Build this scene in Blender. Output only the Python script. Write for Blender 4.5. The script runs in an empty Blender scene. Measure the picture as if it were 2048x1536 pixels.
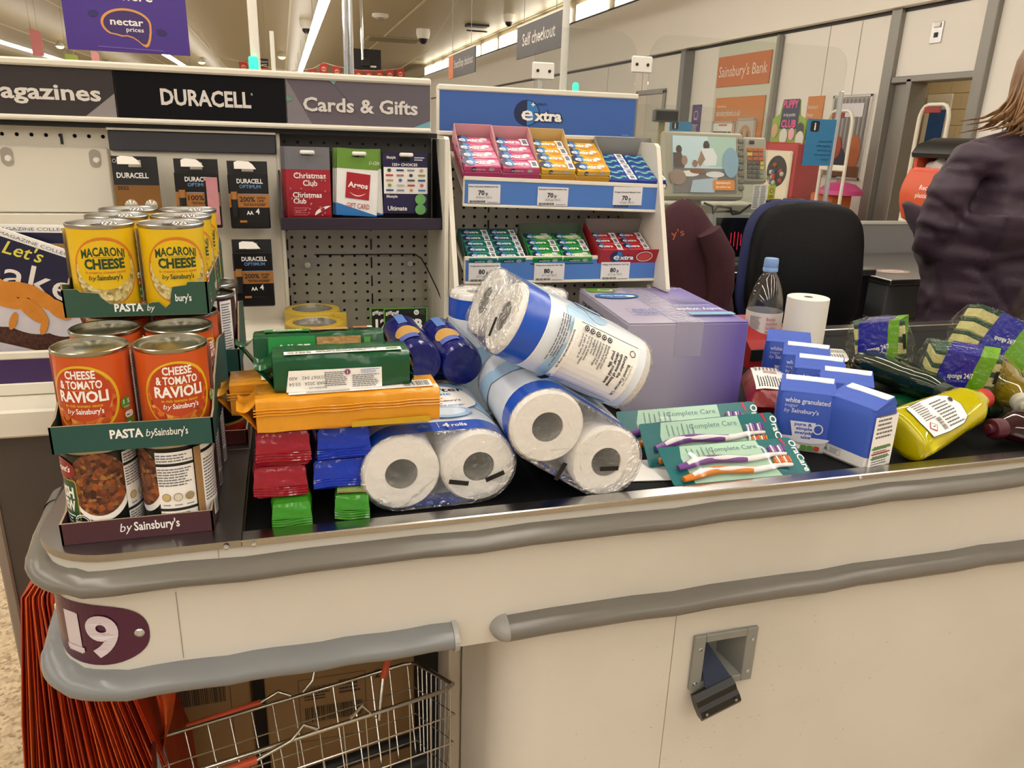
import bpy, math, random
from mathutils import Vector, Matrix, Euler
from math import sin, cos, pi, radians as rad, sqrt, atan2

random.seed(7)
scene = bpy.context.scene
COL = scene.collection

# ------------------------------------------------------------------ camera
CAM_POS = Vector((0.0, 0.0, 1.303))
YAW, PITCH, ROLL = rad(16.641), rad(18.169), rad(1.934)
cam_data = bpy.data.cameras.new('camera')
cam_data.sensor_fit = 'HORIZONTAL'
cam_data.sensor_width = 36.0
cam_data.lens = 1519.62 / 2048 * 36.0
cam_data.clip_start, cam_data.clip_end = 0.02, 200
cam = bpy.data.objects.new('camera', cam_data)
COL.objects.link(cam)
_f = Vector((sin(YAW) * cos(PITCH), cos(YAW) * cos(PITCH), -sin(PITCH)))
_r = Vector((cos(YAW), -sin(YAW), 0))
_u = _r.cross(_f)
_r2, _u2 = _r * cos(ROLL) + _u * sin(ROLL), _u * cos(ROLL) - _r * sin(ROLL)
_m = Matrix((_r2, _u2, -_f)).transposed().to_4x4()
_m.translation = CAM_POS
cam.matrix_world = _m
scene.camera = cam

# ------------------------------------------------------------------ world, exposure
world = bpy.data.worlds.new('store_air')
scene.world = world
world.use_nodes = True
bg = world.node_tree.nodes['Background']
bg.inputs['Color'].default_value = (1.0, 0.955, 0.89, 1)
bg.inputs['Strength'].default_value = 0.46
scene.view_settings.view_transform = 'Standard'
scene.view_settings.look = 'None'
scene.view_settings.exposure = 0.0
scene.view_settings.gamma = 1.0
scene.view_settings.use_curve_mapping = False
scene.cycles.transparent_max_bounces = 24
STRIP_POWER = 16.0          # radiance of the store's ceiling strip lights
CEIL = 4.6

# ------------------------------------------------------------------ materials
def lin(c):
    c = c / 255.0
    return c / 12.92 if c <= 0.04045 else ((c + 0.055) / 1.055) ** 2.4
def rgb(h):
    return tuple(lin(int(h[i:i + 2], 16)) for i in (0, 2, 4))
MATS = {}
def mat(h, rough=0.5, metal=0.0, kind='', var=0.05, scale=30.0, bump=0.0, bscale=60.0, spec=0.5, alpha=1.0, emit=0.0, trans=0.0, name=None, coat=0.0):
    """node material: colour with a fine procedural tone variation, optional noise relief"""
    key = (h, rough, metal, var, scale, bump, bscale, spec, alpha, emit, trans, coat)
    if key in MATS:
        return MATS[key]
    m = bpy.data.materials.new(name or 'paint_' + h)
    m.use_nodes = True
    nt = m.node_tree
    b = nt.nodes['Principled BSDF']
    c = rgb(h)
    tc = None
    if var > 0 or bump > 0:
        tc = nt.nodes.new('ShaderNodeTexCoord')
    if var > 0:
        n = nt.nodes.new('ShaderNodeTexNoise')
        n.inputs['Scale'].default_value = scale
        n.inputs['Detail'].default_value = 3
        nt.links.new(tc.outputs['Object'], n.inputs['Vector'])
        mx = nt.nodes.new('ShaderNodeMix')
        mx.data_type = 'RGBA'
        mx.inputs['A'].default_value = (*[v * (1 - var) for v in c], 1)
        mx.inputs['B'].default_value = (*[min(1, v * (1 + var)) for v in c], 1)
        nt.links.new(n.outputs['Fac'], mx.inputs['Factor'])
        nt.links.new(mx.outputs['Result'], b.inputs['Base Color'])
    else:
        b.inputs['Base Color'].default_value = (*c, 1)
    b.inputs['Roughness'].default_value = rough
    b.inputs['Metallic'].default_value = metal
    b.inputs['Specular IOR Level'].default_value = spec
    b.inputs['Alpha'].default_value = alpha
    b.inputs['Transmission Weight'].default_value = trans
    b.inputs['Coat Weight'].default_value = coat
    if emit > 0:
        b.inputs['Emission Color'].default_value = (*c, 1)
        b.inputs['Emission Strength'].default_value = emit
    if bump > 0:
        n2 = nt.nodes.new('ShaderNodeTexNoise')
        n2.inputs['Scale'].default_value = bscale
        n2.inputs['Detail'].default_value = 2
        nt.links.new(tc.outputs['Object'], n2.inputs['Vector'])
        bp = nt.nodes.new('ShaderNodeBump')
        bp.inputs['Strength'].default_value = bump
        bp.inputs['Distance'].default_value = 0.01
        nt.links.new(n2.outputs['Fac'], bp.inputs['Height'])
        nt.links.new(bp.outputs['Normal'], b.inputs['Normal'])
    MATS[key] = m
    return m
def clear_film(name, tint='ffffff', gloss=0.12, rough=0.12, bump=0.0, bscale=40.0, milk=0.0, fres=0.3):
    """thin clear sheet: mostly see-through, part mirror-like, a little milky"""
    if name in MATS:
        return MATS[name]
    m = bpy.data.materials.new(name)
    m.use_nodes = True
    nt = m.node_tree
    nt.nodes.remove(nt.nodes['Principled BSDF'])
    out = nt.nodes['Material Output']
    tr = nt.nodes.new('ShaderNodeBsdfTransparent')
    tr.inputs['Color'].default_value = (*rgb(tint), 1)
    gl = nt.nodes.new('ShaderNodeBsdfGlossy')
    gl.inputs['Roughness'].default_value = rough
    df = nt.nodes.new('ShaderNodeBsdfDiffuse')
    df.inputs['Color'].default_value = (0.85, 0.85, 0.83, 1)
    fr = nt.nodes.new('ShaderNodeLayerWeight')
    fr.inputs['Blend'].default_value = 0.35
    ma = nt.nodes.new('ShaderNodeMath')
    ma.operation = 'MULTIPLY_ADD'
    ma.inputs[1].default_value = fres
    ma.inputs[2].default_value = gloss
    nt.links.new(fr.outputs['Fresnel'], ma.inputs[0])
    m1 = nt.nodes.new('ShaderNodeMixShader')
    nt.links.new(ma.outputs[0], m1.inputs[0])
    nt.links.new(tr.outputs[0], m1.inputs[1])
    nt.links.new(gl.outputs[0], m1.inputs[2])
    m2 = nt.nodes.new('ShaderNodeMixShader')
    m2.inputs[0].default_value = milk
    nt.links.new(m1.outputs[0], m2.inputs[1])
    nt.links.new(df.outputs[0], m2.inputs[2])
    nt.links.new(m2.outputs[0], out.inputs['Surface'])
    if bump:
        tc = nt.nodes.new('ShaderNodeTexCoord')
        n2 = nt.nodes.new('ShaderNodeTexNoise')
        n2.inputs['Scale'].default_value = bscale
        n2.inputs['Distortion'].default_value = 1.2
        nt.links.new(tc.outputs['Object'], n2.inputs['Vector'])
        bp = nt.nodes.new('ShaderNodeBump')
        bp.inputs['Strength'].default_value = bump
        bp.inputs['Distance'].default_value = 0.02
        nt.links.new(n2.outputs['Fac'], bp.inputs['Height'])
        nt.links.new(bp.outputs['Normal'], gl.inputs['Normal'])
    MATS[name] = m
    return m
def patterned(name, cols, scale, rough=0.5, kind='VORONOI', bump=0.3, stretch=(1, 1, 1), dist=0.004):
    """colour-ramped voronoi or noise, for printed food pictures, terrazzo and fabric"""
    if name in MATS:
        return MATS[name]
    m = bpy.data.materials.new(name)
    m.use_nodes = True
    nt = m.node_tree
    b = nt.nodes['Principled BSDF']
    b.inputs['Roughness'].default_value = rough
    tc = nt.nodes.new('ShaderNodeTexCoord')
    mp = nt.nodes.new('ShaderNodeMapping')
    mp.inputs['Scale'].default_value = stretch
    nt.links.new(tc.outputs['Object'], mp.inputs['Vector'])
    if kind == 'VORONOI':
        t = nt.nodes.new('ShaderNodeTexVoronoi')
        t.inputs['Scale'].default_value = scale
        o = t.outputs['Distance']
        cr = nt.nodes.new('ShaderNodeSeparateColor')
        nt.links.new(t.outputs['Color'], cr.inputs[0])
        fac = cr.outputs[0]
    elif kind == 'WAVE':
        t = nt.nodes.new('ShaderNodeTexWave')
        t.inputs['Scale'].default_value = scale
        t.inputs['Distortion'].default_value = 0
        o = fac = t.outputs['Fac']
    else:
        t = nt.nodes.new('ShaderNodeTexNoise')
        t.inputs['Scale'].default_value = scale
        t.inputs['Detail'].default_value = 4
        o = fac = t.outputs['Fac']
    nt.links.new(mp.outputs[0], t.inputs['Vector'])
    ramp = nt.nodes.new('ShaderNodeValToRGB')
    el = ramp.color_ramp.elements
    lo, hi = (0.3, 0.7) if kind == 'NOISE' else (0.0, 1.0)
    while len(el) < len(cols):
        el.new(0.5)
    for i, c in enumerate(cols):
        el[i].position = lo + (hi - lo) * i / max(1, len(cols) - 1)
        el[i].color = (*rgb(c), 1)
    nt.links.new(fac, ramp.inputs['Fac'])
    nt.links.new(ramp.outputs['Color'], b.inputs['Base Color'])
    if bump:
        bp = nt.nodes.new('ShaderNodeBump')
        bp.inputs['Strength'].default_value = bump
        bp.inputs['Distance'].default_value = dist
        nt.links.new(o, bp.inputs['Height'])
        nt.links.new(bp.outputs['Normal'], b.inputs['Normal'])
    MATS[name] = m
    return m

WHITE = mat('f0ece4', 0.45, var=0.02)
PAPER = mat('f4f2ee', 0.7, var=0.02)
INK = mat('15151a', 0.5, var=0)
GREYINK = mat('6a6a70', 0.6, var=0)
CREAM = mat('dcd3c0', 0.42, var=0.05, scale=4.0, bump=0.02, bscale=8)
SHELL = mat('e2dccd', 0.4, var=0.03, scale=6)
GREY = mat('8d8c86', 0.42, var=0.08, scale=9)
STEEL = mat('a9a8a6', 0.28, 1.0, var=0.12, scale=14)
CHROME = mat('d8d8d8', 0.12, 1.0, var=0)
TIN = mat('b9b7b0', 0.22, 1.0, var=0.05)
BLACK = mat('0c0c0e', 0.45, var=0)
DARK = mat('1b1b1e', 0.5, var=0.05)
PURPLE = mat('3b2158', 0.4, var=0.04)

# ------------------------------------------------------------------ mesh builder
ID = Matrix.Identity(4)
def T(x, y, z):
    return Matrix.Translation((x, y, z))
def RX(a): return Matrix.Rotation(rad(a), 4, 'X')
def RY(a): return Matrix.Rotation(rad(a), 4, 'Y')
def RZ(a): return Matrix.Rotation(rad(a), 4, 'Z')

class MB:
    def __init__(s):
        s.v, s.f, s.m, s.mats = [], [], [], []
    def mi(s, m):
        if m not in s.mats:
            s.mats.append(m)
        return s.mats.index(m)
    def add(s, vs, fs, m, M=None):
        o = len(s.v)
        s.v += [(M @ Vector(p))[:] for p in vs] if M is not None else [tuple(p) for p in vs]
        k = s.mi(m)
        for f in fs:
            s.f.append(tuple(i + o for i in f))
            s.m.append(k)
        return s
    def box(s, x0, x1, y0, y1, z0, z1, m, M=None, bev=0.0):
        if bev <= 0:
            vs = [(x, y, z) for z in (z0, z1) for y in (y0, y1) for x in (x0, x1)]
            fs = [(0, 2, 3, 1), (4, 5, 7, 6), (0, 1, 5, 4), (1, 3, 7, 5), (3, 2, 6, 7), (2, 0, 4, 6)]
            return s.add(vs, fs, m, M)
        c = ((x0 + x1) / 2, (y0 + y1) / 2, (z0 + z1) / 2)
        h = ((x1 - x0) / 2, (y1 - y0) / 2, (z1 - z0) / 2)
        b = min(bev, *[q * 0.98 for q in h])
        vs, ix = [], {}
        for sx in (-1, 1):
            for sy in (-1, 1):
                for sz in (-1, 1):
                    sg = (sx, sy, sz)
                    for a in range(3):
                        ix[(sx, sy, sz, a)] = len(vs)
                        vs.append(tuple(c[i] + sg[i] * (h[i] - (0 if i == a else b)) for i in range(3)))
        fs = []
        for a in range(3):
            u, w = (a + 1) % 3, (a + 2) % 3
            for sa in (-1, 1):
                q = []
                for su, sw in ((-1, -1), (1, -1), (1, 1), (-1, 1)):
                    k = [0, 0, 0]
                    k[a], k[u], k[w] = sa, su, sw
                    q.append(ix[(*k, a)])
                fs.append(tuple(q if sa > 0 else q[::-1]))
            for su in (-1, 1):
                for sw in (-1, 1):
                    k1, k2 = [0, 0, 0], [0, 0, 0]
                    k1[u] = k2[u] = su
                    k1[w] = k2[w] = sw
                    k1[a], k2[a] = -1, 1
                    q = (ix[(*k1, u)], ix[(*k2, u)], ix[(*k2, w)], ix[(*k1, w)])
                    fs.append(q if su * sw > 0 else q[::-1])
        for sx in (-1, 1):
            for sy in (-1, 1):
                for sz in (-1, 1):
                    t = tuple(ix[(sx, sy, sz, a)] for a in range(3))
                    fs.append(t if sx * sy * sz > 0 else t[::-1])
        return s.add(vs, fs, m, M)
    def ring(s, rows, m, M=None, closed=True, cap0=False, cap1=False):
        n = len(rows[0])
        vs = [p for r in rows for p in r]
        fs = []
        for i in range(len(rows) - 1):
            for j in range(n if closed else n - 1):
                k = (j + 1) % n
                fs.append((i * n + j, i * n + k, (i + 1) * n + k, (i + 1) * n + j))
        if cap0:
            fs.append(tuple(range(n))[::-1])
        if cap1:
            fs.append(tuple((len(rows) - 1) * n + j for j in range(n)))
        return s.add(vs, fs, m, M)
    def lathe(s, prof, n, m, M=None, cap0=False, cap1=False):
        rows = [[(r * cos(2 * pi * j / n), r * sin(2 * pi * j / n), z) for j in range(n)] for r, z in prof]
        return s.ring(rows, m, M, True, cap0, cap1)
    def cyl(s, p0, p1, r0, r1, n, m, caps=True, M=None):
        p0, p1 = Vector(p0), Vector(p1)
        q = (p1 - p0).normalized().to_track_quat('Z', 'Y').to_matrix()
        rows = [[tuple(p + q @ Vector((r * cos(2 * pi * j / n), r * sin(2 * pi * j / n), 0))) for j in range(n)] for p, r in ((p0, r0), (p1, r1))]
        return s.ring(rows, m, M, True, caps, caps)
    def tube(s, pts, r, n, m, M=None, closed=False, squash=1.0):
        pts = [Vector(p) for p in pts]
        rows, up = [], None
        L = len(pts)
        for i, p in enumerate(pts):
            if closed:
                d = pts[(i + 1) % L] - pts[i - 1]
            else:
                d = pts[min(i + 1, L - 1)] - pts[max(i - 1, 0)]
            d.normalize()
            if up is None:
                up = Vector((0, 0, 1)) if abs(d.z) < 0.9 else Vector((0, 1, 0))
            a = d.cross(up).normalized()
            up = a.cross(d).normalized()
            rr = r[i] if isinstance(r, (list, tuple)) else r
            rows.append([tuple(p + a * rr * cos(2 * pi * j / n) + up * rr * squash * sin(2 * pi * j / n)) for j in range(n)])
        if closed:
            rows.append(rows[0])
        return s.ring(rows, m, M, True, not closed, not closed)
    def prism(s, poly, h0, h1, m, M=None, m2=None):
        n = len(poly)
        vs = [(x, y, h0) for x, y in poly] + [(x, y, h1) for x, y in poly]
        s.add(vs, [tuple(range(n))[::-1], tuple(range(n, 2 * n))], m, M)
        return s.add(vs, [(i, (i + 1) % n, n + (i + 1) % n, n + i) for i in range(n)], m2 or m, M)
    def grid(s, fn, nu, nv, m, M=None):
        vs = [fn(i / nu, j / nv) for i in range(nu + 1) for j in range(nv + 1)]
        w = nv + 1
        return s.add(vs, [(i * w + j, (i + 1) * w + j, (i + 1) * w + j + 1, i * w + j + 1) for i in range(nu) for j in range(nv)], m, M)
    def build(s, name, parent=None, smooth=None, M=None):
        me = bpy.data.meshes.new(name)
        me.from_pydata(s.v, [], s.f)
        for m in s.mats:
            me.materials.append(m)
        me.polygons.foreach_set('material_index', s.m)
        if smooth is not None:
            me.polygons.foreach_set('use_smooth', [True] * len(s.f))
            me.set_sharp_from_angle(angle=rad(smooth))
        me.update()
        o = bpy.data.objects.new(name, me)
        COL.objects.link(o)
        if parent:
            o.parent = parent
        if M is not None:
            o.matrix_basis = M
        return o

def empty(name, M=None):
    o = bpy.data.objects.new(name, None)
    o.empty_display_size = 0.02
    COL.objects.link(o)
    if M is not None:
        o.matrix_basis = M
    return o
def tag(o, label, cat, group=None):
    o['label'], o['category'] = label, cat
    if group:
        o['group'] = group
    return o
def struct(o, label=None):
    o['kind'] = 'structure'
    if label:
        o['label'] = label
    return o
KIDS = {}
def dup(o, M=None, parent=None, label=None):
    c = o.copy()
    COL.objects.link(c)
    c.parent = parent
    if M is not None:
        c.matrix_basis = M
    for ch in [x for x in list(bpy.data.objects) if x.parent == o]:
        dup(ch, None, c)
    if label:
        c['label'] = label
    return c

# ------------------------------------------------------------------ flat print
TXT = {}
def text_mesh(body, bold=0.0, res=2):
    k = (body, bold, res)
    if k in TXT:
        return TXT[k]
    cu = bpy.data.curves.new('t', 'FONT')
    cu.body = body
    cu.size = 1.0
    cu.resolution_u = res
    cu.offset = bold
    o = bpy.data.objects.new('t', cu)
    COL.objects.link(o)
    dg = bpy.context.evaluated_depsgraph_get()
    dg.update()
    me = o.evaluated_get(dg).to_mesh()
    vs = [(v.co.x, v.co.y) for v in me.vertices]
    fs = [tuple(p.vertices) for p in me.polygons]
    o.evaluated_get(dg).to_mesh_clear()
    bpy.data.objects.remove(o)
    bpy.data.curves.remove(cu)
    if not vs:
        vs = [(0, 0)]
    xs, ys = [v[0] for v in vs], [v[1] for v in vs]
    TXT[k] = (vs, fs, min(xs), max(xs), min(ys), max(ys))
    return TXT[k]

class Print:
    """thin layers of ink laid on a surface; fmap(u, v, lift) gives the point on it"""
    def __init__(s, fmap, lift=0.0004, step=0.00012, curved=0.0):
        s.mb, s.f, s.h, s.st, s.cu = MB(), fmap, lift, step, curved
    def up(s):
        s.h += s.st
    def raw(s, pts, faces, m):
        s.mb.add([s.f(u, v, s.h) for u, v in pts], faces, m)
    def poly(s, pts, m):
        if s.cu:
            us = [p[0] for p in pts]
            u0, u1 = min(us), max(us)
            n = max(1, int((u1 - u0) / s.cu + 0.999))
            for i in range(n):
                a, b = u0 + (u1 - u0) * i / n, u0 + (u1 - u0) * (i + 1) / n
                q = clip(clip(pts, a, 1), b, -1)
                if len(q) > 2:
                    s.raw(q, [tuple(range(len(q)))], m)
        else:
            s.raw(pts, [tuple(range(len(pts)))], m)
        s.up()
        return s
    def rect(s, u0, v0, u1, v1, m):
        return s.poly([(u0, v0), (u1, v0), (u1, v1), (u0, v1)], m)
    def rrect(s, u0, v0, u1, v1, r, m):
        p = []
        for cx, cy, a in ((u1 - r, v0 + r, -90), (u1 - r, v1 - r, 0), (u0 + r, v1 - r, 90), (u0 + r, v0 + r, 180)):
            for k in range(4):
                t = rad(a + 30 * k)
                p.append((cx + r * cos(t), cy + r * sin(t)))
        return s.poly(p, m)
    def ell(s, u, v, a, b, m, n=28, t0=0, t1=360, rot=0):
        c, q = cos(rad(rot)), sin(rad(rot))
        p = [(a * cos(rad(t0 + (t1 - t0) * i / n)), b * sin(rad(t0 + (t1 - t0) * i / n))) for i in range(n if t1 - t0 == 360 else n + 1)]
        return s.poly([(u + x * c - y * q, v + x * q + y * c) for x, y in p], m)
    def band(s, outer, inner, m):
        n = len(outer)
        s.raw(outer + inner, [(i, (i + 1) % n, n + (i + 1) % n, n + i) for i in range(n)], m)
        s.up()
        return s
    def hoop(s, u, v, a, b, w, m, n=32):
        p = [(cos(2 * pi * i / n), sin(2 * pi * i / n)) for i in range(n)]
        return s.band([(u + a * x, v + b * y) for x, y in p], [(u + (a - w) * x, v + (b - w) * y) for x, y in p], m)
    def frame(s, u0, v0, u1, v1, w, m):
        return s.band([(u0, v0), (u1, v0), (u1, v1), (u0, v1)], [(u0 + w, v0 + w), (u1 - w, v0 + w), (u1 - w, v1 - w), (u0 + w, v1 - w)], m)
    def line(s, u0, v0, u1, v1, w, m):
        d = sqrt((u1 - u0) ** 2 + (v1 - v0) ** 2) or 1
        a, b = -(v1 - v0) / d * w / 2, (u1 - u0) / d * w / 2
        return s.poly([(u0 + a, v0 + b), (u1 + a, v1 + b), (u1 - a, v1 - b), (u0 - a, v0 - b)][::-1], m)
    def text(s, body, u, v, size, m, bold=0.0, align='C', rot=0, w=None, shear=0.0, arc=None, res=2):
        """size = cap height in metres; w = forced width"""
        vs, fs, x0, x1, y0, y1 = text_mesh(body, bold, res)
        k = size / 0.69
        kx = k if w is None else w / max(1e-6, x1 - x0)
        ox = {'C': (x0 + x1) / 2, 'L': x0, 'R': x1}[align]
        c, q = cos(rad(rot)), sin(rad(rot))
        out = []
        for x, y in vs:
            px, py = (x - ox) * kx + shear * y * k, y * k
            if arc:
                py -= arc * (px * px)
            out.append((u + px * c - py * q, v + px * q + py * c))
        s.raw(out, fs, m)
        s.up()
        return s
    def fine(s, u0, v0, u1, v1, rows, m, fill=0.45, seed=1, rot=0):
        """rows of illegible small print"""
        r = random.Random(seed)
        dv = (v1 - v0) / rows
        vs, fs = [], []
        for i in range(rows):
            u, end = u0, u1 - (u1 - u0) * r.random() * 0.25
            va = v1 - (i + 0.75) * dv
            while u < end:
                w = min((u1 - u0) * (0.05 + 0.13 * r.random()), end - u)
                o = len(vs)
                vs += [(u, va), (u + w * 0.85, va), (u + w * 0.85, va + dv * fill), (u, va + dv * fill)]
                fs.append((o, o + 1, o + 2, o + 3))
                u += w + 1e-6
        if rot:
            cu, cv = (u0 + u1) / 2, (v0 + v1) / 2
            c, q = cos(rad(rot)), sin(rad(rot))
            vs = [(cu + (a - cu) * c - (b - cv) * q, cv + (a - cu) * q + (b - cv) * c) for a, b in vs]
        s.raw(vs, fs, m)
        s.up()
        return s
    def bars(s, u0, v0, u1, v1, m, n=22, seed=3):
        r = random.Random(seed)
        w = (u1 - u0) / n
        vs, fs = [], []
        for i in range(n):
            o = len(vs)
            a = u0 + w * i
            b = a + w * (0.25 + 0.5 * r.random())
            vs += [(a, v0), (b, v0), (b, v1), (a, v1)]
            fs.append((o, o + 1, o + 2, o + 3))
        s.raw(vs, fs, m)
        s.up()
        return s
    def build(s, name='printed_label', parent=None):
        return s.mb.build(name, parent)
def clip(pts, a, sg):
    out = []
    for i in range(len(pts)):
        p, q = pts[i - 1], pts[i]
        ip, iq = (p[0] - a) * sg >= -1e-9, (q[0] - a) * sg >= -1e-9
        if ip != iq:
            t = (a - p[0]) / (q[0] - p[0])
            out.append((a, p[1] + (q[1] - p[1]) * t))
        if iq:
            out.append(q)
    return out
def plane(o, u=(1, 0, 0), v=(0, 0, 1)):
    o, u, v = Vector(o), Vector(u).normalized(), Vector(v).normalized()
    n = u.cross(v)
    return lambda a, b, h: tuple(o + u * a + v * b + n * h)
def drum(r, z0=0.0, a0=-90.0):
    """wraps u round a vertical drum; u = 0 at angle a0"""
    return lambda a, b, h: ((r + h) * cos(rad(a0) + a / r), (r + h) * sin(rad(a0) + a / r), z0 + b)
# ================================================================== the store shell
TERRAZZO = patterned('terrazzo', ['7d6646', 'a18a67', 'b39d79', 'bfab88', 'a8926f'], 120, 0.35, bump=0.0)
CEILM = patterned('ceiling_planks', ['a89c7e', 'e6dcc2', 'f0e7d0'], 0.55, 0.42, 'WAVE', 0.25, (0.0, 1.0, 0.0), 0.05)
WALLM = mat('ebe8e1', 0.5, var=0.02, scale=1.5)
struct(MB().box(-30, 9.2, -10, 60, -0.2, 0, TERRAZZO).build('floor'))
cl = MB().box(-30, 9.2, -10, 60, CEIL, CEIL + 0.1, CEILM)
struct(cl.build('ceiling'))
for i in range(9):      # cover strips between the plank fields
    x = -20 + 3.4 * i
    struct(MB().box(x, x + 0.06, -10, 60, CEIL - 0.02, CEIL, mat('cfc5aa', 0.4)).build('trim_%d' % (i + 1)))
w = MB()
w.box(7, 7.2, 8.14, 60, 0, 2.79, WALLM)
w.box(7, 7.2, 6.8, 8.14, 2.06, 2.79, WALLM)
w.box(7, 7.2, -10, 6.8, 0, 2.79, WALLM)
wr = struct(w.build('wall_right'))
struct(MB().box(6.85, 7.2, -10, 60, 2.83, 3.87, mat('eeebe3', 0.5, var=0.02, scale=1.5)).build('wall_bulkhead'))
struct(MB().box(6.98, 7.2, -10, 60, 2.79, 2.83, DARK).build('trim_21'))  # dark strip painted in for the shadow under the bulkhead
struct(MB().box(7.3, 7.5, -10, 60, 3.8, 4.6, mat('b8aa88', 0.5)).build('wall_upper'))
struct(MB().box(6.8, 7.2, -10, 60, 3.87, 3.89, BLACK).build('trim_22'))
j = MB()
for y in (8.75, 9.35, 10.38, 12.1, 13.3, 15.0, 16.8):
    j.box(6.995, 7.0, y, y + 0.012, 0, 2.79, mat('b5afa3', 0.5))
struct(j.build('wall_joint', wr))
struct(MB().box(-30, 9.2, 60, 60.2, 0, CEIL, mat('c9bfa8', 0.5)).build('wall_back'))
# doorway in the right wall and the passage behind it
DF = mat('8d8a84', 0.4, 0.3, var=0.05)
dr = empty('door_1')
struct(dr, 'grey metal door frame round an open doorway to a tiled passage')
for n, a in (('jamb', (6.93, 7.2, 8.04, 8.2, 0, 2.85)), ('jamb', (6.95, 7.2, 7.72, 7.80, 0, 2.06)), ('jamb', (6.93, 7.2, 6.72, 6.86, 0, 2.79)), ('lintel', (6.95, 7.2, 6.86, 8.04, 2.02, 2.09)), ('side_panel', (7.02, 7.06, 7.80, 8.04, 0, 2.02))):
    MB().box(*a, DF, bev=0.008).build(n, dr)
TILE = mat('d9c7a2', 0.35, var=0.05)
c = MB().box(8.5, 8.6, 5.5, 9.2, 0, 2.9, TILE).box(7.2, 8.5, 9.1, 9.2, 0, 2.9, TILE).box(7.2, 8.5, 5.5, 5.6, 0, 2.9, TILE).box(7.2, 8.6, 5.5, 9.2, 2.9, 3.0, TILE)
pw = struct(c.build('wall_passage'))
proto = MB().box(8.488, 8.5, 0.004, 0.396, 0.004, 0.196, TILE, bev=0.004).build('tile', pw)
first = True
for r_ in range(14):
    for k in range(7):
        M = T(0, 6.3 + 0.4 * k - (0.2 if r_ % 2 else 0), 0.2 * r_)
        if first:
            proto.matrix_basis = M
            first = False
        else:
            dup(proto, M, pw)
MB().box(8.46, 8.485, 8.62, 9.05, 1.02, 2.0, mat('efe9dc', 0.4), bev=0.01).build('picture_board', pw)
pp = Print(plane((8.46, 9.02, 1.05), (0, -1, 0)))
pp.rect(0.06, 0.3, 0.34, 0.75, mat('1f5aa8', 0.4, var=0.3, scale=8)).rect(0.06, 0.75, 0.34, 0.85, mat('cfd8de', 0.4, var=0.2, scale=20)).fine(0.08, 0.12, 0.34, 0.26, 5, GREYINK)
pp.build('printed_poster', pw)

# long strip lights keep their spacing out of view; shorter pair is added fill
LAMP = mat('fff8ee', 0.5, var=0, emit=STRIP_POWER, name='lamp_tube')
LAMP2 = mat('fff6e4', 0.5, var=0, emit=6.0, name='lamp_panel')
for xs, y1, lab, grp in (((-13.3, -8.57, -3.83, 0.92), 58, 'long white fluorescent strip light hung below the planked ceiling', 'ceiling strip lights'), ((-1.45, 3.3), 13, 'shorter unseen strip light added over the checkout lanes to brighten the wall', 'added checkout fill lights')):
    for x in xs:
        o = empty('strip_light', T(x, 0, 3.6))
        tag(o, lab, 'strip light', grp)
        MB().box(-0.06, 0.06, -9, y1, 0.04, 0.08, mat('ded6c2', 0.5), bev=0.01).build('housing', o)
        MB().box(-0.10, 0.10, -9, y1, -0.02, 0.04, LAMP, bev=0.02).build('tube', o)
        for y in range(-8, y1, 6):
            MB().cyl((0, y, 0.08), (0, y, CEIL - 3.6), 0.006, 0.006, 5, GREY).build('suspension_rod', o)
o = empty('passage_fill_lamp', T(7.85, 7.4, 2.9))  # lamp added out of sight to lift the dark passage
tag(o, 'unseen flat lamp added to brighten the tiled passage beyond the doorway', 'lamp')
MB().box(-0.25, 0.25, -0.6, 0.6, -0.04, -0.001, WHITE, bev=0.01).build('housing', o)
MB().box(-0.2, 0.2, -0.55, 0.55, -0.055, -0.04, mat('fff4de', 0.5, var=0, emit=9.0), bev=0.005).build('diffuser', o)
for k in range(14):
    y = -6 + 2.45 * k if k < 3 else 12.9 + 2.45 * (k - 2)
    o = MB().box(7.23, 7.292, y, y + 1.9, 4.02, 4.42, LAMP2, bev=0.01).build('light_panel')
    tag(o, 'glowing white rectangular light panel above the white bulkhead', 'light panel', 'light panels above the bulkhead')
# small ceiling fittings
for i, (x, y, s) in enumerate(((0.95, 27.8, 1.0), (4.8, 28.0, 1.15), (6.5, 23.3, 0.8))):
    o = empty('dome_camera', T(x, y, CEIL))
    tag(o, ('white dome camera on the ceiling beside the strip light', 'white dome camera on the bare ceiling planks, largest of its kind', 'small white dome camera on the ceiling near the light panels')[i], 'camera', 'dome cameras')
    MB().lathe([(0.20 * s, 0), (0.21 * s, -0.12 * s), (0.17 * s, -0.26 * s), (0.0, -0.26 * s)], 16, WHITE).build('housing', o, 40)
    MB().lathe([(0.14 * s, -0.25 * s), (0.12 * s, -0.34 * s), (0.06 * s, -0.40 * s), (0, -0.41 * s)], 16, BLACK, RX(0)).build('lens', o, 50)
o = empty('smoke_detector', T(3.03, 25.2, CEIL))
tag(o, 'flat white smoke detector on the planked ceiling', 'smoke detector')
MB().lathe([(0.24, 0), (0.25, -0.07), (0.2, -0.1), (0, -0.1)], 16, WHITE).build('base', o, 40)
MB().lathe([(0.12, -0.1), (0.11, -0.16), (0, -0.17)], 16, mat('8a8578', 0.5)).build('sensor', o, 40)
o = empty('air_vent', T(4.27, 31.5, CEIL))
tag(o, 'wide slatted air vent set into the beige ceiling', 'vent')
MB().box(-1.0, 1.0, -0.7, 0.7, -0.04, 0, mat('a89c7c', 0.5), bev=0.01).build('frame', o)
for k in range(6):
    MB().box(-0.9, 0.9, -0.55 + 0.2 * k, -0.45 + 0.2 * k, -0.07, -0.04, mat('82775c', 0.5)).build('slat', o)
o = empty('ceiling_hatch', T(6.2, 26.0, CEIL))
tag(o, 'dark drooping hatch cover in the ceiling above the hanging signs', 'hatch')
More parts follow.
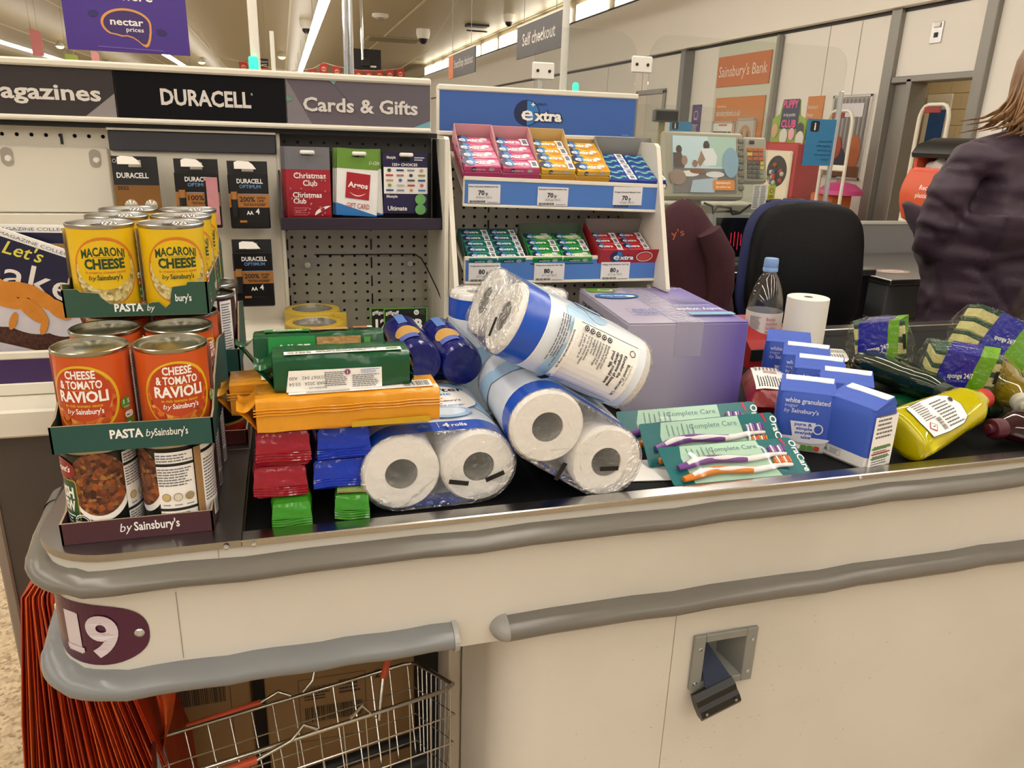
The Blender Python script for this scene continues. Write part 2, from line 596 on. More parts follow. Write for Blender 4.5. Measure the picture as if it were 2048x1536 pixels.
MB().box(-0.35, 0.35, -0.25, 0.25, -0.06, 0, DARK, bev=0.01).build('cover', o)
MB().box(-0.3, 0.3, -0.2, 0.2, -0.2, -0.16, DARK, RX(8), bev=0.01).build('flap', o)
for i, (x, y, z) in enumerate(((-9.27, 41.0, CEIL - 0.2), (-9.28, 51.5, CEIL - 0.2), (0.2, 39.9, CEIL - 0.2), (-3.84, 46.1, CEIL - 0.2))):
    o = empty('spotlight', T(x, y, z))
    tag(o, 'small glowing yellow spotlight fixed under the ceiling', 'spotlight', 'ceiling spotlights')
    MB().cyl((0, 0, 0.05), (0, 0, CEIL - z), 0.012, 0.012, 6, SHELL).build('stem', o)
    MB().lathe([(0.06, 0.2), (0.16, 0.08), (0.2, -0.02)], 12, SHELL).build('shade', o, 40)
    MB().lathe([(0.17, 0.03), (0.13, -0.08), (0, -0.12)], 12, mat('ffdf8a', 0.5, var=0, emit=6)).build('bulb', o, 40)

# ------------------------------------------------------------------ hanging signs
def hang(o, x0, x1, z, y=0.0):
    for x in (x0, x1):
        MB().cyl((x, y, z), (x, y, CEIL - o.location.z), 0.004, 0.004, 5, GREY).build('hanging_wire', o)
NP = mat('432788', 0.4, var=0.03)
o = empty('hanging_sign', T(-0.94, 6.0, 1.74))
tag(o, 'purple hanging sign with an orange outlined speech drop and white lettering', 'sign')
MB().box(-0.372, 0.372, -0.006, 0.006, 0, 0.62, NP, bev=0.002).build('board', o)
hang(o, -0.3, 0.3, 0.62)
p = Print(plane((0, -0.006, 0)), 0.001, 0.0006)
drop = []
for i in range(40):
    t = 2 * pi * i / 40
    x, y = 0.165 * cos(t), 0.098 * sin(t)
    drop.append((x, y))
drop = [(-0.005 + 0.152 * cos(rad(a)), 0.175 + 0.092 * sin(rad(a))) for a in range(0, 226, 9)]
drop += [(-0.075, 0.104), (-0.04, 0.095), (-0.005, 0.098), (0.03, 0.088), (0.06, 0.068), (0.085, 0.045), (0.105, 0.036), (0.122, 0.048), (0.136, 0.085), (0.145, 0.13)]
cx_, cy_ = 0.01, 0.16
p.poly(drop, mat('d79a4a', 0.4, var=0)).poly([(cx_ + (x - cx_) * 0.91, cy_ + (y - cy_) * 0.87) for x, y in drop], mat('3a2268', 0.4, var=0))
p.text('nectar', 0.0, 0.165, 0.042, WHITE, 0.02, w=0.2).text('prices', 0.045, 0.128, 0.026, WHITE, 0.01, w=0.105)
for u, v, a, r_ in ((-0.195, 0.225, 0.032, 10), (0.205, 0.135, 0.032, -10)):
    p.ell(u, v, a, 0.020, mat('2c1a63', 0.3, var=0), rot=r_)
p.text('are here', 0.0, 0.315, 0.06, WHITE, 0.015, w=0.34).line(-0.19, 0.028, 0.21, 0.02, 0.006, mat('6f56ad', 0.4, var=0))
p.build('lettering', o)
SG = mat('4a4748', 0.5, var=0.04)
for nm, y0, y1, txt, lab in (('Self checkout', 7.40, 8.93, 'Self checkout', 'dark grey hanging sign with white self checkout lettering'), ('SmartShop', 10.96, 12.77, 'SmartShop checkout', 'dark grey hanging sign with an orange end and smaller lettering')):
    o = empty('hanging_sign', T(2.6, (y0 + y1) / 2, 2.105))
    tag(o, lab, 'sign')
    L = (y1 - y0) / 2
    MB().box(-0.008, 0.008, -L, L, 0, 0.33, SG, bev=0.002).build('board', o)
    MB().box(-0.012, 0.012, -L, L, 0.325, 0.345, SHELL).build('top_rail', o)
    for yy in (-L * 0.7, L * 0.7):
        MB().cyl((0, yy, 0.345), (0, yy, CEIL - 2.105), 0.004, 0.004, 5, GREY).build('hanging_wire', o)
    p = Print(plane((-0.008, 0, 0.0), (0, -1, 0)), 0.001, 0.0006)
    if L > 0.8:
        p.rect(-L, 0, -L + 0.36, 0.33, mat('c96f35', 0.5, var=0))
        p.text(txt, 0.15, 0.13, 0.11, mat('cfc9c2', 0.5, var=0), 0.01, w=1.25)
    else:
        p.text(txt, 0.0, 0.12, 0.12, mat('d9d4cd', 0.5, var=0), 0.01, w=1.1)
    p.build('lettering', o)
o = empty('hanging_sign', T(-0.335, 22, 2.66))
tag(o, 'small black hanging sign with white lettering and an orange base', 'sign')
MB().box(-0.1, 0.1, -0.01, 0.01, 0, 0.28, BLACK).build('board', o)
hang(o, -0.06, 0.06, 0.28)
p = Print(plane((0, -0.01, 0)), 0.002, 0.001)
p.text('Customer', 0, 0.19, 0.045, WHITE, 0.01, w=0.18).text('service', 0, 0.12, 0.045, WHITE, 0.01, w=0.13).rect(-0.1, 0, 0.1, 0.06, mat('c96f35', 0.5, var=0)).build('lettering', o)
for i, (x, z, w_, h_, c_, lab) in enumerate(((-5.46, 2.72, 0.24, 0.6, 'd98a8a', 'tall pale red banner hanging from the ceiling'), (-4.24, 2.6, 0.17, 0.3, 'dd9a98', 'short pale red banner hanging by the lime sign'), (-4.76, 2.62, 0.28, 0.18, 'a9bd5a', 'lime green hanging sign with a rounded corner'))):
    o = empty('hanging_banner', T(x, 22, z))
    tag(o, lab, 'banner')
    q = [(-w_ / 2, 0), (w_ / 2, 0), (w_ / 2, h_ * 0.72), (w_ / 2 - 0.03, h_ * 0.9), (-w_ / 2, h_)]
    MB().prism(q, -0.006, 0.006, mat(c_, 0.6, var=0.1, scale=5), RX(90)).build('cloth', o)
    hang(o, -w_ * 0.4, w_ * 0.2, h_ * 0.8)
# television on a ceiling pole
o = empty('ceiling_television', T(2.02, 20, 2.66))
tag(o, 'black flat television hung on a chrome ceiling pole, seen from behind', 'television')
MB().box(-0.38, 0.38, -0.03, 0.03, 0, 0.47, BLACK, bev=0.01).build('casing', o)
MB().box(-0.1, 0.1, -0.10, -0.03, 0.08, 0.3, DARK, bev=0.02).build('bracket', o)
MB().cyl((-0.07, -0.12, 0.22), (-0.07, -0.12, CEIL - 2.66), 0.035, 0.035, 10, CHROME).build('pole', o, 40)
MB().box(0.12, 0.26, -0.034, -0.03, 0.07, 0.11, WHITE).build('label', o)
# bunting
FR = mat('b3352c', 0.6, var=0.06)
FP = [(-0.69, 2.47), (0.71, 2.40), (0.94, 2.52), (1.21, 2.48), (1.67, 2.43), (1.89, 2.43), (2.12, 2.45), (2.35, 2.47), (2.58, 2.50)]
st = MB()
st.tube([(-2.4, 18, CEIL), (-1.2, 18, 2.62), (-0.69, 18, 2.56), (0.2, 18, 2.42), (0.71, 18, 2.50), (0.94, 18, 2.63), (1.21, 18, 2.57), (1.67, 18, 2.52), (2.12, 18, 2.53), (2.58, 18, 2.60), (3.2, 18, 3.0), (4.2, 18, CEIL)], 0.008, 5, mat('cbb9a2', 0.6))
tag(st.build('bunting_string'), 'thin pale string carrying square red bunting flags', 'string')
for k, (x, z) in enumerate(FP):
    o = empty('bunting_flag', T(x, 17.998, z) @ RY(random.uniform(-10, 10)))
    tag(o, 'square red bunting flag with a pale round emblem', 'flag', 'bunting flags on the string')
    MB().box(-0.085, 0.085, -0.004, 0.004, -0.13, 0.1, FR).build('cloth', o)
    p = Print(plane((0, -0.004, -0.015)), 0.001, 0.001)
    p.ell(0, 0, 0.05, 0.05, mat('d9a48c', 0.6, var=0), 14).rect(-0.04, -0.012, 0.04, 0.012, FR)
    p.build('emblem', o)
# lane poles with green lamps
GL = mat('2fe3a0', 0.4, var=0, emit=1.6, name='green_lamp')
for i, (x, z, zl, lab) in enumerate(((-0.098, 3.4, 1.575, 'slim white lane pole with a green lamp'), (1.487, 1.60, 1.545, 'short lane post topped by a glowing green lamp'))):
    o = empty('lane_pole', T(x, 4, 0))
    tag(o, lab, 'pole')
    MB().cyl((0, 0, 0), (0, 0, z if i == 0 else zl - 0.02), 0.021 if i == 0 else 0.012, 0.021 if i == 0 else 0.012, 12, WHITE).build('post', o, 40)
    MB().lathe([(0.03, 0), (0.045, 0.005), (0.045, 0.02), (0, 0.02)], 16, GREY).build('foot', o, 40)
    if i == 0:
        MB().box(-0.03, 0.012, -0.05, -0.02, zl - 0.035, zl + 0.03, GL, bev=0.006).build('lamp', o)
    else:
        MB().lathe([(0.016, zl - 0.03), (0.017, zl + 0.015), (0.010, zl + 0.026), (0, zl + 0.027)], 12, GL).build('lamp', o, 40)
o = empty('chrome_pole', T(0.327, 4, 0))
tag(o, 'shiny chrome twin tube pole rising behind the grey header', 'pole')
for dx in (-0.013, 0.013):
    MB().cyl((dx, 0, 0), (dx, 0, CEIL), 0.011, 0.011, 12, CHROME).build('tube', o, 40)
MB().lathe([(0.05, 0), (0.05, 0.01), (0, 0.01)], 16, CHROME).build('foot', o, 40)
o = empty('thin_pole', T(-0.02, 4.0, 0))
tag(o, 'thin white pole ending below the ceiling beside the green lamp pole', 'pole')
MB().cyl((0, 0, 0), (0, 0, 1.72), 0.010, 0.010, 10, WHITE).build('post', o, 40)
MB().lathe([(0.03, 0), (0.03, 0.01), (0, 0.01)], 12, GREY).build('foot', o, 40)
o = empty('tall_pole', T(1.417, 4, 0))
tag(o, 'tall white pole beside the large dark hanging sign', 'pole')
MB().cyl((0, 0, 0), (0, 0, CEIL), 0.019, 0.019, 12, mat('d8d6cf', 0.4)).build('post', o, 40)
MB().lathe([(0.05, 0), (0.05, 0.012), (0, 0.012)], 16, GREY).build('foot', o, 40)

# ------------------------------------------------------------------ right wall pieces
OR = mat('c9713a', 0.5, var=0.04)
def wallboard(name, y0, y1, z0, z1, m, lab, cat, th=0.02, x=7.0, frame=None, fn=None):
    o = empty(name, T(x, y1, z0))
    tag(o, lab, cat)
    W, H = y1 - y0, z1 - z0
    MB().box(-th, 0, -W, 0, 0, H, m, bev=0.004).build('board', o)
    if frame:
        fm = MB()
        for a in ((0, W, 0, 0.035), (0, W, H - 0.035, H), (0, 0.035, 0, H), (W - 0.035, W, 0, H)):
            fm.box(-th - 0.012, -th, -a[1], -a[0], a[2], a[3], frame, bev=0.004)
        fm.build('frame', o)
    p = Print(plane((-th, 0, 0), (0, -1, 0)), 0.002, 0.001)
    fn(p, W, H)
    p.build('printed_sheet', o)
    return o
PALE = mat('cdd2c0', 0.5, var=0.03)
tall = empty('tall_display_board', T(6.975, 12.06, 0))
tag(tall, 'tall pale green wall board carrying two orange panels', 'board')
MB().box(-0.03, 0, -1.66, 0, 0.3, 2.78, PALE, bev=0.004).build('board', tall)
MB().box(-0.08, 0, -1.72, -1.66, 0.2, 2.78, GREY, bev=0.006).build('edge_post', tall)
wallboard('bank_sign', 10.52, 12.0, 2.145, 2.60, OR, 'orange wall panel with large white bank lettering', 'sign', 0.02, 6.943, None, fn=lambda p, W, H: p.text("Sainsbury's Bank", W / 2, H * 0.33, 0.16, mat('ecd9c8', 0.5, var=0), 0.005, w=1.36))
wallboard('bank_sign', 10.545, 11.95, 1.0, 1.98, mat('cf7f38', 0.5, var=0.04), 'orange wall panel with small web address lettering and two framed notices', 'sign', 0.02, 6.943, None, fn=lambda p, W, H: p.text('welcome to', 0.06, H - 0.15, 0.04, WHITE, align='L').text('sainsburysbank.co.uk', 0.06, H - 0.28, 0.09, WHITE, 0.005, 'L', w=0.72))
for y0, y1, z0, z1, lab, f_ in ((11.28, 11.93, 1.2, 1.62, 'white framed notice with a dark picture on the orange panel', 0), (10.68, 11.2, 1.1, 1.66, 'grey framed poster of an arched figure on the orange panel', 1)):
    def fn(p, W, H, f_=f_):
        if f_ == 0:
            p.rect(0, 0, W, H, PAPER).rect(0.04, 0.02, W - 0.06, H * 0.62, mat('4a4a48', 0.5, var=0.5, scale=6)).rect(0.2, H * 0.82, W - 0.2, H * 0.88, OR).text('S', W - 0.14, H * 0.42, 0.1, WHITE)
        else:
            p.rect(0, 0, W, H, mat('c9c4bc', 0.5)).ell(W / 2, H * 0.42, W * 0.36, H * 0.4, mat('b98f5e', 0.5, var=0)).ell(W / 2, H * 0.38, W * 0.25, H * 0.34, mat('4e5260', 0.5, var=0.3, scale=9)).ell(W / 2, H * 0.62, 0.06, 0.07, mat('c69a78', 0.5, var=0))
    wallboard('framed_notice', y0, y1, z0, z1, PAPER, lab, 'notice', 0.02, 6.921, mat('b8b4ac', 0.4), fn)
wallboard('purple_poster', 12.52, 12.82, 1.3, 1.9, mat('52397f', 0.5), 'narrow purple poster with a small white emblem on the wall', 'poster', fn=lambda p, W, H: p.hoop(W / 2, H * 0.72, 0.07, 0.07, 0.012, WHITE).text('nectar', W / 2, H * 0.58, 0.035, WHITE, 0.01).fine(0.05, 0.15, W - 0.05, 0.28, 4, WHITE))
wallboard('orange_poster', 9.26, 9.6, 1.35, 1.93, mat('d2853f', 0.5), 'upright orange poster with small white lettering beside the framed photograph', 'poster', fn=lambda p, W, H: p.text("Sainsbury's", 0.03, H - 0.16, 0.045, WHITE, 0, 'L', w=0.22).text('Energy', 0.03, H - 0.26, 0.045, WHITE, 0, 'L', w=0.13))
wallboard('orange_poster', 9.52, 9.72, 0.4, 1.5, mat('c8733a', 0.5), 'narrow orange poster lower on the wall behind the toy machine', 'poster', fn=lambda p, W, H: p.fine(0.03, 0.5, W - 0.03, 0.7, 4, WHITE))
def photo(p, W, H):
    p.rect(0, 0, W, H, mat('a9a4a0', 0.5))
    for k in range(9):
        p.rect(0.04 + k * 0.075, H * 0.35, 0.075 + k * 0.075, H - 0.05, mat('7d7b7c', 0.5, var=0))
    p.rect(0.15, H * 0.74, W - 0.12, H * 0.9, mat('d8d8de', 0.5, var=0))
    p.ell(W * 0.75, H * 0.32, 0.12, 0.22, mat('b86a3e', 0.5, var=0.2, scale=8)).ell(W * 0.35, H * 0.2, 0.16, 0.2, mat('3b3a48', 0.5, var=0.3, scale=8)).rect(0.03, 0.03, W - 0.03, H * 0.16, mat('7a5238', 0.5, var=0.3, scale=9)).ell(W * 0.3, H * 0.38, 0.09, 0.14, mat('b5533a', 0.5, var=0.2))
wallboard('framed_photograph', 8.32, 9.05, 0.89, 1.92, PAPER, 'large silver framed photograph of people on the white wall', 'picture', 0.03, 7.0, mat('b9b7b2', 0.35, 0.6), photo)
o = empty('wall_switch', T(7.0, 7.52, 2.43))
tag(o, 'small steel switch plate on the wall above the doorway', 'switch')
MB().box(-0.015, 0, -0.08, 0.08, -0.02, 0.2, STEEL, bev=0.004).build('plate', o)
MB().box(-0.025, -0.015, -0.025, 0.025, 0.04, 0.09, DARK, bev=0.004).build('button', o)
MB().box(-0.03, -0.015, -0.05, 0.05, 0.14, 0.19, WHITE, bev=0.01).build('lamp', o)
# grey service door further down the wall
sd = struct(MB().box(6.97, 7.0, 14.0, 15.1, 0, 2.13, mat('cfcabd', 0.5), bev=0.01).build('door_2'))
MB().box(6.93, 6.97, 14.12, 14.18, 1.0, 1.12, STEEL, bev=0.01).build('handle', sd)
MB().box(6.96, 7.0, 13.9, 14.0, 0, 2.2, DF, bev=0.01).box(6.96, 7.0, 15.1, 15.2, 0, 2.2, DF, bev=0.01).box(6.96, 7.0, 13.9, 15.2, 2.13, 2.22, DF, bev=0.01).build('frame', sd)
pl = struct(MB().box(6.8, 7.0, 12.95, 13.1, 0, 2.79, mat('77787a', 0.4), bev=0.01).build('trim_20'))

# toy capsule machine by the wall
o = empty('capsule_machine', T(6.0, 8.70, 0))
tag(o, 'red and cream toy capsule vending machine with a puppy header card', 'vending machine')
RED = mat('b4242c', 0.35, var=0.03)
MB().box(0.02, 0.45, -0.34, 0.34, 0, 1.32, RED, bev=0.02).build('cabinet', o)
fr_ = MB().box(-0.02, 0.03, -0.30, 0.30, 0.35, 1.22, mat('e6dcc4', 0.4), bev=0.02).build('front_panel', o)
pp = Print(plane((-0.02, 0, 0.35), (0, -1, 0)), 0.002, 0.001)
pp.ell(0.05, 0.62, 0.21, 0.19, mat('27272c', 0.25, var=0)).ell(0.12, 0.14, 0.09, 0.09, mat('34507e', 0.4, var=0)).rect(-0.24, 0.1, -0.14, 0.22, mat('6a6450', 0.4, var=0)).hoop(0.12, 0.14, 0.09, 0.09, 0.02, mat('b0562e', 0.4, var=0))
pp.build('printed_front', fr_)
for k in range(16):
    a = random.uniform(0, 2 * pi)
    rr = 0.15 * sqrt(random.random())
    MB().lathe([(0.03 * cos(rad(t)), 0.03 * sin(rad(t))) for t in range(-90, 91, 30)], 8, mat(random.choice(('b43a2e', '35568c', 'cfc7b4', '4a7f52')), 0.3), T(-0.03, -0.05 - rr * cos(a), 0.9 + rr * sin(a))).build('toy_capsule', o, 60)
hd = MB().prism([(-0.34, 0), (0.34, 0), (0.36, 0.28), (0.2, 0.34), (0.17, 0.52), (-0.16, 0.52), (-0.2, 0.36), (-0.34, 0.3)], -0.01, 0.01, mat('86a83c', 0.5, var=0.25, scale=6), T(0.1, 0, 1.3) @ RZ(-90) @ RX(90)).build('header_card', o)
pp = Print(plane((0.088, 0, 1.3), (0, -1, 0)), 0.002, 0.001)
pp.poly([(-0.17, 0.18), (0.2, 0.18), (0.18, 0.53), (-0.15, 0.53)], mat('1e2c52', 0.4, var=0)).text('PUPPY', 0.01, 0.43, 0.085, mat('e04a8a', 0.4, var=0), 0.03, w=0.3).text('CLUB', 0.01, 0.2, 0.085, mat('e04a8a', 0.4, var=0), 0.03, w=0.3).text('in my pocket', 0.01, 0.33, 0.04, WHITE, w=0.24)
for u, v, a, c_ in ((-0.26, 0.16, 0.07, 'c7a27c'), (-0.06, 0.09, 0.08, 'd8d6d0'), (0.1, 0.12, 0.06, 'e6a3b8'), (0.26, 0.17, 0.07, '3a3a3c'), (0.28, 0.06, 0.08, 'd9d6cf')):
    pp.ell(u, v, a, a * 1.2, mat(c_, 0.5, var=0))
pp.build('printed_picture', hd)
o = empty('orange_bin', T(6.2, 8.02, 0))
tag(o, 'orange plastic storage bin with a pink lid beside the toy machine', 'bin')
MB().box(0, 0.3, -0.2, 0.2, 0, 0.75, mat('c0622c', 0.5), bev=0.02).build('body', o)
MB().lathe([(0.26, 0), (0.25, 0.05), (0.16, 0.12), (0, 0.15)], 16, mat('c23f82', 0.4), T(0.15, -0.15, 0.75)).build('lid', o, 40)

# anti-theft gates
GM = mat('d9d4c6', 0.4, var=0.03)
for i, (y0, y1, x, z, lab) in enumerate(((6.80, 7.18, 5.5, 1.67, 'pale arched security gate in front of the framed photograph'), (5.60, 5.93, 5.5, 1.70, 'pale arched security gate beside the recycling bin'))):
    o = empty('security_gate', T(x, (y0 + y1) / 2, 0))
    tag(o, lab, 'security gate')
    h = (y1 - y0) / 2
    path = [(0, -h, 0.05), (0, -h, z - 0.16)] + [(0, -h * cos(rad(a)) if False else -h + (h * 0.5) * (1 - cos(rad(a))), z - 0.16 + 0.13 * sin(rad(a))) for a in range(15, 91, 25)]
    path += [(0, -p_[1], p_[2]) for p_ in path[::-1]]
    MB().tube(path, 0.017, 8, GM, squash=1.0).build('arch', o, 50)
    for zz in (0.25, 0.62, 1.05):
        MB().box(-0.02, 0.02, -h, h, zz, zz + 0.06, GM, bev=0.01).build('crossbar', o)
    MB().box(-0.09, 0.09, -h - 0.05, h + 0.05, 0, 0.07, GREY, bev=0.02).build('base', o)
    MB().box(-0.038, -0.02, -0.09, 0.09, z - 0.1, z - 0.05, mat('8a2a22', 0.4), bev=0.004).build('badge', o)
# recycling bin
o = empty('recycling_bin', T(4.5, 4.50, 0))
tag(o, 'black and orange recycling bin stuffed with plastic bags by the doorway', 'bin')
Mb = RZ(0)
MB().box(-0.02, 0.42, -0.26, 0.26, 0, 0.92, mat('1a1a1c', 0.55, bump=0.2, bscale=120), bev=0.03).build('lower_body', o)
MB().box(0.22, 0.44, -0.27, 0.27, 0.9, 1.3, DARK, bev=0.02).build('back_shell', o)
op = MB().grid(lambda u, v: (-0.05 - 0.06 * sin(pi * v), 0.29 - 0.58 * u, 0.80 + 0.36 * v - 0.05 * sin(pi * u) * (1 - v)), 12, 6, mat('c4502e', 0.4))
op.box(-0.04, 0.3, -0.29, -0.26, 0.85, 1.26, mat('c4502e', 0.4), bev=0.01).box(-0.04, 0.3, 0.26, 0.29, 0.85, 1.26, mat('c4502e', 0.4), bev=0.01)
op.box(-0.06, 0.0, -0.27, 0.27, 1.12, 1.17, mat('d4604a', 0.4), bev=0.015)
op = op.build('orange_front', o, 50)
pp = Print(lambda u, v, h: (-0.05 - 0.06 * sin(pi * (v / 0.36)) - h - 0.003, -u, 0.80 + v), 0.002, 0.001)
pp.text('Recycle your', 0.02, 0.22, 0.032, WHITE, 0.005, w=0.26).text('plastic bags here', 0.02, 0.165, 0.032, WHITE, 0.005, w=0.30).text('Orange', 0.02, 0.08, 0.02, WHITE).hoop(-0.06, 0.09, 0.015, 0.015, 0.003, WHITE)
pp.build('lettering', op)
MB().ring([[(x, y, z) for x, z in ((-0.06, 1.27), (-0.02, 1.33), (0.12, 1.38), (0.32, 1.37), (0.44, 1.28), (0.44, 1.24), (-0.05, 1.24))] for y in (-0.3, -0.29, 0.29, 0.3)], BLACK, None, True, True, True).build('hood', o, 40)
for k in range(7):
    y = -0.2 + 0.065 * k
    MB().lathe([(0.055 * cos(rad(t)) * (1 + 0.2 * (t % 60 == 0)), 0.06 * sin(rad(t))) for t in range(-90, 91, 30)], 7, mat(('d9d4d0', 'c9c2be', 'e2dedb')[k % 3], 0.3, bump=0.6, bscale=60), T(0.06, y, 1.16 + 0.03 * (k % 2)) @ RX(20 * k)).build('plastic_bag', o)
# ================================================================== till-side displays
class Thing:
    """an Empty at the thing's base; parts are given in world coordinates"""
    def __init__(s, name, label, cat, base, group=None, kind=None):
        s.o = empty(name, T(*base))
        s.off = T(-base[0], -base[1], -base[2])
        if kind:
            struct(s.o, label)
        else:
            tag(s.o, label, cat, group)
    def put(s, mb, name, smooth=None, parent=None):
        if isinstance(mb, Print):
            mb = mb.mb
        return mb.build(name, parent or s.o, smooth, None if parent else s.off)

def pegboard(mb, x0, x1, z0, z1, y, px, pz, hx, hz, r, m, skip=()):
    """sheet facing -Y with real round holes, one per grid cell"""
    nx, nz = int(round((x1 - x0) / px)), int(round((z1 - z0) / pz))
    px, pz = (x1 - x0) / nx, (z1 - z0) / nz
    for i in range(nx):
        for k in range(nz):
            cx, cz = x0 + (i + 0.5) * px, z0 + (k + 0.5) * pz
            if (i, k) in skip or i in skip:
                mb.add([(cx - px / 2, y, cz - pz / 2), (cx + px / 2, y, cz - pz / 2), (cx + px / 2, y, cz + pz / 2), (cx - px / 2, y, cz + pz / 2)], [(0, 1, 2, 3)], m)
                continue
            o8 = [(-1, -1), (0, -1), (1, -1), (1, 0), (1, 1), (0, 1), (-1, 1), (-1, 0)]
            out = [(cx + a * px / 2, y, cz + b * pz / 2) for a, b in o8]
            inn = [(cx + r * cos(rad(225 + 45 * q)), y, cz + r * sin(rad(225 + 45 * q))) for q in range(8)]
            bk = [(p[0], y + 0.004, p[2]) for p in inn]
            vs = out + inn + bk
            fs = [(q, (q + 1) % 8, 8 + (q + 1) % 8, 8 + q) for q in range(8)] + [(8 + q, 8 + (q + 1) % 8, 16 + (q + 1) % 8, 16 + q) for q in range(8)]
            mb.add(vs, fs, m)
    mb.box(x0, x1, y + 0.02, y + 0.022, z0, z1, DARK)
    return mb

# ---- gondola with header, magazines, batteries and gift cards
g = Thing('display_gondola', 'cream shop display unit with lettered header and three bays', 'display unit', (-0.2, 1.6, 0))
hd = g.put(MB().box(-0.85, 0.272, 1.502, 1.54, 1.300, 1.394, SHELL, bev=0.003), 'header_box')
g.put(MB().box(-0.85, 0.270, 1.488, 1.503, 1.384, 1.396, SHELL, bev=0.003), 'top_rail')
g.put(MB().box(-0.85, 0.270, 1.488, 1.503, 1.300, 1.309, SHELL, bev=0.003), 'bottom_rail')
g.put(MB().box(-0.85, 0.285, 1.51, 1.56, 1.291, 1.300, BLACK), 'shadow_gap')
for n, x0, x1, c_ in (('magazine_header_panel', -0.85, -0.266, '3f3a3b'), ('battery_header_panel', -0.264, 0.0095, '0b0b0f'), ('cards_header_panel', 0.0115, 0.269, '696169')):
    q = g.put(MB().box(x0, x1, 1.494, 1.502, 1.308, 1.385, mat(c_, 0.6, var=0.02, spec=0.15)), n)
    p = Print(plane((0, 1.494, 0)), 0.0005, 0.0004)
    LT = mat('d9d3cd', 0.45, var=0)
    if n.startswith('mag'):
        p.poly([(-0.315, 1.3082), (-0.266, 1.3082), (-0.266, 1.347)], mat('8c8685', 0.45, var=0.1, scale=200)).text('Magazines', -0.287, 1.334, 0.0235, LT, 0.025, 'R', w=0.180)
    elif n.startswith('bat'):
        p.text('DURACELL', -0.122, 1.333, 0.0245, LT, 0.03, w=0.146).text('R', -0.0465, 1.353, 0.004, LT)
    else:
        p.poly([(0.0115, 1.385), (0.0115, 1.3085), (0.054, 1.3085)], mat('7c757b', 0.45, var=0)).poly([(0.09, 1.385), (0.155, 1.3085), (0.269, 1.3085), (0.269, 1.385)], mat('5f5860', 0.45, var=0)).poly([(0.235, 1.3085), (0.269, 1.3085), (0.269, 1.322)], mat('6fa3b3', 0.45, var=0)).poly([(0.0115, 1.358), (0.022, 1.349), (0.0115, 1.345)], mat('5f8f7c', 0.45, var=0)).poly([(0.086, 1.385), (0.094, 1.377), (0.099, 1.385)], mat('6fa3a8', 0.45, var=0))
        p.text('Cards & Gifts', 0.142, 1.332, 0.0225, LT, 0.025, w=0.206)
    p.mb.build('lettering', q)
# backs of the bays
bm = MB()
pegboard(bm, -0.798, -0.29, 1.262, 1.291, 1.54, 0.0225, 0.029, 0, 0, 0.0035, SHELL)
bm.box(-0.85, -0.29, 1.541, 1.60, 0.86, 1.262, SHELL)
g.put(bm, 'magazine_back_panel')
g.put(MB().box(-0.368, -0.364, 1.538, 1.5405, 1.262, 1.279, BLACK), 'slot')
pl_ = g.put(MB().box(-0.85, -0.295, 1.532, 1.541, 1.147, 1.258, SHELL, bev=0.002).box(-0.85, -0.295, 1.525, 1.541, 0.90, 1.1455, mat('e0d9c9', 0.35, var=0.02), bev=0.002), 'hanging_plate')
for x in (-0.451, -0.316):
    rr = [(0.0095 * cos(rad(a)), (0.006 if sin(rad(a)) >= 0 else -0.006) + 0.0095 * sin(rad(a))) for a in range(0, 360, 24)]
    f = g.put(MB().prism(rr, 0, 0.0015, mat('a8a196', 0.5), T(x, 1.532, 1.240) @ RX(90)), 'keyhole_plate')
    g.put(MB().lathe([(0.0055, 0), (0.0055, 0.002), (0.0035, 0.004), (0, 0.004)], 14, WHITE, T(x + 0.002, 1.5305, 1.237) @ RX(90)), 'fixing_stud', 40)
bt = MB().box(-0.288, -0.0115, 1.52, 1.60, 0.86, 1.2915, mat('d6cfc0', 0.45, var=0.02), bev=0.002)
g.put(bt, 'battery_back_panel')
g.put(MB().box(-0.288, -0.0115, 1.512, 1.52, 1.2545, 1.2885, mat('34343a', 0.4, var=0.03), bev=0.002), 'battery_top_strip')
g.put(MB().box(-0.289, -0.011, 1.508, 1.521, 1.2885, 1.2925, SHELL, bev=0.001), 'battery_top_lip')
pb = MB()
pegboard(pb, -0.0055, 0.2935, 0.8695, 1.2915, 1.62, 0.0243, 0.0195, 0, 0, 0.0032, mat('b4aca0', 0.5, var=0.03), skip=())
g.put(pb, 'pegboard')
sl = MB()
for k in range(11):
    z = 0.872 + 0.0385 * k
    for x in (-0.0035, 0.1645, 0.2905):
        sl.box(x, x + 0.0028, 1.617, 1.6215, z, z + 0.022, BLACK)
g.put(sl, 'slot')
g.put(MB().box(-0.0115, -0.0045, 1.52, 1.63, 0.86, 1.2915, SHELL, bev=0.001), 'bay_side')
g.put(MB().box(0.2865, 0.2945, 1.44, 1.63, 0.86, 1.2915, SHELL, bev=0.001), 'bay_side')
g.put(MB().box(-0.30, -0.0115, 1.38, 1.53, 0.86, 0.945, SHELL, bev=0.004).box(-0.0115, 0.30, 1.31, 1.63, 0.80, 0.868, SHELL, bev=0.004), 'ledge')
g.put(MB().box(-0.85, -0.31, 1.30, 1.60, 0.815, 0.862, SHELL, bev=0.004), 'magazine_ledge')
g.put(MB().box(-0.488, 0.30, 1.33, 1.62, 0.0, 0.815, mat('4c453e', 0.55, var=0.06, scale=5)), 'base_panel')
g.put(MB().box(-0.505, -0.488, 1.325, 1.62, 0.0, 0.815, mat('8d8476', 0.5), bev=0.003), 'base_edge')
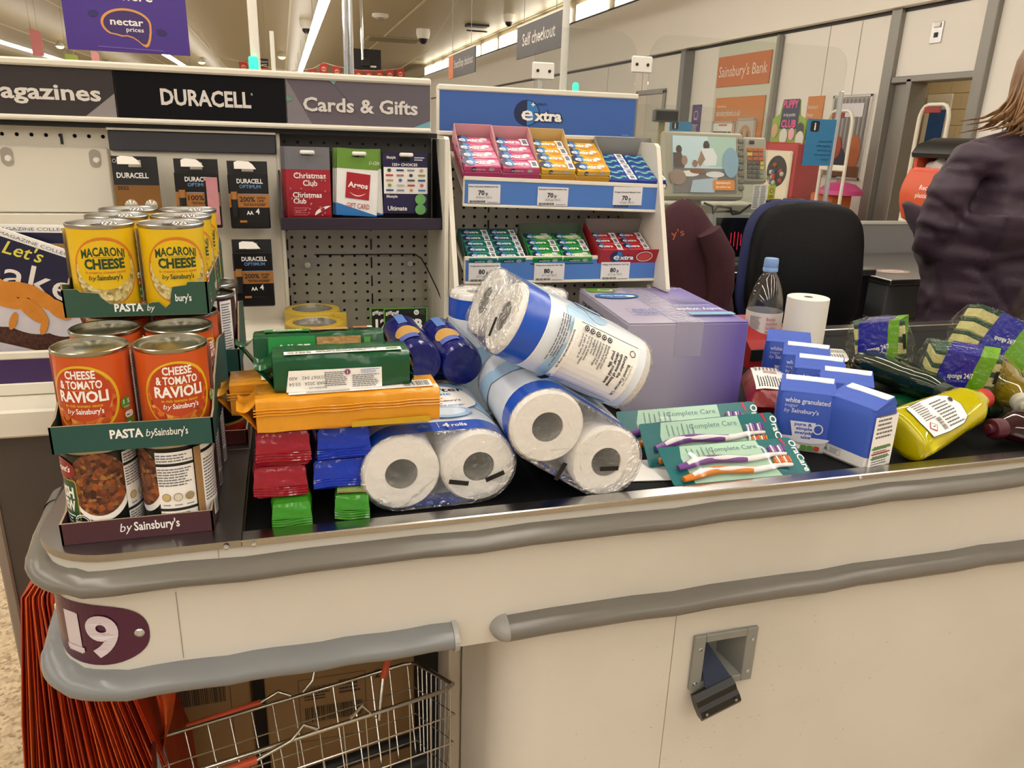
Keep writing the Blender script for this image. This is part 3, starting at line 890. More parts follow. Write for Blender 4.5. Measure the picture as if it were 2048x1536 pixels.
g.put(MB().box(-0.85, -0.30, 1.375, 1.384, 0.925, 0.938, SHELL, bev=0.002).box(-0.85, -0.30, 1.375, 1.384, 0.863, 0.884, SHELL, bev=0.002).box(-0.85, -0.30, 1.384, 1.52, 0.863, 0.868, SHELL), 'magazine_tray')
g.put(MB().box(-0.85, -0.30, 1.377, 1.383, 0.884, 0.925, PURPLE), 'magazine_tray_strip')

# ---- magazines leaning in the tray
NAVY = mat('15173a', 0.3, var=0.05)
CAKE = patterned('cake_crumb', ['2a130d', '4a2416', '5d3220'], 260, 0.6, 'NOISE', 0.0)
def magazine(P0, th, Y, label, full):
    c, s_ = cos(rad(th)), sin(rad(th))
    def W(u, v):
        return (P0[0] + u * c - v * s_, P0[1] + u * s_ + v * c)
    o = Thing('magazine', label, 'magazine', (P0[0] - 0.1, Y, 0.868), 'baking magazines in the tray')
    cn = [W(-0.185, -0.27), W(0.03, -0.27), W(0.03, 0), W(-0.185, 0)]
    cn = [(x, max(z, 0.869)) for x, z in cn]
    body = o.put(MB().prism([(x, -z) for x, z in cn][::-1], 0, 0.005, PAPER, T(0, Y, 0) @ RX(-90) @ T(0, 0, -0.005)), 'pages')
    fm = lambda u, v, h: (W(u, v)[0], Y - 0.0052 - h, W(u, v)[1])
    p = Print(fm, 0.0005, 0.0002)
    p.rect(-0.185, -0.27, 0.03, -0.0125, NAVY)
    p.text("SAINSBURY'S MAGAZINE COLLECTION", -0.075, -0.0095, 0.0052, GREYINK, 0.0, w=0.20)
    if full:
        YL = mat('d9cf52', 0.4, var=0)
        p.text("Let's", -0.066, -0.036, 0.021, YL, 0.01, w=0.056, shear=0.25, rot=3)
        p.text('bake', -0.048, -0.088, 0.046, mat('e8e2dc', 0.4, var=0), 0.0, w=0.140, rot=4, res=4)
        p.text('I', -0.152, -0.066, 0.05, mat('e8e2dc', 0.4, var=0))
        CR, ORG = mat('cfcad2', 0.45, var=0.1, scale=60), mat('cf8328', 0.4, var=0.2, scale=60)
        fm0 = p.f
        p.f = lambda u, v, h: fm0(u * 0.9 + 0.012, v + 0.030, h)
        p.poly([(-0.185, -0.185), (0.03, -0.165), (0.03, -0.215), (-0.185, -0.225)], CAKE)
        p.poly([(-0.185, -0.235), (0.03, -0.222), (0.03, -0.27), (-0.185, -0.27)], CAKE)
        p.poly([(-0.185, -0.222), (0.03, -0.208), (0.03, -0.228), (-0.06, -0.238), (-0.185, -0.242)], CR)
        for u, v, a, b in ((-0.165, -0.155, 0.05, 0.03), (-0.11, -0.165, 0.055, 0.026), (-0.05, -0.16, 0.05, 0.026), (0.0, -0.15, 0.04, 0.026), (-0.14, -0.14, 0.025, 0.02)):
            p.ell(u, v, a, b, CR)
        for u, v, a, r_ in ((-0.165, -0.125, 0.034, 15), (-0.12, -0.12, 0.034, -10), (-0.075, -0.118, 0.036, 10), (-0.035, -0.122, 0.03, -15), (-0.10, -0.14, 0.04, -5), (-0.045, -0.145, 0.03, -25), (-0.15, -0.142, 0.028, 5), (-0.005, -0.13, 0.025, -20)):
            p.ell(u, v, a, 0.013, ORG, rot=r_)
        for u, v in ((-0.135, -0.166), (-0.07, -0.172), (-0.02, -0.165)):
            p.ell(u, v, 0.006, 0.016, ORG)
        p.ell(-0.165, -0.265, 0.075, 0.05, mat('6f9a33', 0.4, var=0)).text('bakes', -0.135, -0.236, 0.009, PAPER, w=0.03).text('family...', -0.132, -0.249, 0.009, PAPER, w=0.034)
    else:
        p.rect(-0.185, -0.16, 0.03, -0.03, mat('a07a52', 0.4, var=0.3, scale=40))
    p.mb.build('printed_cover', body)
    return o
magazine((-0.346, 1.095), -22, 1.42, 'baking magazine with a cake slice cover leaning askew in the purple tray', True)
magazine((-0.352, 1.136), -1, 1.44, 'second baking magazine upright behind the askew one', False)

# ---- battery packs on hooks
COPPER = mat('b97f45', 0.35, 0.35, var=0.12, scale=30)
def battery_pack(x, z, y, w, h, label, style):
    o = Thing('battery_pack', label, 'battery pack', (x, y, z - h), 'battery packs on hooks')
    card = MB()
    hw = w / 2
    card.box(x - hw, x - 0.010, y, y + 0.0015, z - 0.018, z, DARK).box(x + 0.010, x + hw, y, y + 0.0015, z - 0.018, z, DARK).box(x - 0.011, x + 0.011, y, y + 0.0015, z - 0.006, z, DARK)
    card.box(x - hw, x + hw, y, y + 0.0015, z - h, z - 0.018, DARK)
    b = o.put(card, 'card')
    p = Print(plane((x, y, z)), 0.0005, 0.0003)
    if style == 'coin':
        p.rect(-hw, -h, hw, -0.048, mat('8a5f2c', 0.4, 0.2, var=0.1)).text('DURACELL', -0.005, -0.036, 0.0085, PAPER, 0.03, w=0.05).text('2032', -0.022, -0.056, 0.006, INK, 0.02, w=0.018)
        for u in (-0.012, 0.02):
            o.put(MB().lathe([(0.0115, 0), (0.0105, 0.004), (0.006, 0.006), (0, 0.0065)], 16, mat('b9b1a2', 0.15, 0.4), T(x + u, y, z - 0.083) @ RX(90)), 'coin_cell_blister', 50)
        p.hoop(-0.031, -0.008, 0.003, 0.003, 0.0006, PAPER, 12)
    else:
        BL = mat('6fa0d8', 0.4, var=0)
        p.rect(-hw, -0.0345, hw, -0.0185, mat('26262a', 0.3, var=0))
        o.put(MB().box(x - hw, x + hw, y - 0.012, y, z - h, z - 0.022, mat('111114', 0.3, var=0), bev=0.002), 'carton')
        p2 = Print(plane((x, y - 0.012, z)), 0.0004, 0.0002)
        p2.text('DURACELL', 0.003, -0.0375, 0.0075, PAPER, 0.03, w=0.044).text('OPTIMUM', 0.003, -0.046, 0.0058, BL, 0.01, w=0.036)
        p2.rect(-hw, -0.0795, hw, -0.056, COPPER).rect(-hw, -0.0562, hw, -0.0555, BL)
        tx = '100%' if style == 'open' else '200%'
        p2.text(tx, -0.003, -0.0695, 0.0085, INK, 0.02, w=0.026).text('EXTRA', 0.021, -0.0645, 0.0036, INK, 0.02, w=0.015).text('LIFE', 0.0195, -0.0695, 0.0036, INK, 0.02, w=0.011)
        p2.text('"EXTRA POWER"', 0.009, -0.0765, 0.0036, INK, 0.02, w=0.039).line(-0.012, -0.0718, 0.031, -0.0718, 0.0003, INK)
        if style != 'open':
            p2.text('AA', 0.0, -0.092, 0.0065, PAPER, 0.03, w=0.0115).text('4', 0.013, -0.091, 0.0095, PAPER, 0.02, w=0.007)
            p2.rect(-0.018, -0.106, -0.006, -0.102, COPPER).rect(-0.006, -0.106, 0.018, -0.102, BLACK)
        else:
            p2.rect(0.013, -h + 0.006, hw - 0.002, -0.03, mat('c98a92', 0.5, var=0.2, scale=60)).rect(0.011, -h + 0.006, 0.015, -0.036, BLACK)
        p2.mb.build('printed_front', o.o).matrix_basis = o.off
        bx = -0.025
        bat = o.put(MB().cyl((x + bx, y - 0.0145, z - 0.052), (x + bx, y - 0.0145, z - 0.065), 0.0055, 0.0055, 14, COPPER).cyl((x + bx, y - 0.0145, z - 0.065), (x + bx, y - 0.0145, z - 0.096), 0.0055, 0.0055, 14, BLACK), 'battery', 40)
    p.mb.build('printed_card', b)
    hk = Thing('display_hook', 'white plastic display hook with a tag holding a battery pack', 'hook', (x, y, z - 0.01), 'display hooks on the battery panel')
    hk.put(MB().tube([(x - 0.004, 1.52, z - 0.006), (x - 0.004, y - 0.03, z - 0.006), (x - 0.004, y - 0.036, z - 0.002)], 0.0022, 8, WHITE), 'rod', 40)
    hk.put(MB().prism([(-0.016, -0.006), (0.02, -0.006), (0.014, 0.002), (0.008, 0.0065), (-0.010, 0.0075), (-0.016, 0.005)], 0, 0.002, WHITE, T(x - 0.004, y - 0.036, z - 0.006) @ RX(78)), 'tag')
    return o
battery_pack(-0.246, 1.247, 1.482, 0.072, 0.115, 'coin cell battery card in black and gold with two clear blisters', 'coin')
battery_pack(-0.148, 1.245, 1.482, 0.072, 0.118, 'black battery carton with a pink edge hanging between two others', 'open')
battery_pack(-0.063, 1.243, 1.482, 0.068, 0.117, 'black and copper battery carton on the upper hook next to the gift cards', 'full')
battery_pack(-0.065, 1.105, 1.482, 0.069, 0.123, 'black and copper battery carton alone on the lower hook', 'full')

# ---- gift card tray
DKP = mat('2b2030', 0.35, var=0.03)
ct = Thing('gift_card_tray', 'dark purple tray holding hanging gift cards against a grey backing', 'card tray', (0.145, 1.53, 1.124))
cb = MB()
pegboard(cb, -0.009, 0.283, 1.262, 1.2905, 1.558, 0.0243, 0.0285, 0, 0, 0.0030, mat('57534f', 0.5))
cb.box(-0.009, 0.283, 1.558, 1.565, 1.13, 1.262, mat('3a3735', 0.5))
ct.put(cb, 'backing')
ct.put(MB().box(-0.009, 0.297, 1.462, 1.467, 1.124, 1.146, DKP, bev=0.001).box(-0.009, 0.297, 1.467, 1.565, 1.124, 1.128, DKP), 'lip')
ct.put(MB().prism([(1.462, 1.146), (1.565, 1.29), (1.565, 1.124), (1.462, 1.124)], 0, 0.003, DKP, Matrix(((0, 0, 1, -0.011), (1, 0, 0, 0), (0, 1, 0, 0), (0, 0, 0, 1)))), 'side_panel')
ct.put(MB().prism([(1.462, 1.146), (1.53, 1.29), (1.565, 1.29), (1.565, 1.124), (1.462, 1.124)], 0, 0.012, BLACK, Matrix(((0, 0, 1, 0.285), (1, 0, 0, 0), (0, 1, 0, 0), (0, 0, 0, 1)))), 'side_panel')
CRED, CGRY = mat('ab2330', 0.3, var=0.08, scale=60), mat('77757a', 0.3)
def gift_card(kind, x, z, y, w, h, rot, label, n):
    grp = 'gift cards hanging in the tray'
    o = Thing('gift_card', label, 'gift card', (x, y, z - h), grp)
    c, s_ = cos(rad(rot)), sin(rad(rot))
    fm = lambda u, v, hh: (x + u * c - v * s_, y - hh, z + u * s_ + v * c)
    m = MB()
    b = Print(fm, 0.0, 0.0)
    hw = w / 2
    mm = {'xmas': CRED, 'store': PAPER, 'multi': mat('251c46', 0.3)}[kind]
    for a in ((-hw, -h, hw, -0.015), (-hw, -0.015, -0.011, 0), (0.011, -0.015, hw, 0), (-0.011, -0.006, 0.011, 0)):
        m.add([fm(a[0], a[1], 0), fm(a[2], a[1], 0), fm(a[2], a[3], 0), fm(a[0], a[3], 0), fm(a[0], a[1], -0.001), fm(a[2], a[1], -0.001), fm(a[2], a[3], -0.001), fm(a[0], a[3], -0.001)], [(0, 1, 2, 3), (7, 6, 5, 4), (0, 4, 5, 1), (1, 5, 6, 2), (2, 6, 7, 3), (3, 7, 4, 0)], mm)
    body = o.put(m, 'card')
    p = Print(fm, 0.0004, 0.0002)
    if kind == 'xmas':
        for a in ((-hw, -0.04, hw, -0.015), (-hw, -0.015, -0.011, 0), (0.011, -0.015, hw, 0), (-0.011, -0.006, 0.011, 0)):
            p.rect(*a, CGRY)
        if n == 0:
            p.text('Christmas', 0.003, -0.0555, 0.0098, PAPER, 0.02, w=0.058).text('Club', 0.003, -0.069, 0.0098, PAPER, 0.02, w=0.026)
            p.rrect(-hw + 0.005, -h + 0.003, hw - 0.001, -0.078, 0.004, mat('a01c2a', 0.25, var=0.1, scale=60))
            p.text('Christmas', -0.003, -0.090, 0.0092, PAPER, 0.02, w=0.052).text('Club', -0.017, -0.101, 0.0092, PAPER, 0.02, w=0.023).fine(-0.028, -0.124, 0.0, -0.107, 4, mat('c9606a', 0.4, var=0))
            p.ell(hw - 0.001, -h + 0.004, 0.03, 0.018, PAPER, 10, 90, 180).rect(hw - 0.02, -h + 0.012, hw - 0.013, -h + 0.019, CRED)
            r_ = random.Random(4)
            for _ in range(26):
                u, v = r_.uniform(-hw + 0.004, hw - 0.004), r_.uniform(-0.125, -0.043)
                p.ell(u, v, 0.0016, 0.0016, mat('cf7a80', 0.4, var=0), 8)
    elif kind == 'store':
        GRN = mat('6f9a3a', 0.3, var=0.02)
        for a in ((-hw, -0.036, hw, -0.015), (-hw, -0.015, -0.011, 0), (0.011, -0.015, hw, 0), (-0.011, -0.006, 0.011, 0)):
            p.rect(*a, GRN)
        p.poly([(-hw, -h), (hw, -h), (hw, -h + 0.002), (-hw, -h + 0.023)], mat('2f78bf', 0.3, var=0))
        if n == 0:
            p.poly([(-0.022, -0.089), (0.022, -0.092), (0.024, -0.045), (-0.020, -0.042)], mat('b1202a', 0.3, var=0))
            p.text('Argos', 0.001, -0.070, 0.0095, PAPER, 0.03, w=0.037, rot=-4)
            p.poly([(-0.015 + 0.032 * i / 10, -0.078 - 0.0055 * sin(pi * i / 10) - 0.001 * i / 10) for i in range(11)] + [(-0.015 + 0.032 * i / 10, -0.078 - 0.0075 * sin(pi * i / 10) - 0.001 * i / 10) for i in range(10, -1, -1)], PAPER)
            p.text('GIFT CARD', 0.002, -0.108, 0.0092, mat('b1202a', 0.4, var=0), 0.0, w=0.043, rot=-3).text('£1-£200', 0.03, -0.026, 0.006, PAPER, 0.0, w=0.019)
    else:
        p.rect(-hw + 0.001, -0.075, hw, -0.026, PAPER).text('125+ CHOICES', 0.0, -0.0235, 0.0047, PAPER, 0.03, w=0.048).text('lifestyle', -0.026, -0.0105, 0.0048, PAPER, 0.02, w=0.017).fine(0.018, -0.014, 0.038, -0.006, 2, PAPER)
        for r_ in range(5):
            for k in range(4):
                cc = ('3a4640', 'b8b4b0', '2a3f78', 'c23a36', '8a8a90', 'c06a62', 'c99a6a', '3a3a40', '4a70a8', '8a9a50')[(r_ * 3 + k * 2) % 10]
                u, v = -0.030 + 0.0205 * k, -0.0315 - 0.0092 * r_
                if (r_ + k) % 3 == 0:
                    p.ell(u, v, 0.0036, 0.0032, mat(cc, 0.4, var=0), 12)
                else:
                    p.rect(u - 0.007, v - 0.0016, u + 0.007, v + 0.0016, mat(cc, 0.4, var=0))
        p.text('lifestyle', -0.026, -0.082, 0.005, PAPER, 0.02, w=0.021).text('Ultimate', -0.016, -0.106, 0.0082, PAPER, 0.02, w=0.037)
        for v in (-0.085, -0.104):
            p.ell(hw - 0.013, v, 0.0105, 0.0100, mat('6fae62', 0.4, var=0), 22)
    p.mb.build('printed_front', body)
    return o
for n in (2, 1, 0):
    gift_card('xmas', 0.042 - 0.0035 * n, 1.2695, 1.502 + 0.005 * n, 0.080, 0.127, 0, ('red christmas savings card under a grey hanging strip, front of its row', 'red and grey savings card showing behind the front one', 'red and grey savings card showing behind the front one')[n], n)
for n in (3, 2, 1, 0):
    gift_card('store', 0.1345 - 0.0025 * n + (0.006 if n == 1 else 0), 1.268, 1.502 + 0.005 * n, 0.076, 0.122, (-3, 1.5, -1, -2)[n], ('white and green gift card with a red square logo and blue base', 'white and green gift card peeking out behind the red logo card', 'white and green gift card peeking out behind the red logo card', 'white and green gift card peeking out behind the red logo card')[n], n)
for n in (1, 0):
    gift_card('multi', 0.2215 + 0.003 * n, 1.263, 1.502 + 0.006 * n, 0.083, 0.112, 0, ('dark purple gift card with rows of tiny shop logos and green discs', 'dark purple gift card hidden behind the one with tiny logos')[n], n)
for x in (0.042, 0.1345, 0.2215):
    hk = Thing('card_hook', 'white plastic hook with a T shaped tip holding gift cards', 'hook', (x, 1.5, 1.255), 'hooks in the gift card tray')
    hk.put(MB().tube([(x - 0.006, 1.556, 1.258), (x - 0.006, 1.485, 1.258)], 0.0018, 6, WHITE).tube([(x + 0.006, 1.556, 1.258), (x + 0.006, 1.485, 1.258)], 0.0018, 6, WHITE), 'rod')
    hk.put(MB().box(x - 0.013, x + 0.013, 1.480, 1.486, 1.257, 1.264, WHITE, bev=0.002), 'tip')

# ---- clear holder, phone cards and cable in the lower bay
ACR = clear_film('acrylic', 'fbfcfb', 0.012, 0.03, fres=0.2)
h = Thing('acrylic_holder', 'clear acrylic leaflet holder hung on the grey pegboard', 'holder', (0.136, 1.58, 0.87))
h.put(MB().box(0.001, 0.272, 1.605, 1.608, 0.90, 1.05, ACR), 'back_sheet')
h.put(MB().box(0.001, 0.272, 1.50, 1.503, 0.895, 0.985, ACR), 'front_sheet')
h.put(MB().box(0.001, 0.272, 1.503, 1.605, 0.895, 0.898, ACR).box(0.001, 0.003, 1.503, 1.605, 0.898, 1.0, ACR).box(0.270, 0.272, 1.503, 1.605, 0.898, 1.0, ACR), 'side_sheet')
for x in (0.035, 0.245):
    h.put(MB().lathe([(0.006, 0), (0.006, 0.002), (0.0025, 0.004), (0, 0.004)], 14, mat('c9c4ba', 0.3), T(x, 1.604, 1.036) @ RX(90)), 'fixing_peg', 40)
cbl = MB().tube([(0.05, 1.612, 1.056), (0.255, 1.600, 1.057), (0.266, 1.585, 1.050), (0.272, 1.55, 1.035), (0.284, 1.50, 1.00), (0.290, 1.46, 0.975), (0.293, 1.43, 0.945), (0.296, 1.42, 0.90), (0.292, 1.41, 0.872)], 0.0013, 6, BLACK).build('cable', smooth=60)
tag(cbl, 'thin black cable drooping down the side of the pegboard bay', 'cable')
for i, (x, y, lab) in enumerate(((0.212, 1.45, 'black phone card with a green border and large white 12GB lettering'), (0.187, 1.457, 'black phone card with a green border half hidden behind its twin'))):
    o = Thing('phone_card', lab, 'phone card', (x, y, 0.868), 'phone cards')
    b = o.put(MB().box(x - 0.0425, x + 0.0425, y, y + 0.002, 0.868, 0.976, mat('1d1f1c', 0.35), bev=0.0005), 'card')
    p = Print(plane((x, y, 0.976)), 0.0004, 0.0002)
    p.frame(-0.0425, -0.108, 0.0425, 0, 0.0022, mat('5f9a3c', 0.4, var=0)).text('giffgaff', -0.026, -0.0125, 0.0068, PAPER, 0.02, w=0.026).text('12 GB', 0.0, -0.044, 0.0205, PAPER, 0.04, w=0.066)
    p.ell(0.021, -0.0095, 0.0052, 0.0052, PAPER, 16).text('U', 0.021, -0.0118, 0.0045, INK, 0.03).fine(0.028, -0.014, 0.039, -0.004, 4, GREYINK).rrect(-0.014, -0.0155, 0.014, -0.011, 0.002, BLACK).fine(-0.03, -0.075, 0.03, -0.052, 4, PAPER)
    p.mb.build('printed_front', b)
# yellow-lidded tins on the ledge
for i, (y, lab) in enumerate(((1.362, 'round tin with a yellow rimmed lid, in front of its twin'), (1.475, 'round tin with a yellow rimmed lid, behind its twin'))):
    x, r_ = 0.037, 0.051
    o = Thing('lidded_tin', lab, 'tin', (x, y, 0.868), 'yellow lidded tins')
    o.put(MB().lathe([(0, 0), (r_ - 0.003, 0), (r_ - 0.003, 0.082)], 36, mat('2c3b2a', 0.35), T(x, y, 0.8685)), 'body', 40)
    o.put(MB().lathe([(r_ - 0.002, 0.078), (r_ + 0.001, 0.080), (r_ + 0.001, 0.102), (r_ - 0.001, 0.106), (r_ - 0.012, 0.1075), (r_ - 0.0135, 0.1055)], 36, mat('b89a2a', 0.4, var=0.06), T(x, y, 0.8685)), 'lid_ring', 40)
    o.put(MB().lathe([(r_ - 0.0135, 0.1055), (r_ - 0.015, 0.100), (r_ - 0.03, 0.101), (0, 0.1015)], 36, mat('8f8c86', 0.2, 0.5), T(x, y, 0.8685)), 'lid_window', 40)
o = MB().box(0.06, 0.098, 1.44, 1.443, 0.868, 0.972, mat('c9a83a', 0.4), bev=0.0005).build('yellow_card')
tag(o, 'yellow edged card standing behind the yellow lidded tins', 'card')

# ================================================================== chewing gum display
e = Thing('gum_display', 'cream and blue chewing gum display stand with two tilted shelves', 'display stand', (0.52, 1.6, 0))
EB = mat('3a62ab', 0.4, var=0.03)
e.put(MB().box(0.307, 0.735, 1.602, 1.64, 1.297, 1.394, SHELL, bev=0.003).box(0.303, 0.738, 1.594, 1.604, 1.383, 1.394, SHELL, bev=0.002).box(0.303, 0.738, 1.594, 1.604, 1.297, 1.306, SHELL, bev=0.002), 'header_box')
hp = e.put(MB().box(0.307, 0.734, 1.597, 1.603, 1.306, 1.383, EB), 'header_panel')
p = Print(plane((0.514, 1.597, 1.344)), 0.0004, 0.0003)
DB = mat('1b2750', 0.4, var=0)
def extra_logo(p, u, v, k, small=False, bg=True):
    """white word with a dark and blue roundel behind its first letter"""
    if bg:
        p.ell(u - 0.028 * k, v + 0.004 * k, 0.026 * k, 0.024 * k, DB, 20 if not small else 12)
        p.ell(u - 0.028 * k, v + 0.004 * k, 0.0235 * k, 0.0225 * k, mat('2f7cc0', 0.4, var=0), 12 if not small else 8, -90, 90)
    if bg and not small:
        p.text('xtra', u + 0.0145 * k, v - 0.009 * k, 0.0185 * k, DB, 0.10, w=0.061 * k)
    p.text('e', u - 0.0275 * k, v - 0.009 * k, 0.026 * k, PAPER, 0.015, w=0.024 * k)
    p.text('xtra', u + 0.0145 * k, v - 0.009 * k, 0.0185 * k, PAPER, 0.04, w=0.056 * k)
extra_logo(p, 0.006, -0.002, 1.08)
p.poly([(-0.012, 0.024), (-0.0105, 0.0205), (-0.007, 0.019), (-0.0105, 0.0175), (-0.012, 0.014), (-0.0135, 0.0175), (-0.017, 0.019), (-0.0135, 0.0205)], PAPER)
p.text("WRIGLEY'S", 0.008, 0.0185, 0.0038, DB, 0.02, w=0.02).fine(0.19, -0.036, 0.208, -0.033, 1, mat('8aa2cf', 0.4, var=0))
p.mb.build('lettering', hp)
for x in (0.296, 0.737):
    sp = MB()
    sp.prism([(1.50, 1.295), (1.64, 1.297), (1.64, 0.86), (1.475, 0.86), (1.475, 1.007), (1.390, 1.007), (1.388, 1.012), (1.488, 1.288)], 0, 0.009, SHELL, Matrix(((0, 0, 1, x), (1, 0, 0, 0), (0, 1, 0, 0), (0, 0, 0, 1))))
    e.put(sp, 'side_panel')
pg = MB()
pegboard(pg, 0.305, 0.737, 0.87, 1.297, 1.625, 0.0243, 0.0194, 0, 0, 0.0034, mat('b9b2a6', 0.5, var=0.03))
for k in range(11):
    for x in (0.418, 0.662):
        pg.box(x, x + 0.0028, 1.622, 1.6265, 0.872 + 0.0385 * k, 0.894 + 0.0385 * k, BLACK)
e.put(pg, 'pegboard')
e.put(MB().box(0.296, 0.746, 1.475, 1.64, 0.80, 0.868, SHELL, bev=0.004), 'foot')
PRICE = [((0.041, '70p', 'Extra Refresher Bubblemint 7pc', '£4.46 per 100 G'), (0.182, '70p', 'Refreshers Tropical Handybox 7pc', '£4.67 per 100 G'), (0.343, '70p', 'Wrigley Airwaves Menthol Gum', '£5 per 100 G')), ((0.041, '80p', 'Wrigley Extra Cool Breeze Gum 14g', '£5.71 per 100 G'), (0.176, '80p', 'Wrigley Extra Spearmint Gum 10pc', '£5.71 per 100 G'), (0.320, '80p', 'Wrigley Extra Strawberry Gum 14g', '£5.71 per 100 G'))]
SHELF = ((0.329, 1.47, 1.225, 0.427, 0.057, -1.35, 28.5), (0.327, 1.448, 1.0745, 0.419, 0.054, -0.2, 25))
for si, (x0, y0, z1, w_, h_, ro, tl) in enumerate(SHELF):
    Ms = T(x0, y0, z1) @ RY(-ro)
    q = e.put(MB().box(0, w_, 0, 0.006, -h_, 0, SHELL, Ms, bev=0.002).box(0, w_, -0.003, 0.001, -0.0075, 0, SHELL, Ms, bev=0.001).box(0, w_, -0.003, 0.001, -h_, -h_ + 0.005, SHELL, Ms, bev=0.001), 'shelf_edge')
    ca, sa = cos(rad(tl)), sin(rad(tl))
    e.put(MB().box(0, w_ if si else w_ - 0.012, 0.004, 0.155, -0.004, 0, SHELL, T(x0, y0, z1 - 0.03 if si else z1 - 0.032) @ RX(tl), bev=0.001), 'shelf_tray')
    e.put(MB().box(0.003, w_ - 0.006, -0.001, 0.0, -h_ + 0.006, -0.008, mat('4a78c0', 0.35, var=0.02), Ms), 'price_strip', parent=None)
    for (u, pr, t1, t2) in PRICE[si]:
        tk = e.put(MB().box(u - 0.032, u + 0.032, -0.003, -0.0015, -h_ + 0.0065, -0.0145 if si == 0 else -0.0125, mat('dcdada', 0.4, var=0), Ms @ RY(random.uniform(-1.2, 1.2))), 'price_ticket')
        o_ = Ms @ Vector((u, -0.0031, -0.0145))
        p = Print(plane(o_), 0.0003, 0.0002)
        p.text(t1, -0.030, -0.005, 0.0026, INK, 0.02, 'L', w=0.058).text(pr[:2], -0.006, -0.0195, 0.0085, INK, 0.03, w=0.0125).text('p', 0.005, -0.0195, 0.0062, INK, 0.02).text(t2, -0.001, -0.026, 0.0042, GREYINK, 0.0, w=0.031).bars(-0.029, -0.034, 0.002, -0.0298, INK, 18, seed=si).fine(0.006, -0.0345, 0.028, -0.032, 1, GREYINK)
        p.mb.build('lettering', tk)
# gum packs
def gum_proto(name, L, D, H, base, alt, logo, side):
    """one little flow-wrapped pack: body, print"""
    b = MB().box(-L / 2, L / 2, 0, D, 0, H, base, bev=0.0018).build(name)
    p = Print(plane((0, 0, H), (1, 0, 0), (0, 1, 0)), 0.0003, 0.00012)
    k = L / 0.074
    if logo == 'extra':
        if alt:
            p.ell(0.008 * k, D * 0.4, 0.015 * k, D * 0.38, alt, 12).ell(0.027 * k, D * 0.35, 0.007 * k, D * 0.25, alt, 10)
        extra_logo(p, -0.008 * k, D * 0.52, 0.60 * k * min(1, D / 0.026), True)
        if side == 'code':
            p.poly([(0.020 * k, 0.001), (0.036 * k, 0.001), (0.036 * k, D - 0.001), (0.018 * k, D - 0.001), (0.0215 * k, D * 0.5)], PAPER)
            p.rect(0.024 * k, D * 0.2, 0.033 * k, D * 0.8, mat('6a7088', 0.5, var=0.4, scale=900))
        else:
            p.ell(0.020 * k, D * 0.62, 0.008 * k, D * 0.2, mat('d9d9de', 0.3, var=0), 12).fine(-0.008 * k, D * 0.2, 0.018 * k, D * 0.34, 1, PAPER)
    else:
        p.poly([(-0.034 * k + 0.045 * k * i / 10, D * (0.62 + 0.16 * sin(i * 0.9))) for i in range(11)] + [(-0.034 * k + 0.045 * k * i / 10, D * (0.30 + 0.16 * sin(i * 0.9))) for i in range(10, -1, -1)], mat('7fd0c4', 0.4, var=0))
        p.text('Airwaves', -0.0115 * k, D * 0.38, D * 0.27, mat('0d6a62', 0.4, var=0), 0.03, w=0.036 * k)
        p.poly([(0.016 * k, 0.001), (0.035 * k, 0.001), (0.035 * k, D - 0.001), (0.014 * k, D - 0.001)], PAPER).rect(0.020 * k, D * 0.2, 0.031 * k, D * 0.8, mat('7a8098', 0.5, var=0.4, scale=900))
    p.mb.build('printed_wrapper', b)
    pf = Print(plane((0, 0, 0)), 0.0003, 0.00012)
    if logo == 'extra':
        pf.ell(-0.018 * k, H * 0.5, H * 0.36, H * 0.36, DB, 10).text('extra', -0.008 * k, H * 0.32, H * 0.36, mat('d0cbc8', 0.4, var=0), 0.02, w=0.026 * k).ell(0.018 * k, H * 0.5, 0.006, H * 0.32, mat('b0b0b4', 0.3, var=0), 10)
        pf.mb.build('printed_edge', b)
    return b
PINK, YEL, BLU = mat('c9507f', 0.28, var=0.12, scale=70), mat('dcb02c', 0.28, var=0.08, scale=70), mat('1d3f9a', 0.28, var=0.05)
TEA, GRE, REDG = mat('1f7470', 0.25, var=0.08), mat('1c8a3c', 0.28, var=0.06), mat('b01f2c', 0.28, var=0.06)
PK2, YE2 = mat('cc7d9e', 0.3, var=0), mat('d9912a', 0.3, var=0)
def gum_box(x, y, z, tl, w_, d_, h_, cm, inm, label, front=0.5, rz=0.0, back=0.02, fl=None):
    """open card box on a tilted shelf; local y runs up the slope"""
    o = empty('gum_box', T(x, y, z) @ RZ(rz) @ RX(tl))
    tag(o, label, 'display box', 'gum boxes on the stand')
    t = 0.0009
    MB().box(-w_ / 2, w_ / 2, 0, d_, 0, t, cm).build('bottom', o)
    MB().box(-w_ / 2, w_ / 2, d_ - t, d_, 0, h_ + back, inm).build('back_flap', o)
    for s_ in (-1, 1):
        sd = MB().prism([(0, 0), (d_, 0), (d_, h_ + back), (d_ * 0.55, h_ + back * 0.4), (0, h_ * front)], -t / 2, t / 2, inm, T(s_ * (w_ / 2 - t / 2), 0, 0) @ Matrix(((0, 0, 1, 0), (1, 0, 0, 0), (0, 1, 0, 0), (0, 0, 0, 1)))).box((s_ * w_ / 2) - 0.0003, (s_ * w_ / 2) + 0.0003, 0.001, d_ - 0.001, 0.001, h_ * front, cm)
        sd.build('side_wall', o)
    fw = MB().box(-w_ / 2, w_ / 2, 0, t, 0, h_ * front if fl is None else fl, cm).build('front_lip', o)
    return o
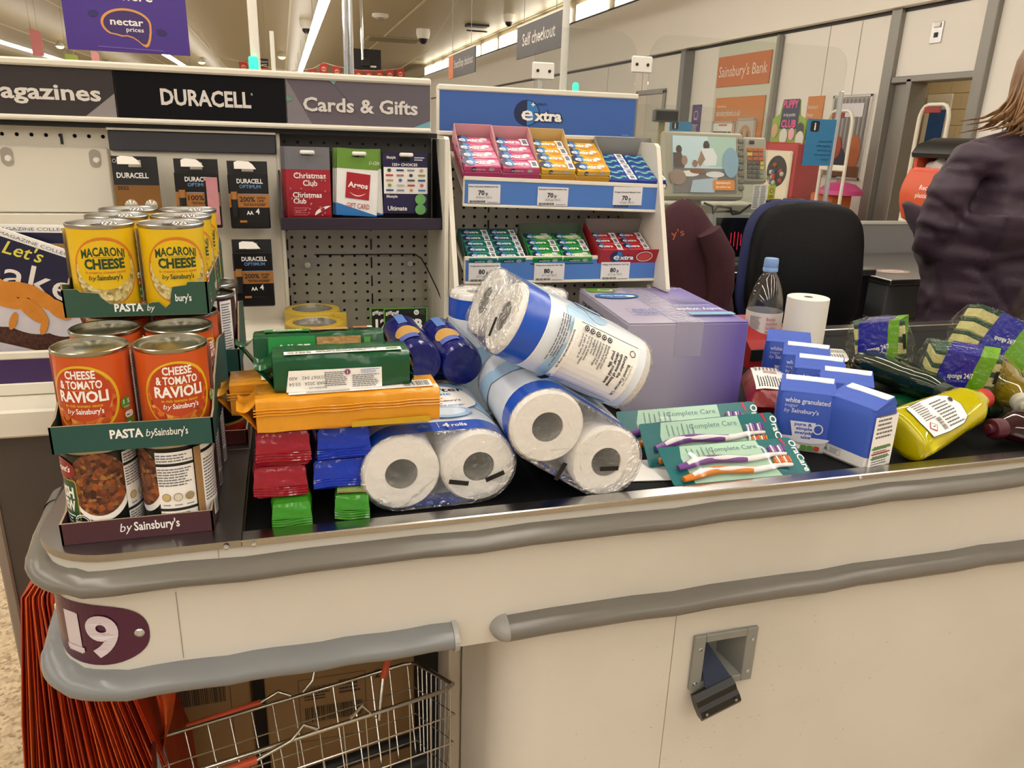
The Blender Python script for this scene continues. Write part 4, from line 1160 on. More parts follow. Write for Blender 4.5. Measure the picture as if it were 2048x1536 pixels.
def fill(o, protos, cols, rows, L, D, H, layers, y0, z0, lab, grp, xo=0.0):
    Mo = o.matrix_basis
    for c_ in range(cols):
        for r_ in range(rows):
            for l_ in layers(r_, c_):
                pr = protos[(c_ * 3 + r_ * 2 + l_) % len(protos)]
                M = Mo @ T((c_ - (cols - 1) / 2) * (L + 0.001) + xo + random.uniform(-1, 1) * 0.0006, y0 + r_ * (D + 0.0004), z0 + l_ * (H + 0.0003)) @ RZ(random.uniform(-1, 1))
                if pr.name not in USED:
                    USED.add(pr.name)
                    pr.matrix_basis = M
                    q = pr
                else:
                    q = dup(pr, M)
                tag(q, lab, 'chewing gum', grp)
USED = set()
gp = {n: gum_proto('gum_pack', *a) for n, a in dict(
    pink=(0.0725, 0.027, 0.0125, PINK, PK2, 'extra', 'fruit'), pinkc=(0.0725, 0.027, 0.0125, PINK, PK2, 'extra', 'code'),
    yel=(0.0695, 0.027, 0.0125, YEL, YE2, 'extra', 'fruit'), yelc=(0.0695, 0.027, 0.0125, YEL, YE2, 'extra', 'code'),
    blu=(0.0640, 0.0205, 0.0125, BLU, None, 'air', ''),
    tea=(0.0580, 0.0205, 0.0125, TEA, None, 'extra', 'code'), gre=(0.0640, 0.0215, 0.0125, GRE, None, 'extra', 'code'), gref=(0.0640, 0.0215, 0.0125, GRE, mat('a9c98a', 0.3, var=0), 'extra', 'fruit'),
    red=(0.0600, 0.0205, 0.0125, REDG, None, 'extra', 'code')).items()}
two = lambda r_, c_: (0, 1)
Z0 = 1.1955
for i, (xc, k, nm) in enumerate(((0.3655, 'pink', 'first pink'), (0.4435, 'pinkc', 'second pink'), (0.5205, 'yelc', 'yellow backed'), (0.5945, 'yel', 'full yellow'))):
    pk = k.startswith('pink')
    o = gum_box(xc, 1.4745, Z0 + 0.024 - 0.0015 * i, 28.5, 0.0765 if pk else 0.0735, 0.122, 0.0265, mat('a83268', 0.4) if pk else mat('c08c1c', 0.4), mat('d9a0a8', 0.5) if pk else mat('d8b878', 0.5), ('pink open counter box of gum against the stand side panel', 'pink open counter box of gum beside the yellow boxes', 'yellow open counter box of gum with a tall cream back flap', 'yellow counter box of gum heaped to the top without a flap')[i], back=(0.022, 0.022, 0.022, 0.003)[i])
    fill(o, ([gp['pink']] if i == 0 else [gp['pink'], gp['pinkc'], gp['pink']]) if pk else ([gp['yelc']] if i == 2 else [gp['yel']]), 1, 4, 0.0725, 0.027, 0.0125, two, 0.002, 0.0012, ('pink fruit gum pack in a pink counter box', 'yellow tropical gum pack in a yellow counter box')[0 if pk else 1], 'pink gum packs' if pk else 'yellow gum packs')
o = gum_box(0.694, 1.4745, Z0 + 0.010, 27, 0.131, 0.122, 0.022, mat('1a2f74', 0.4), mat('9a9a96', 0.5), 'navy open counter box of menthol gum on the upper shelf', back=0.028)
fill(o, [gp['blu']], 2, 5, 0.064, 0.0205, 0.0125, lambda r_, c_: (0,), 0.003, 0.006, 'blue menthol gum pack with a turquoise wave in the navy box', 'blue gum packs')
o = gum_box(0.394, 1.452, 1.046, 25, 0.121, 0.112, 0.026, mat('1d4f4a', 0.4), mat('3f5f58', 0.5), 'dark teal counter box of mint gum, filled above its walls', back=0.0, front=0.3)
fill(o, [gp['tea']], 2, 5, 0.058, 0.0205, 0.0125, two, 0.002, 0.0012, 'teal cool mint gum pack on the lower shelf', 'teal gum packs')
o = gum_box(0.530, 1.452, 1.046, 25, 0.136, 0.112, 0.024, mat('2a5a34', 0.4), mat('5f6f5c', 0.5), 'dark green open counter box of spearmint gum', back=0.014, front=0.6)
fill(o, [gp['gre'], gp['gref'], gp['gre']], 2, 5, 0.064, 0.0215, 0.0125, lambda r_, c_: (0, 1) if r_ < 4 else (0,), 0.002, 0.0012, 'green spearmint gum pack in the dark green box', 'green gum packs')
o = gum_box(0.672, 1.452, 1.047, 25, 0.132, 0.108, 0.030, mat('a51b28', 0.4), mat('8f8783', 0.5), 'red open counter box of strawberry gum with printed sides', back=0.022, front=1.45)
p = Print(plane((0, 0, 0.0)), 0.0005, 0.0002)
extra_logo(p, -0.012, 0.026, 0.55)
p.hoop(0.035, 0.028, 0.018, 0.012, 0.0015, PAPER).ell(0.035, 0.028, 0.014, 0.009, mat('c9453e', 0.4, var=0))
p.mb.build('lettering', [c_ for c_ in bpy.data.objects if c_.parent == o and c_.name.startswith('front_lip')][0])
fill(o, [gp['red']], 2, 4, 0.060, 0.0205, 0.0125, two, 0.008, 0.0012, 'red strawberry gum pack in the red box', 'red gum packs')
# ================================================================== checkout counter
XR = 2.7
def endpath(off=0.0, x_end=XR, y_back=1.07, n=10, r=0.085, x0=XR):
    """plan outline of the counter: right end -> front -> rounded left end -> back"""
    pts = [(x_end, 0.83 - off)]
    k = 14
    for i in range(1, k):
        pts.append((x_end + (-0.208 - x_end) * i / k, 0.83 - off))
    for i in range(n + 1):
        a = rad(-90 - 90 * i / n)
        pts.append((-0.208 + (r + off) * cos(a), 0.915 + (r + off) * sin(a)))
    for i in range(1, 5):
        pts.append((-0.293 - off - 0.012 * sin(i / 4 * pi / 2), 0.915 + (y_back - 0.915) * i / 4))
    return pts
def wall(mb, path, z0, z1, m, th=0.012):
    mb.ring([[(x, y, z0) for x, y in path], [(x, y, z1) for x, y in path]], m, None, False)
    return mb
ctr = Thing('checkout_counter', 'cream checkout counter with grey bumper rails and a black belt', 'checkout counter', (0.6, 1.2, 0))
PANEL = patterned('scuffed_laminate', ['c9c4b8', 'd1ccc1', 'd5d0c6', 'd8d4ca'], 2.2, 0.42, 'NOISE', 0.0)
fa = MB()
wall(fa, endpath(), 0.655, 0.846, PANEL)
fa.add([(x, y, 0.655) for x, y in endpath()] + [(-0.30, 1.09, 0.655), (XR, 1.09, 0.655)], [tuple(range(len(endpath()) + 2))], PANEL)
ctr.put(fa, 'fascia', 40)
sm = MB()
for x, z0, z1 in ((-0.148, 0.70, 0.79), (-0.098, 0.8285, 0.8405)):
    sm.box(x, x + 0.0006, 0.8292, 0.8302, z0, z1, mat('8d8474', 0.6))
ctr.put(sm, 'fascia_joint')
cabm = MB()
cp = [(0.32, 0.832)] + [(0.32 - 0.075 * sin(rad(a)), 0.907 - 0.075 * cos(rad(a))) for a in range(0, 91, 10)] + [(0.245, 1.28)]
cabm.ring([[(x, y, 0.0) for x, y in cp], [(x, y, 0.66) for x, y in cp]], PANEL, None, False)
for a in ((0.32, 0.556, 0.0, 0.66), (0.634, XR, 0.0, 0.66), (0.556, 0.634, 0.0, 0.526), (0.556, 0.634, 0.600, 0.66)):
    cabm.add([(a[0], 0.832, a[2]), (a[1], 0.832, a[2]), (a[1], 0.832, a[3]), (a[0], 0.832, a[3])], [(0, 1, 2, 3)], PANEL)
ctr.put(cabm, 'cabinet', 40)
ctr.put(MB().box(0.5085, 0.5092, 0.8312, 0.8322, 0.0, 0.66, mat('9d937f', 0.6)), 'cabinet_joint')
ctr.put(MB().box(0.222, 0.243, 1.06, 1.10, 0.02, 0.655, mat('bdb3a0', 0.5), bev=0.003), 'inner_post')
ctr.put(MB().box(0.20, 0.26, 1.04, 1.12, 0.0, 0.02, BLACK), 'post_foot')
def rail(pth, zc, hh, prot, name, m=GREY, wob=0.0012):
    """half-round bumper following a plan path"""
    rows = []
    for i, (x, y) in enumerate(pth):
        a = pth[max(i - 1, 0)]
        b = pth[min(i + 1, len(pth) - 1)]
        d = Vector((b[0] - a[0], b[1] - a[1])).normalized()
        nrm = Vector((-d.y, d.x))
        w_ = wob * sin(i * 1.7) + wob * 0.6 * sin(i * 3.1)
        rows.append([(x + nrm.x * prot * sin(t), y + nrm.y * prot * sin(t), zc + w_ + hh * cos(t)) for t in [pi * k / 12 for k in range(13)]])
    return rows
def dense(pth, n=46):
    out = []
    for i in range(len(pth) - 1):
        d = sqrt((pth[i + 1][0] - pth[i][0]) ** 2 + (pth[i + 1][1] - pth[i][1]) ** 2)
        k = max(1, int(d / 0.06))
        out += [(pth[i][0] + (pth[i + 1][0] - pth[i][0]) * j / k, pth[i][1] + (pth[i + 1][1] - pth[i][1]) * j / k) for j in range(k)]
    return out + [pth[-1]]
RAILM = mat('6f6b64', 0.24, var=0.10, scale=12, bump=0.03, bscale=20)
RAILM2 = mat('7c7e80', 0.24, var=0.08, scale=12, bump=0.03, bscale=20)
up = MB().ring(rail(dense(endpath()), 0.8140, 0.0140, 0.024, 'r'), RAILM, None, False)
up = ctr.put(up, 'upper_bumper', 50)
MB().ring(rail(dense(endpath())[-2:], 0.8140, 0.0150, 0.0255, 'r', wob=0), mat('6c6a64', 0.4), None, False).build('end_cap', up)
lowL = [q for q in endpath(0, 0.176)]
lw = ctr.put(MB().ring(rail(dense(lowL), 0.6785, 0.0170, 0.027, 'r'), RAILM2, None, False), 'lower_bumper', 50)
def half_disc(x, zc, hh, prot, th, m):
    q = [(0.83 - prot * sin(t), zc + hh * cos(t)) for t in [pi * k / 12 for k in range(13)]]
    return MB().prism(q, 0, th, m, Matrix(((0, 0, 1, x), (1, 0, 0, 0), (0, 1, 0, 0), (0, 0, 0, 1))))
half_disc(0.176, 0.6785, 0.0190, 0.029, 0.006, mat('a3a39f', 0.3)).build('end_cap', lw)
rt = [(XR - (XR - 0.25) * i / 40, 0.83) for i in range(41)]
lr = ctr.put(MB().ring(rail(rt, 0.6785, 0.017, 0.026, 'r'), RAILM, None, False), 'lower_bumper', 50)
dm = MB().ring([[(0.25 - 0.022 * sin(rad(a)), 0.83 - 0.028 * cos(rad(a)) * sin(t), 0.6785 + 0.0185 * cos(rad(a)) * cos(t)) for t in [pi * k / 12 for k in range(13)]] for a in range(0, 91, 15)], mat('93928e', 0.3), None, False)
dm.build('end_cap', lr, 60)
p = Print(plane((0, 0.8318, 0)), 0.0002, 0.0)
rs = random.Random(21)
for _ in range(90):
    x, z = (rs.gauss(0.60, 0.09), rs.gauss(0.47, 0.07)) if _ < 60 else (rs.uniform(0.35, 1.1), rs.uniform(0.3, 0.64))
    if 0.53 < x < 0.66 and 0.50 < z < 0.62:
        continue
    a, l_ = rs.uniform(-0.9, 1.2), rs.uniform(0.0008, 0.004)
    p.line(x, z, x + l_ * cos(a), z + l_ * sin(a), rs.uniform(0.0004, 0.0009), mat('8a8272', 0.6, var=0))
sc_ = ctr.put(p, 'scuff_marks')
sc_['kind'] = 'stuff'
# steel deck on the left, aluminium edging, belt
pl = [(-0.072, 1.10), (-0.072, 0.826)] + [(-0.208 + 0.089 * cos(rad(-90 - 9 * i)), 0.915 + 0.089 * sin(rad(-90 - 9 * i))) for i in range(11)] + [(-0.297, 1.10)]
dk = MB().prism(pl[::-1], 0.841, 0.850, STEEL)
dk = ctr.put(dk, 'steel_deck', 30)
ctr.put(MB().box(-0.072, XR, 0.824, 0.848, 0.841, 0.850, mat('b9b7b4', 0.22, 1.0, var=0.08, scale=20), bev=0.0015), 'front_edging')
ctr.put(MB().box(-0.30, -0.0715, 1.10, 1.31, 0.838, 0.850, STEEL, bev=0.001), 'steel_deck')
BELT = mat('08080a', 0.65, spec=0.2, var=0.2, scale=200, bump=0.05, bscale=300)
ctr.put(MB().box(-0.070, 0.30, 0.848, 1.305, 0.80, 0.842, BELT).box(0.30, 0.80, 0.848, 1.355, 0.80, 0.842, BELT).box(0.80, XR, 0.848, 1.58, 0.80, 0.842, BELT), 'belt')
ctr.put(MB().box(0.78, XR, 1.58, 1.62, 0.80, 0.858, mat('b9b7b4', 0.25, 1.0, var=0.08, scale=20), bev=0.002), 'rear_edging')
ctr.put(MB().box(0.25, XR, 1.27, 1.3, 0.0, 0.80, DARK).box(0.80, XR, 1.3, 1.62, 0.0, 0.80, DARK), 'rear_panel')
for x, y, z in ((-0.058, 0.8238, 0.8445), (-0.088, 0.8238, 0.8445), (0.78, 0.8238, 0.8445)):
    MB().lathe([(0.0034, 0), (0.0030, 0.0012), (0.0012, 0.0018), (0.0012, 0.0006), (0, 0.0006)], 12, CHROME, T(x, y, z) @ RX(90)).build('screw', ctr.o, 40).matrix_basis = ctr.off
# lane number plate wrapped round the corner
arc0 = -0.208
def rim(u, v, h):
    """u along the front, 0 where the round end starts; negative goes round the end"""
    R_ = 0.085 + h
    if u >= 0:
        return (arc0 + u, 0.83 - h, v)
    a = rad(-90) + u / 0.085
    if a < rad(-180):
        return (-0.293 - h, 0.915 + (rad(-180) - a) * 0.085, v)
    return (arc0 + R_ * cos(a), 0.915 + R_ * sin(a), v)
pt = Thing('lane_number_plate', 'oval purple lane number plate with white numerals on the rounded counter end', 'number plate', (-0.22, 0.83, 0.71))
p = Print(rim, 0.0008, 0.0006, curved=0.008)
PLUM = mat('4a1736', 0.22, var=0.04)
ov = [(-0.055 + 0.083 * (1 if cos(t) > 0 else -1) * abs(cos(t)) ** 0.72, 0.7435 + 0.0415 * (1 if sin(t) > 0 else -1) * abs(sin(t)) ** 0.80) for t in [2 * pi * i / 48 for i in range(48)]]
p.poly(ov, PLUM)
pt.put(p, 'plate')
p = Print(rim, 0.0016, 0.0004, curved=0.008)
LT2 = mat('cfc4cb', 0.35, var=0)
vs, fs, x0, x1, y0, y1 = text_mesh('1', 0.03)
p.text('1', -0.060, 0.718, 0.050, LT2, 0.035, w=0.022, res=6).rect(-0.072, 0.718, -0.046, 0.7245, LT2).text('9', -0.022, 0.718, 0.050, LT2, 0.035, w=0.036, res=6)
pt.put(p, 'numerals')
for u in (0.0175, -0.125):
    x, y, z = rim(u, 0.7435, 0.001)
    nx, ny, _ = [a - b for a, b in zip(rim(u, 0.7435, 1.0), rim(u, 0.7435, 0.0))]
    q = Vector((nx, ny, 0)).to_track_quat('Z', 'Y').to_matrix().to_4x4()
    pt.put(MB().lathe([(0.0058, 0), (0.0056, 0.0015), (0.0035, 0.003), (0.0018, 0.0032), (0.0015, 0.0016), (0, 0.0016)], 16, CHROME, T(x, y, z) @ q), 'screw', 40)
# barrier strap socket
sb = Thing('barrier_socket', 'square grey recessed socket screwed to the counter front', 'socket', (0.595, 0.83, 0.51))
SM = mat('84847f', 0.45, var=0.05)
f = MB()
X0, X1, Z0_, Z1_ = 0.541, 0.648, 0.516, 0.611
for a in ((X0, X0 + 0.019, Z0_, Z1_), (X1 - 0.019, X1, Z0_, Z1_), (X0 + 0.019, X1 - 0.019, Z1_ - 0.013, Z1_), (X0 + 0.019, X1 - 0.019, Z0_, Z0_ + 0.012)):
    f.box(a[0], a[1], 0.8255, 0.832, a[2], a[3], SM, bev=0.0012)
sb.put(f, 'frame')
hole = [(X0 + 0.019, Z0_ + 0.012), (X1 - 0.019, Z0_ + 0.012), (X1 - 0.019, Z1_ - 0.013), (X0 + 0.019, Z1_ - 0.013)]
bk_ = [(X0 + 0.024, Z0_ + 0.03), (X1 - 0.04, Z0_ + 0.03), (X1 - 0.04, Z1_ - 0.016), (X0 + 0.024, Z1_ - 0.016)]
sb.put(MB().ring([[(x, 0.827, z) for x, z in hole], [(x, 0.868, z) for x, z in bk_]], mat('74746f', 0.5), None, True, False, True), 'recess')
for x, z in ((X0 + 0.0075, Z0_ + 0.012), (X0 + 0.010, Z1_ - 0.022), (X1 - 0.009, Z0_ + 0.018), (X1 - 0.008, Z1_ - 0.020)):
    sb.put(MB().lathe([(0.0036, 0), (0.0034, 0.0012), (0.0015, 0.002), (0.0013, 0.0006), (0, 0.0006)], 12, CHROME, T(x, 0.8255, z) @ RX(90)), 'screw', 40)
stp = Thing('barrier_strap', 'navy barrier strap with a black clip end hanging from the grey socket', 'strap', (0.575, 0.815, 0.47))
stp.put(MB().add([(0.563, 0.866, 0.592), (0.570, 0.866, 0.592), (0.603, 0.812, 0.538), (0.562, 0.812, 0.522), (0.563, 0.8675, 0.592), (0.570, 0.8675, 0.592), (0.603, 0.8135, 0.538), (0.562, 0.8135, 0.522)], [(3, 2, 1, 0), (4, 5, 6, 7), (0, 1, 5, 4), (1, 2, 6, 5), (2, 3, 7, 6), (3, 0, 4, 7)], mat('16233c', 0.7, bump=0.1, bscale=400)), 'strap')
Mc = T(0.5795, 0.812, 0.507) @ RY(-20) @ RZ(0)
cq = [(0.010, 0.018), (0.0, 0.024), (-0.0075, 0.016), (-0.0085, 0.006), (-0.013, 0.0), (-0.014, -0.012), (-0.008, -0.022), (0.006, -0.024), (0.012, -0.012), (0.012, 0.004)]
cp2 = stp.put(MB().prism(cq, -0.0335, 0.0335, mat('151516', 0.4, var=0), Mc @ Matrix(((0, 0, 1, 0), (1, 0, 0, 0), (0, 1, 0, 0), (0, 0, 0, 1)))), 'clip', 25)
for dx in (-0.025, 0.025):
    stp.put(MB().lathe([(0.0026, 0), (0.0024, 0.001), (0.0008, 0.0014), (0, 0.0006)], 10, STEEL, Mc @ T(dx, -0.0145, -0.006) @ RX(90)), 'screw', 40)
# ---- hanging carrier bags
BAGM = [mat(c_, 0.42, var=0.12, scale=18, bump=0.25, bscale=18) for c_ in ('b83c14', '9a2a0e', 'd05a20', '84200a', 'bc4014')]
NB = 42
for i in range(NB):
    t = i / (NB - 1)
    xt, xm, xb = -0.352 + 0.028 * t, -0.392 + 0.085 * t, -0.445 + 0.225 * t
    j = [random.uniform(-1, 1) for _ in range(6)]
    rows = []
    for z, x, yf in ((0.735, xt, 1.115 + 0.006 * j[0]), (0.70, xt - 0.004 + 0.006 * t, 1.10), (0.655, xm + 0.0015 * j[1], 1.083 + 0.004 * j[2]), (0.645, xm + 0.0015 * j[1], 1.078 + 0.004 * j[2]), (0.45, (xm + xb) / 2 + 0.003 * j[3], 1.078 + 0.006 * j[4]), (0.25, xb + 0.003 * j[5], 1.080), (0.12, xb, 1.083)):
        w_ = 0.0009
        yb = 1.29 - (0.05 if z > 0.69 else 0)
        if i == NB - 1:
            yb = 1.25
        rows.append([(x - w_, yf, z), (x + w_, yf - 0.001, z), (x + w_ + 0.002, yb, z), (x - w_ + 0.002, yb, z)])
    o = MB().ring(rows, BAGM[i % 5], None, True, True, True).build('carrier_bag', smooth=50)
    tag(o, 'orange plastic carrier bag hanging edge on in the bundle under the counter end', 'carrier bag', 'orange carrier bags')
    if i % 5 == 0:
        hk = MB().box(xt - 0.004, xt + 0.004, 1.105, 1.118, 0.70, 0.748, mat('cf8a2a', 0.45), RX(0), bev=0.001).build('handle_tab', o)
o = Thing('orange_bag', 'loose orange and yellow plastic bag beside the carrier bag bundle', 'carrier bag', (-0.215, 1.12, 0.30))
o.put(MB().grid(lambda u, v: (-0.245 + 0.085 * u * v + 0.004 * sin(9 * v), 1.10 + 0.012 * sin(7 * u + 3 * v), 0.33 + 0.30 * v), 8, 10, mat('b5481a', 0.4, var=0.1, bump=0.4, bscale=30)), 'sheet', 50)
o.put(MB().grid(lambda u, v: (-0.243 + 0.02 * u, 1.096 + 0.004 * sin(5 * v), 0.50 + 0.10 * v), 3, 6, mat('c99a1e', 0.4)), 'yellow_print', 50)
hr = Thing('bag_hook_rail', 'grey steel rail under the counter end carrying the orange bags', 'rail', (-0.34, 1.2, 0.74))
hr.put(MB().tube([(-0.355, 1.06, 0.742), (-0.355, 1.30, 0.742)], 0.004, 8, STEEL).tube([(-0.322, 1.06, 0.742), (-0.322, 1.30, 0.742)], 0.004, 8, STEEL), 'rod', 40)
hr.put(MB().box(-0.36, -0.30, 1.29, 1.30, 0.72, 0.80, STEEL), 'bracket')
# ---- cardboard boxes under the counter
CARD = mat('8a6a42', 0.75, var=0.08, scale=10)
def carton(x0, x1, y0, y1, z0, z1, lab, prints):
    o = Thing('cardboard_box', lab, 'cardboard box', ((x0 + x1) / 2, (y0 + y1) / 2, z0), 'cardboard boxes under the counter')
    b = o.put(MB().box(x0, x1, y0, y1, z0, z1, CARD, bev=0.003), 'body')
    o.put(MB().box(x0 + 0.001, x1 - 0.001, (y0 + y1) / 2 - 0.0008, (y0 + y1) / 2 + 0.0008, z1 - 0.0002, z1 + 0.0005, mat('5f4628', 0.7)), 'flap_joint')
    p = Print(plane((x0, y0, z0)), 0.0005, 0.0003)
    prints(p, x1 - x0, z1 - z0)
    p.mb.build('printed_label', b)
    return o
BK = mat('2a2018', 0.7, var=0)
def pr1(p, W, H):
    p.line(W * 0.78, 0.02, W * 0.78, H - 0.12, 0.001, BK).text('QTY: 20', W * 0.5, 0.40, 0.010, BK, w=0.05).text('CAT', W * 0.45, 0.385, 0.008, BK).bars(W * 0.22, 0.30, W * 0.74, 0.36, BK, 26, 5)
def pr2(p, W, H):
    p.frame(0.02, 0.03, 0.15, H - 0.02, 0.001, BK).bars(0.03, 0.055, 0.145, 0.085, BK, 30, 8).fine(0.05, 0.04, 0.13, 0.048, 1, BK)
def pr3(p, W, H):
    p.frame(0.06, 0.17, 0.185, 0.315, 0.001, BK).text('42 LARGE BAGS', 0.095, 0.29, 0.007, BK, w=0.055).fine(0.07, 0.265, 0.12, 0.285, 3, BK).fine(0.135, 0.27, 0.18, 0.305, 4, BK).bars(0.07, 0.215, 0.18, 0.25, BK, 30, 9).text('24', 0.215, 0.295, 0.018, BK, 0.02, w=0.026)
carton(-0.27, -0.115, 1.235, 1.32, 0.0, 0.60, 'tall brown carton with a barcode and small quantity lettering', pr1)
carton(-0.09, 0.19, 1.24, 1.32, 0.0, 0.355, 'wide brown carton with a framed label and the number 24', pr3)
carton(-0.095, 0.075, 1.24, 1.32, 0.357, 0.55, 'brown carton with a framed barcode, on top of the wide carton', pr2)
# ---- wire shopping basket
A_, B_, D_ = Vector((-0.215, 0.905, 0.45)), Vector((0.222, 0.995, 0.45)), Vector((-0.255, 1.108, 0.352))
ex = (B_ - A_).normalized()
ey = ((D_ - A_) - ex * (D_ - A_).dot(ex)).normalized()
ez = ex.cross(ey)
Mk = Matrix((ex, ey, ez)).transposed().to_4x4()
Mk.translation = A_
LX, LY, LH = (B_ - A_).length, 0.225, 0.20
bk = empty('shopping_basket', Mk)
tag(bk, 'chrome wire shopping basket with orange handles under the counter', 'shopping basket')
WIRE = mat('b9b5ac', 0.2, 1.0, var=0)
rp = [(0.02, 0, 0), (LX - 0.02, 0, 0), (LX, 0.02, 0), (LX, LY - 0.02, 0), (LX - 0.02, LY, 0), (0.02, LY, 0), (0, LY - 0.02, 0), (0, 0.02, 0)]
MB().tube(rp, 0.0036, 8, WIRE, closed=True).build('rim', bk, 50)
def side(t, lvl):
    """point on the basket wall: t round the rim 0..1 per side, lvl 0 top 1 bottom"""
    k = 0.035 * lvl
    return k
wi = MB()
for lv in (0.22, 0.44, 0.66, 0.88, 1.0):
    k, z = 0.035 * lv, -LH * lv
    wi = MB().tube([(k, k, z), (LX - k, k, z), (LX - k, LY - k, z), (k, LY - k, z)], 0.0014, 6, WIRE, closed=True)
    wi.build('horizontal_wire', bk)
nx, ny = 12, 9
for i in range(nx + 1):
    t = i / nx
    for yy, s_ in ((0, 1), (LY, -1)):
        x = 0.012 + (LX - 0.024) * t
        xb = 0.035 + (LX - 0.07) * t
        MB().tube([(x, yy, 0), (xb, yy + s_ * 0.035, -LH)], 0.0012, 5, WIRE).build('upright_wire', bk)
for i in range(1, ny):
    t = i / ny
    for xx, s_ in ((0, 1), (LX, -1)):
        y = LY * t
        MB().tube([(xx, y, 0), (xx + s_ * 0.035, 0.035 + (LY - 0.07) * t, -LH)], 0.0012, 5, WIRE).build('upright_wire', bk)
for i in range(1, 10):
    x = 0.035 + (LX - 0.07) * i / 10
    MB().tube([(x, 0.035, -LH), (x, LY - 0.035, -LH)], 0.0012, 5, WIRE).build('base_wire', bk)
ORP = mat('b4441c', 0.4, var=0.05)
for (xa, tip, nm) in ((0.30, Vector((0.12, 0.10, 0.15)), 'handle'), (0.13, Vector((-0.06, -0.01, -0.005)), 'handle')):
    h_ = MB()
    if xa > 0.2:
        h_.tube([(xa - 0.03, 0, 0.004), (xa - 0.01, -0.004, 0.018), (xa + 0.012, 0.0, -0.012), (xa + 0.03, 0.006, 0.045)], 0.003, 8, WIRE)
        hh = h_.build('handle', bk, 50)
        MB().tube([(xa - 0.06, LY, 0.004), (xa - 0.04, LY, 0.018), (xa - 0.03, LY, 0.045)], 0.003, 8, WIRE).build('handle_wire', hh, 50)
        MB().tube([(xa + 0.03, 0.006, 0.045), (xa + 0.075, 0.02, 0.125), (xa + 0.06, 0.05, 0.15), (xa + 0.0, LY - 0.04, 0.13), (xa - 0.03, LY, 0.045)], 0.0055, 10, ORP).build('grip', hh, 50)
    else:
        h_.tube([(xa + 0.09, 0, 0.004), (xa + 0.07, -0.006, 0.018), (xa + 0.05, -0.008, 0.002), (xa + 0.0, -0.010, -0.008)], 0.003, 8, WIRE)
        hh = h_.build('handle', bk, 50)
        MB().tube([(xa + 0.09, LY, 0.004), (xa + 0.07, LY + 0.004, 0.016), (xa + 0.04, LY + 0.006, 0.006)], 0.003, 8, WIRE).build('handle_wire', hh, 50)
        MB().tube([(xa, -0.010, -0.008), (xa - 0.11, -0.012, -0.01), (xa - 0.13, 0.03, -0.008)], 0.0055, 10, ORP).build('grip', hh, 50)
        MB().tube([(xa + 0.04, LY + 0.006, 0.006), (xa - 0.08, LY + 0.006, 0.002)], 0.0055, 10, ORP).build('grip', hh, 50)
# stand under the basket
o = Thing('basket_stand', 'dark grey tube stand holding the wire basket under the counter', 'stand', (0.0, 1.1, 0))
o.put(MB().tube([(-0.20, 1.09, 0.20), (0.19, 1.17, 0.20)], 0.012, 10, DARK).tube([(-0.20, 0.99, 0.24), (0.19, 1.07, 0.24)], 0.012, 10, DARK), 'top_bar', 40)
for x, y, z in ((-0.19, 1.092, 0.2), (0.18, 1.168, 0.2), (-0.19, 0.992, 0.24), (0.18, 1.068, 0.24)):
    o.put(MB().cyl((x, y, 0), (x, y, z), 0.010, 0.010, 10, DARK), 'leg', 40)
# ================================================================== groceries on the belt
BZ = 0.8425
# ---------------------------------------------------------------- tins and trays
CR, CH = 0.0375, 0.108
def can_base(name, label_m, ring, lid_in='8f8a76'):
    o = empty(name)
    MB().lathe([(CR, 0.005), (CR, CH - 0.005)], 40, label_m).build('label_wrap', o, 40)
    MB().lathe([(0, 0.004), (CR - 0.003, 0.004), (CR - 0.001, 0.0), (CR + 0.001, 0.0015), (CR + 0.0006, 0.004), (CR, 0.005)], 40, TIN).build('base_rim', o, 40)
    lid = MB().lathe([(CR, CH - 0.005), (CR + 0.0006, CH - 0.0045), (CR + 0.0012, CH - 0.0025), (CR + 0.0012, CH - 0.0008), (CR, CH), (CR - 0.0014, CH - 0.0008), (CR - 0.0022, CH - 0.005), (CR - 0.006, CH - 0.0055), (CR - 0.009, CH - 0.004), (CR - 0.012, CH - 0.0045), (CR - 0.016, CH - 0.0038), (0, CH - 0.0036)], 40, mat('a9a594', 0.24, 1.0, var=0.05) if not ring else mat('b4b2ae', 0.28, 1.0, var=0.06)).build('lid', o, 45)
    if ring:
        rg = [(0.010 + 0.009 * cos(rad(a)), 0.0075 * sin(rad(a)), CH - 0.0020) for a in range(0, 360, 24)]
        MB().tube(rg, 0.0011, 6, CHROME, closed=True).tube([(0.002, 0, CH - 0.0022), (-0.010, 0, CH - 0.0026)], 0.0026, 8, CHROME, squash=0.4).build('ring_pull', o, 50)
    return o
MYEL, MORG = mat('e3bb18', 0.28, var=0.05, scale=25), mat('cf7a1e', 0.3, var=0.06)
PASTA = patterned('macaroni_picture', ['8d7a40', 'bca968', 'd2c384', 'ddd09a'], 230, 0.35, bump=0.6, dist=0.002)
RAV = patterned('ravioli_picture', ['8a2a10', 'c2571c', 'd98a30', 'b8341a', 'e0a040'], 170, 0.35, bump=0.4, dist=0.002)
STEW = patterned('stew_picture', ['33190f', '5a2c1c', '744026', 'a0521f', '4a2a18', 'a8743c'], 230, 0.35, bump=0.4, dist=0.002)
DGRN = mat('24421f', 0.4, var=0)
FSA = [mat(c_, 0.4, var=0) for c_ in ('e4e2da', 'c0562a', '4e8f2e', '4e8f2e', 'c0562a')]
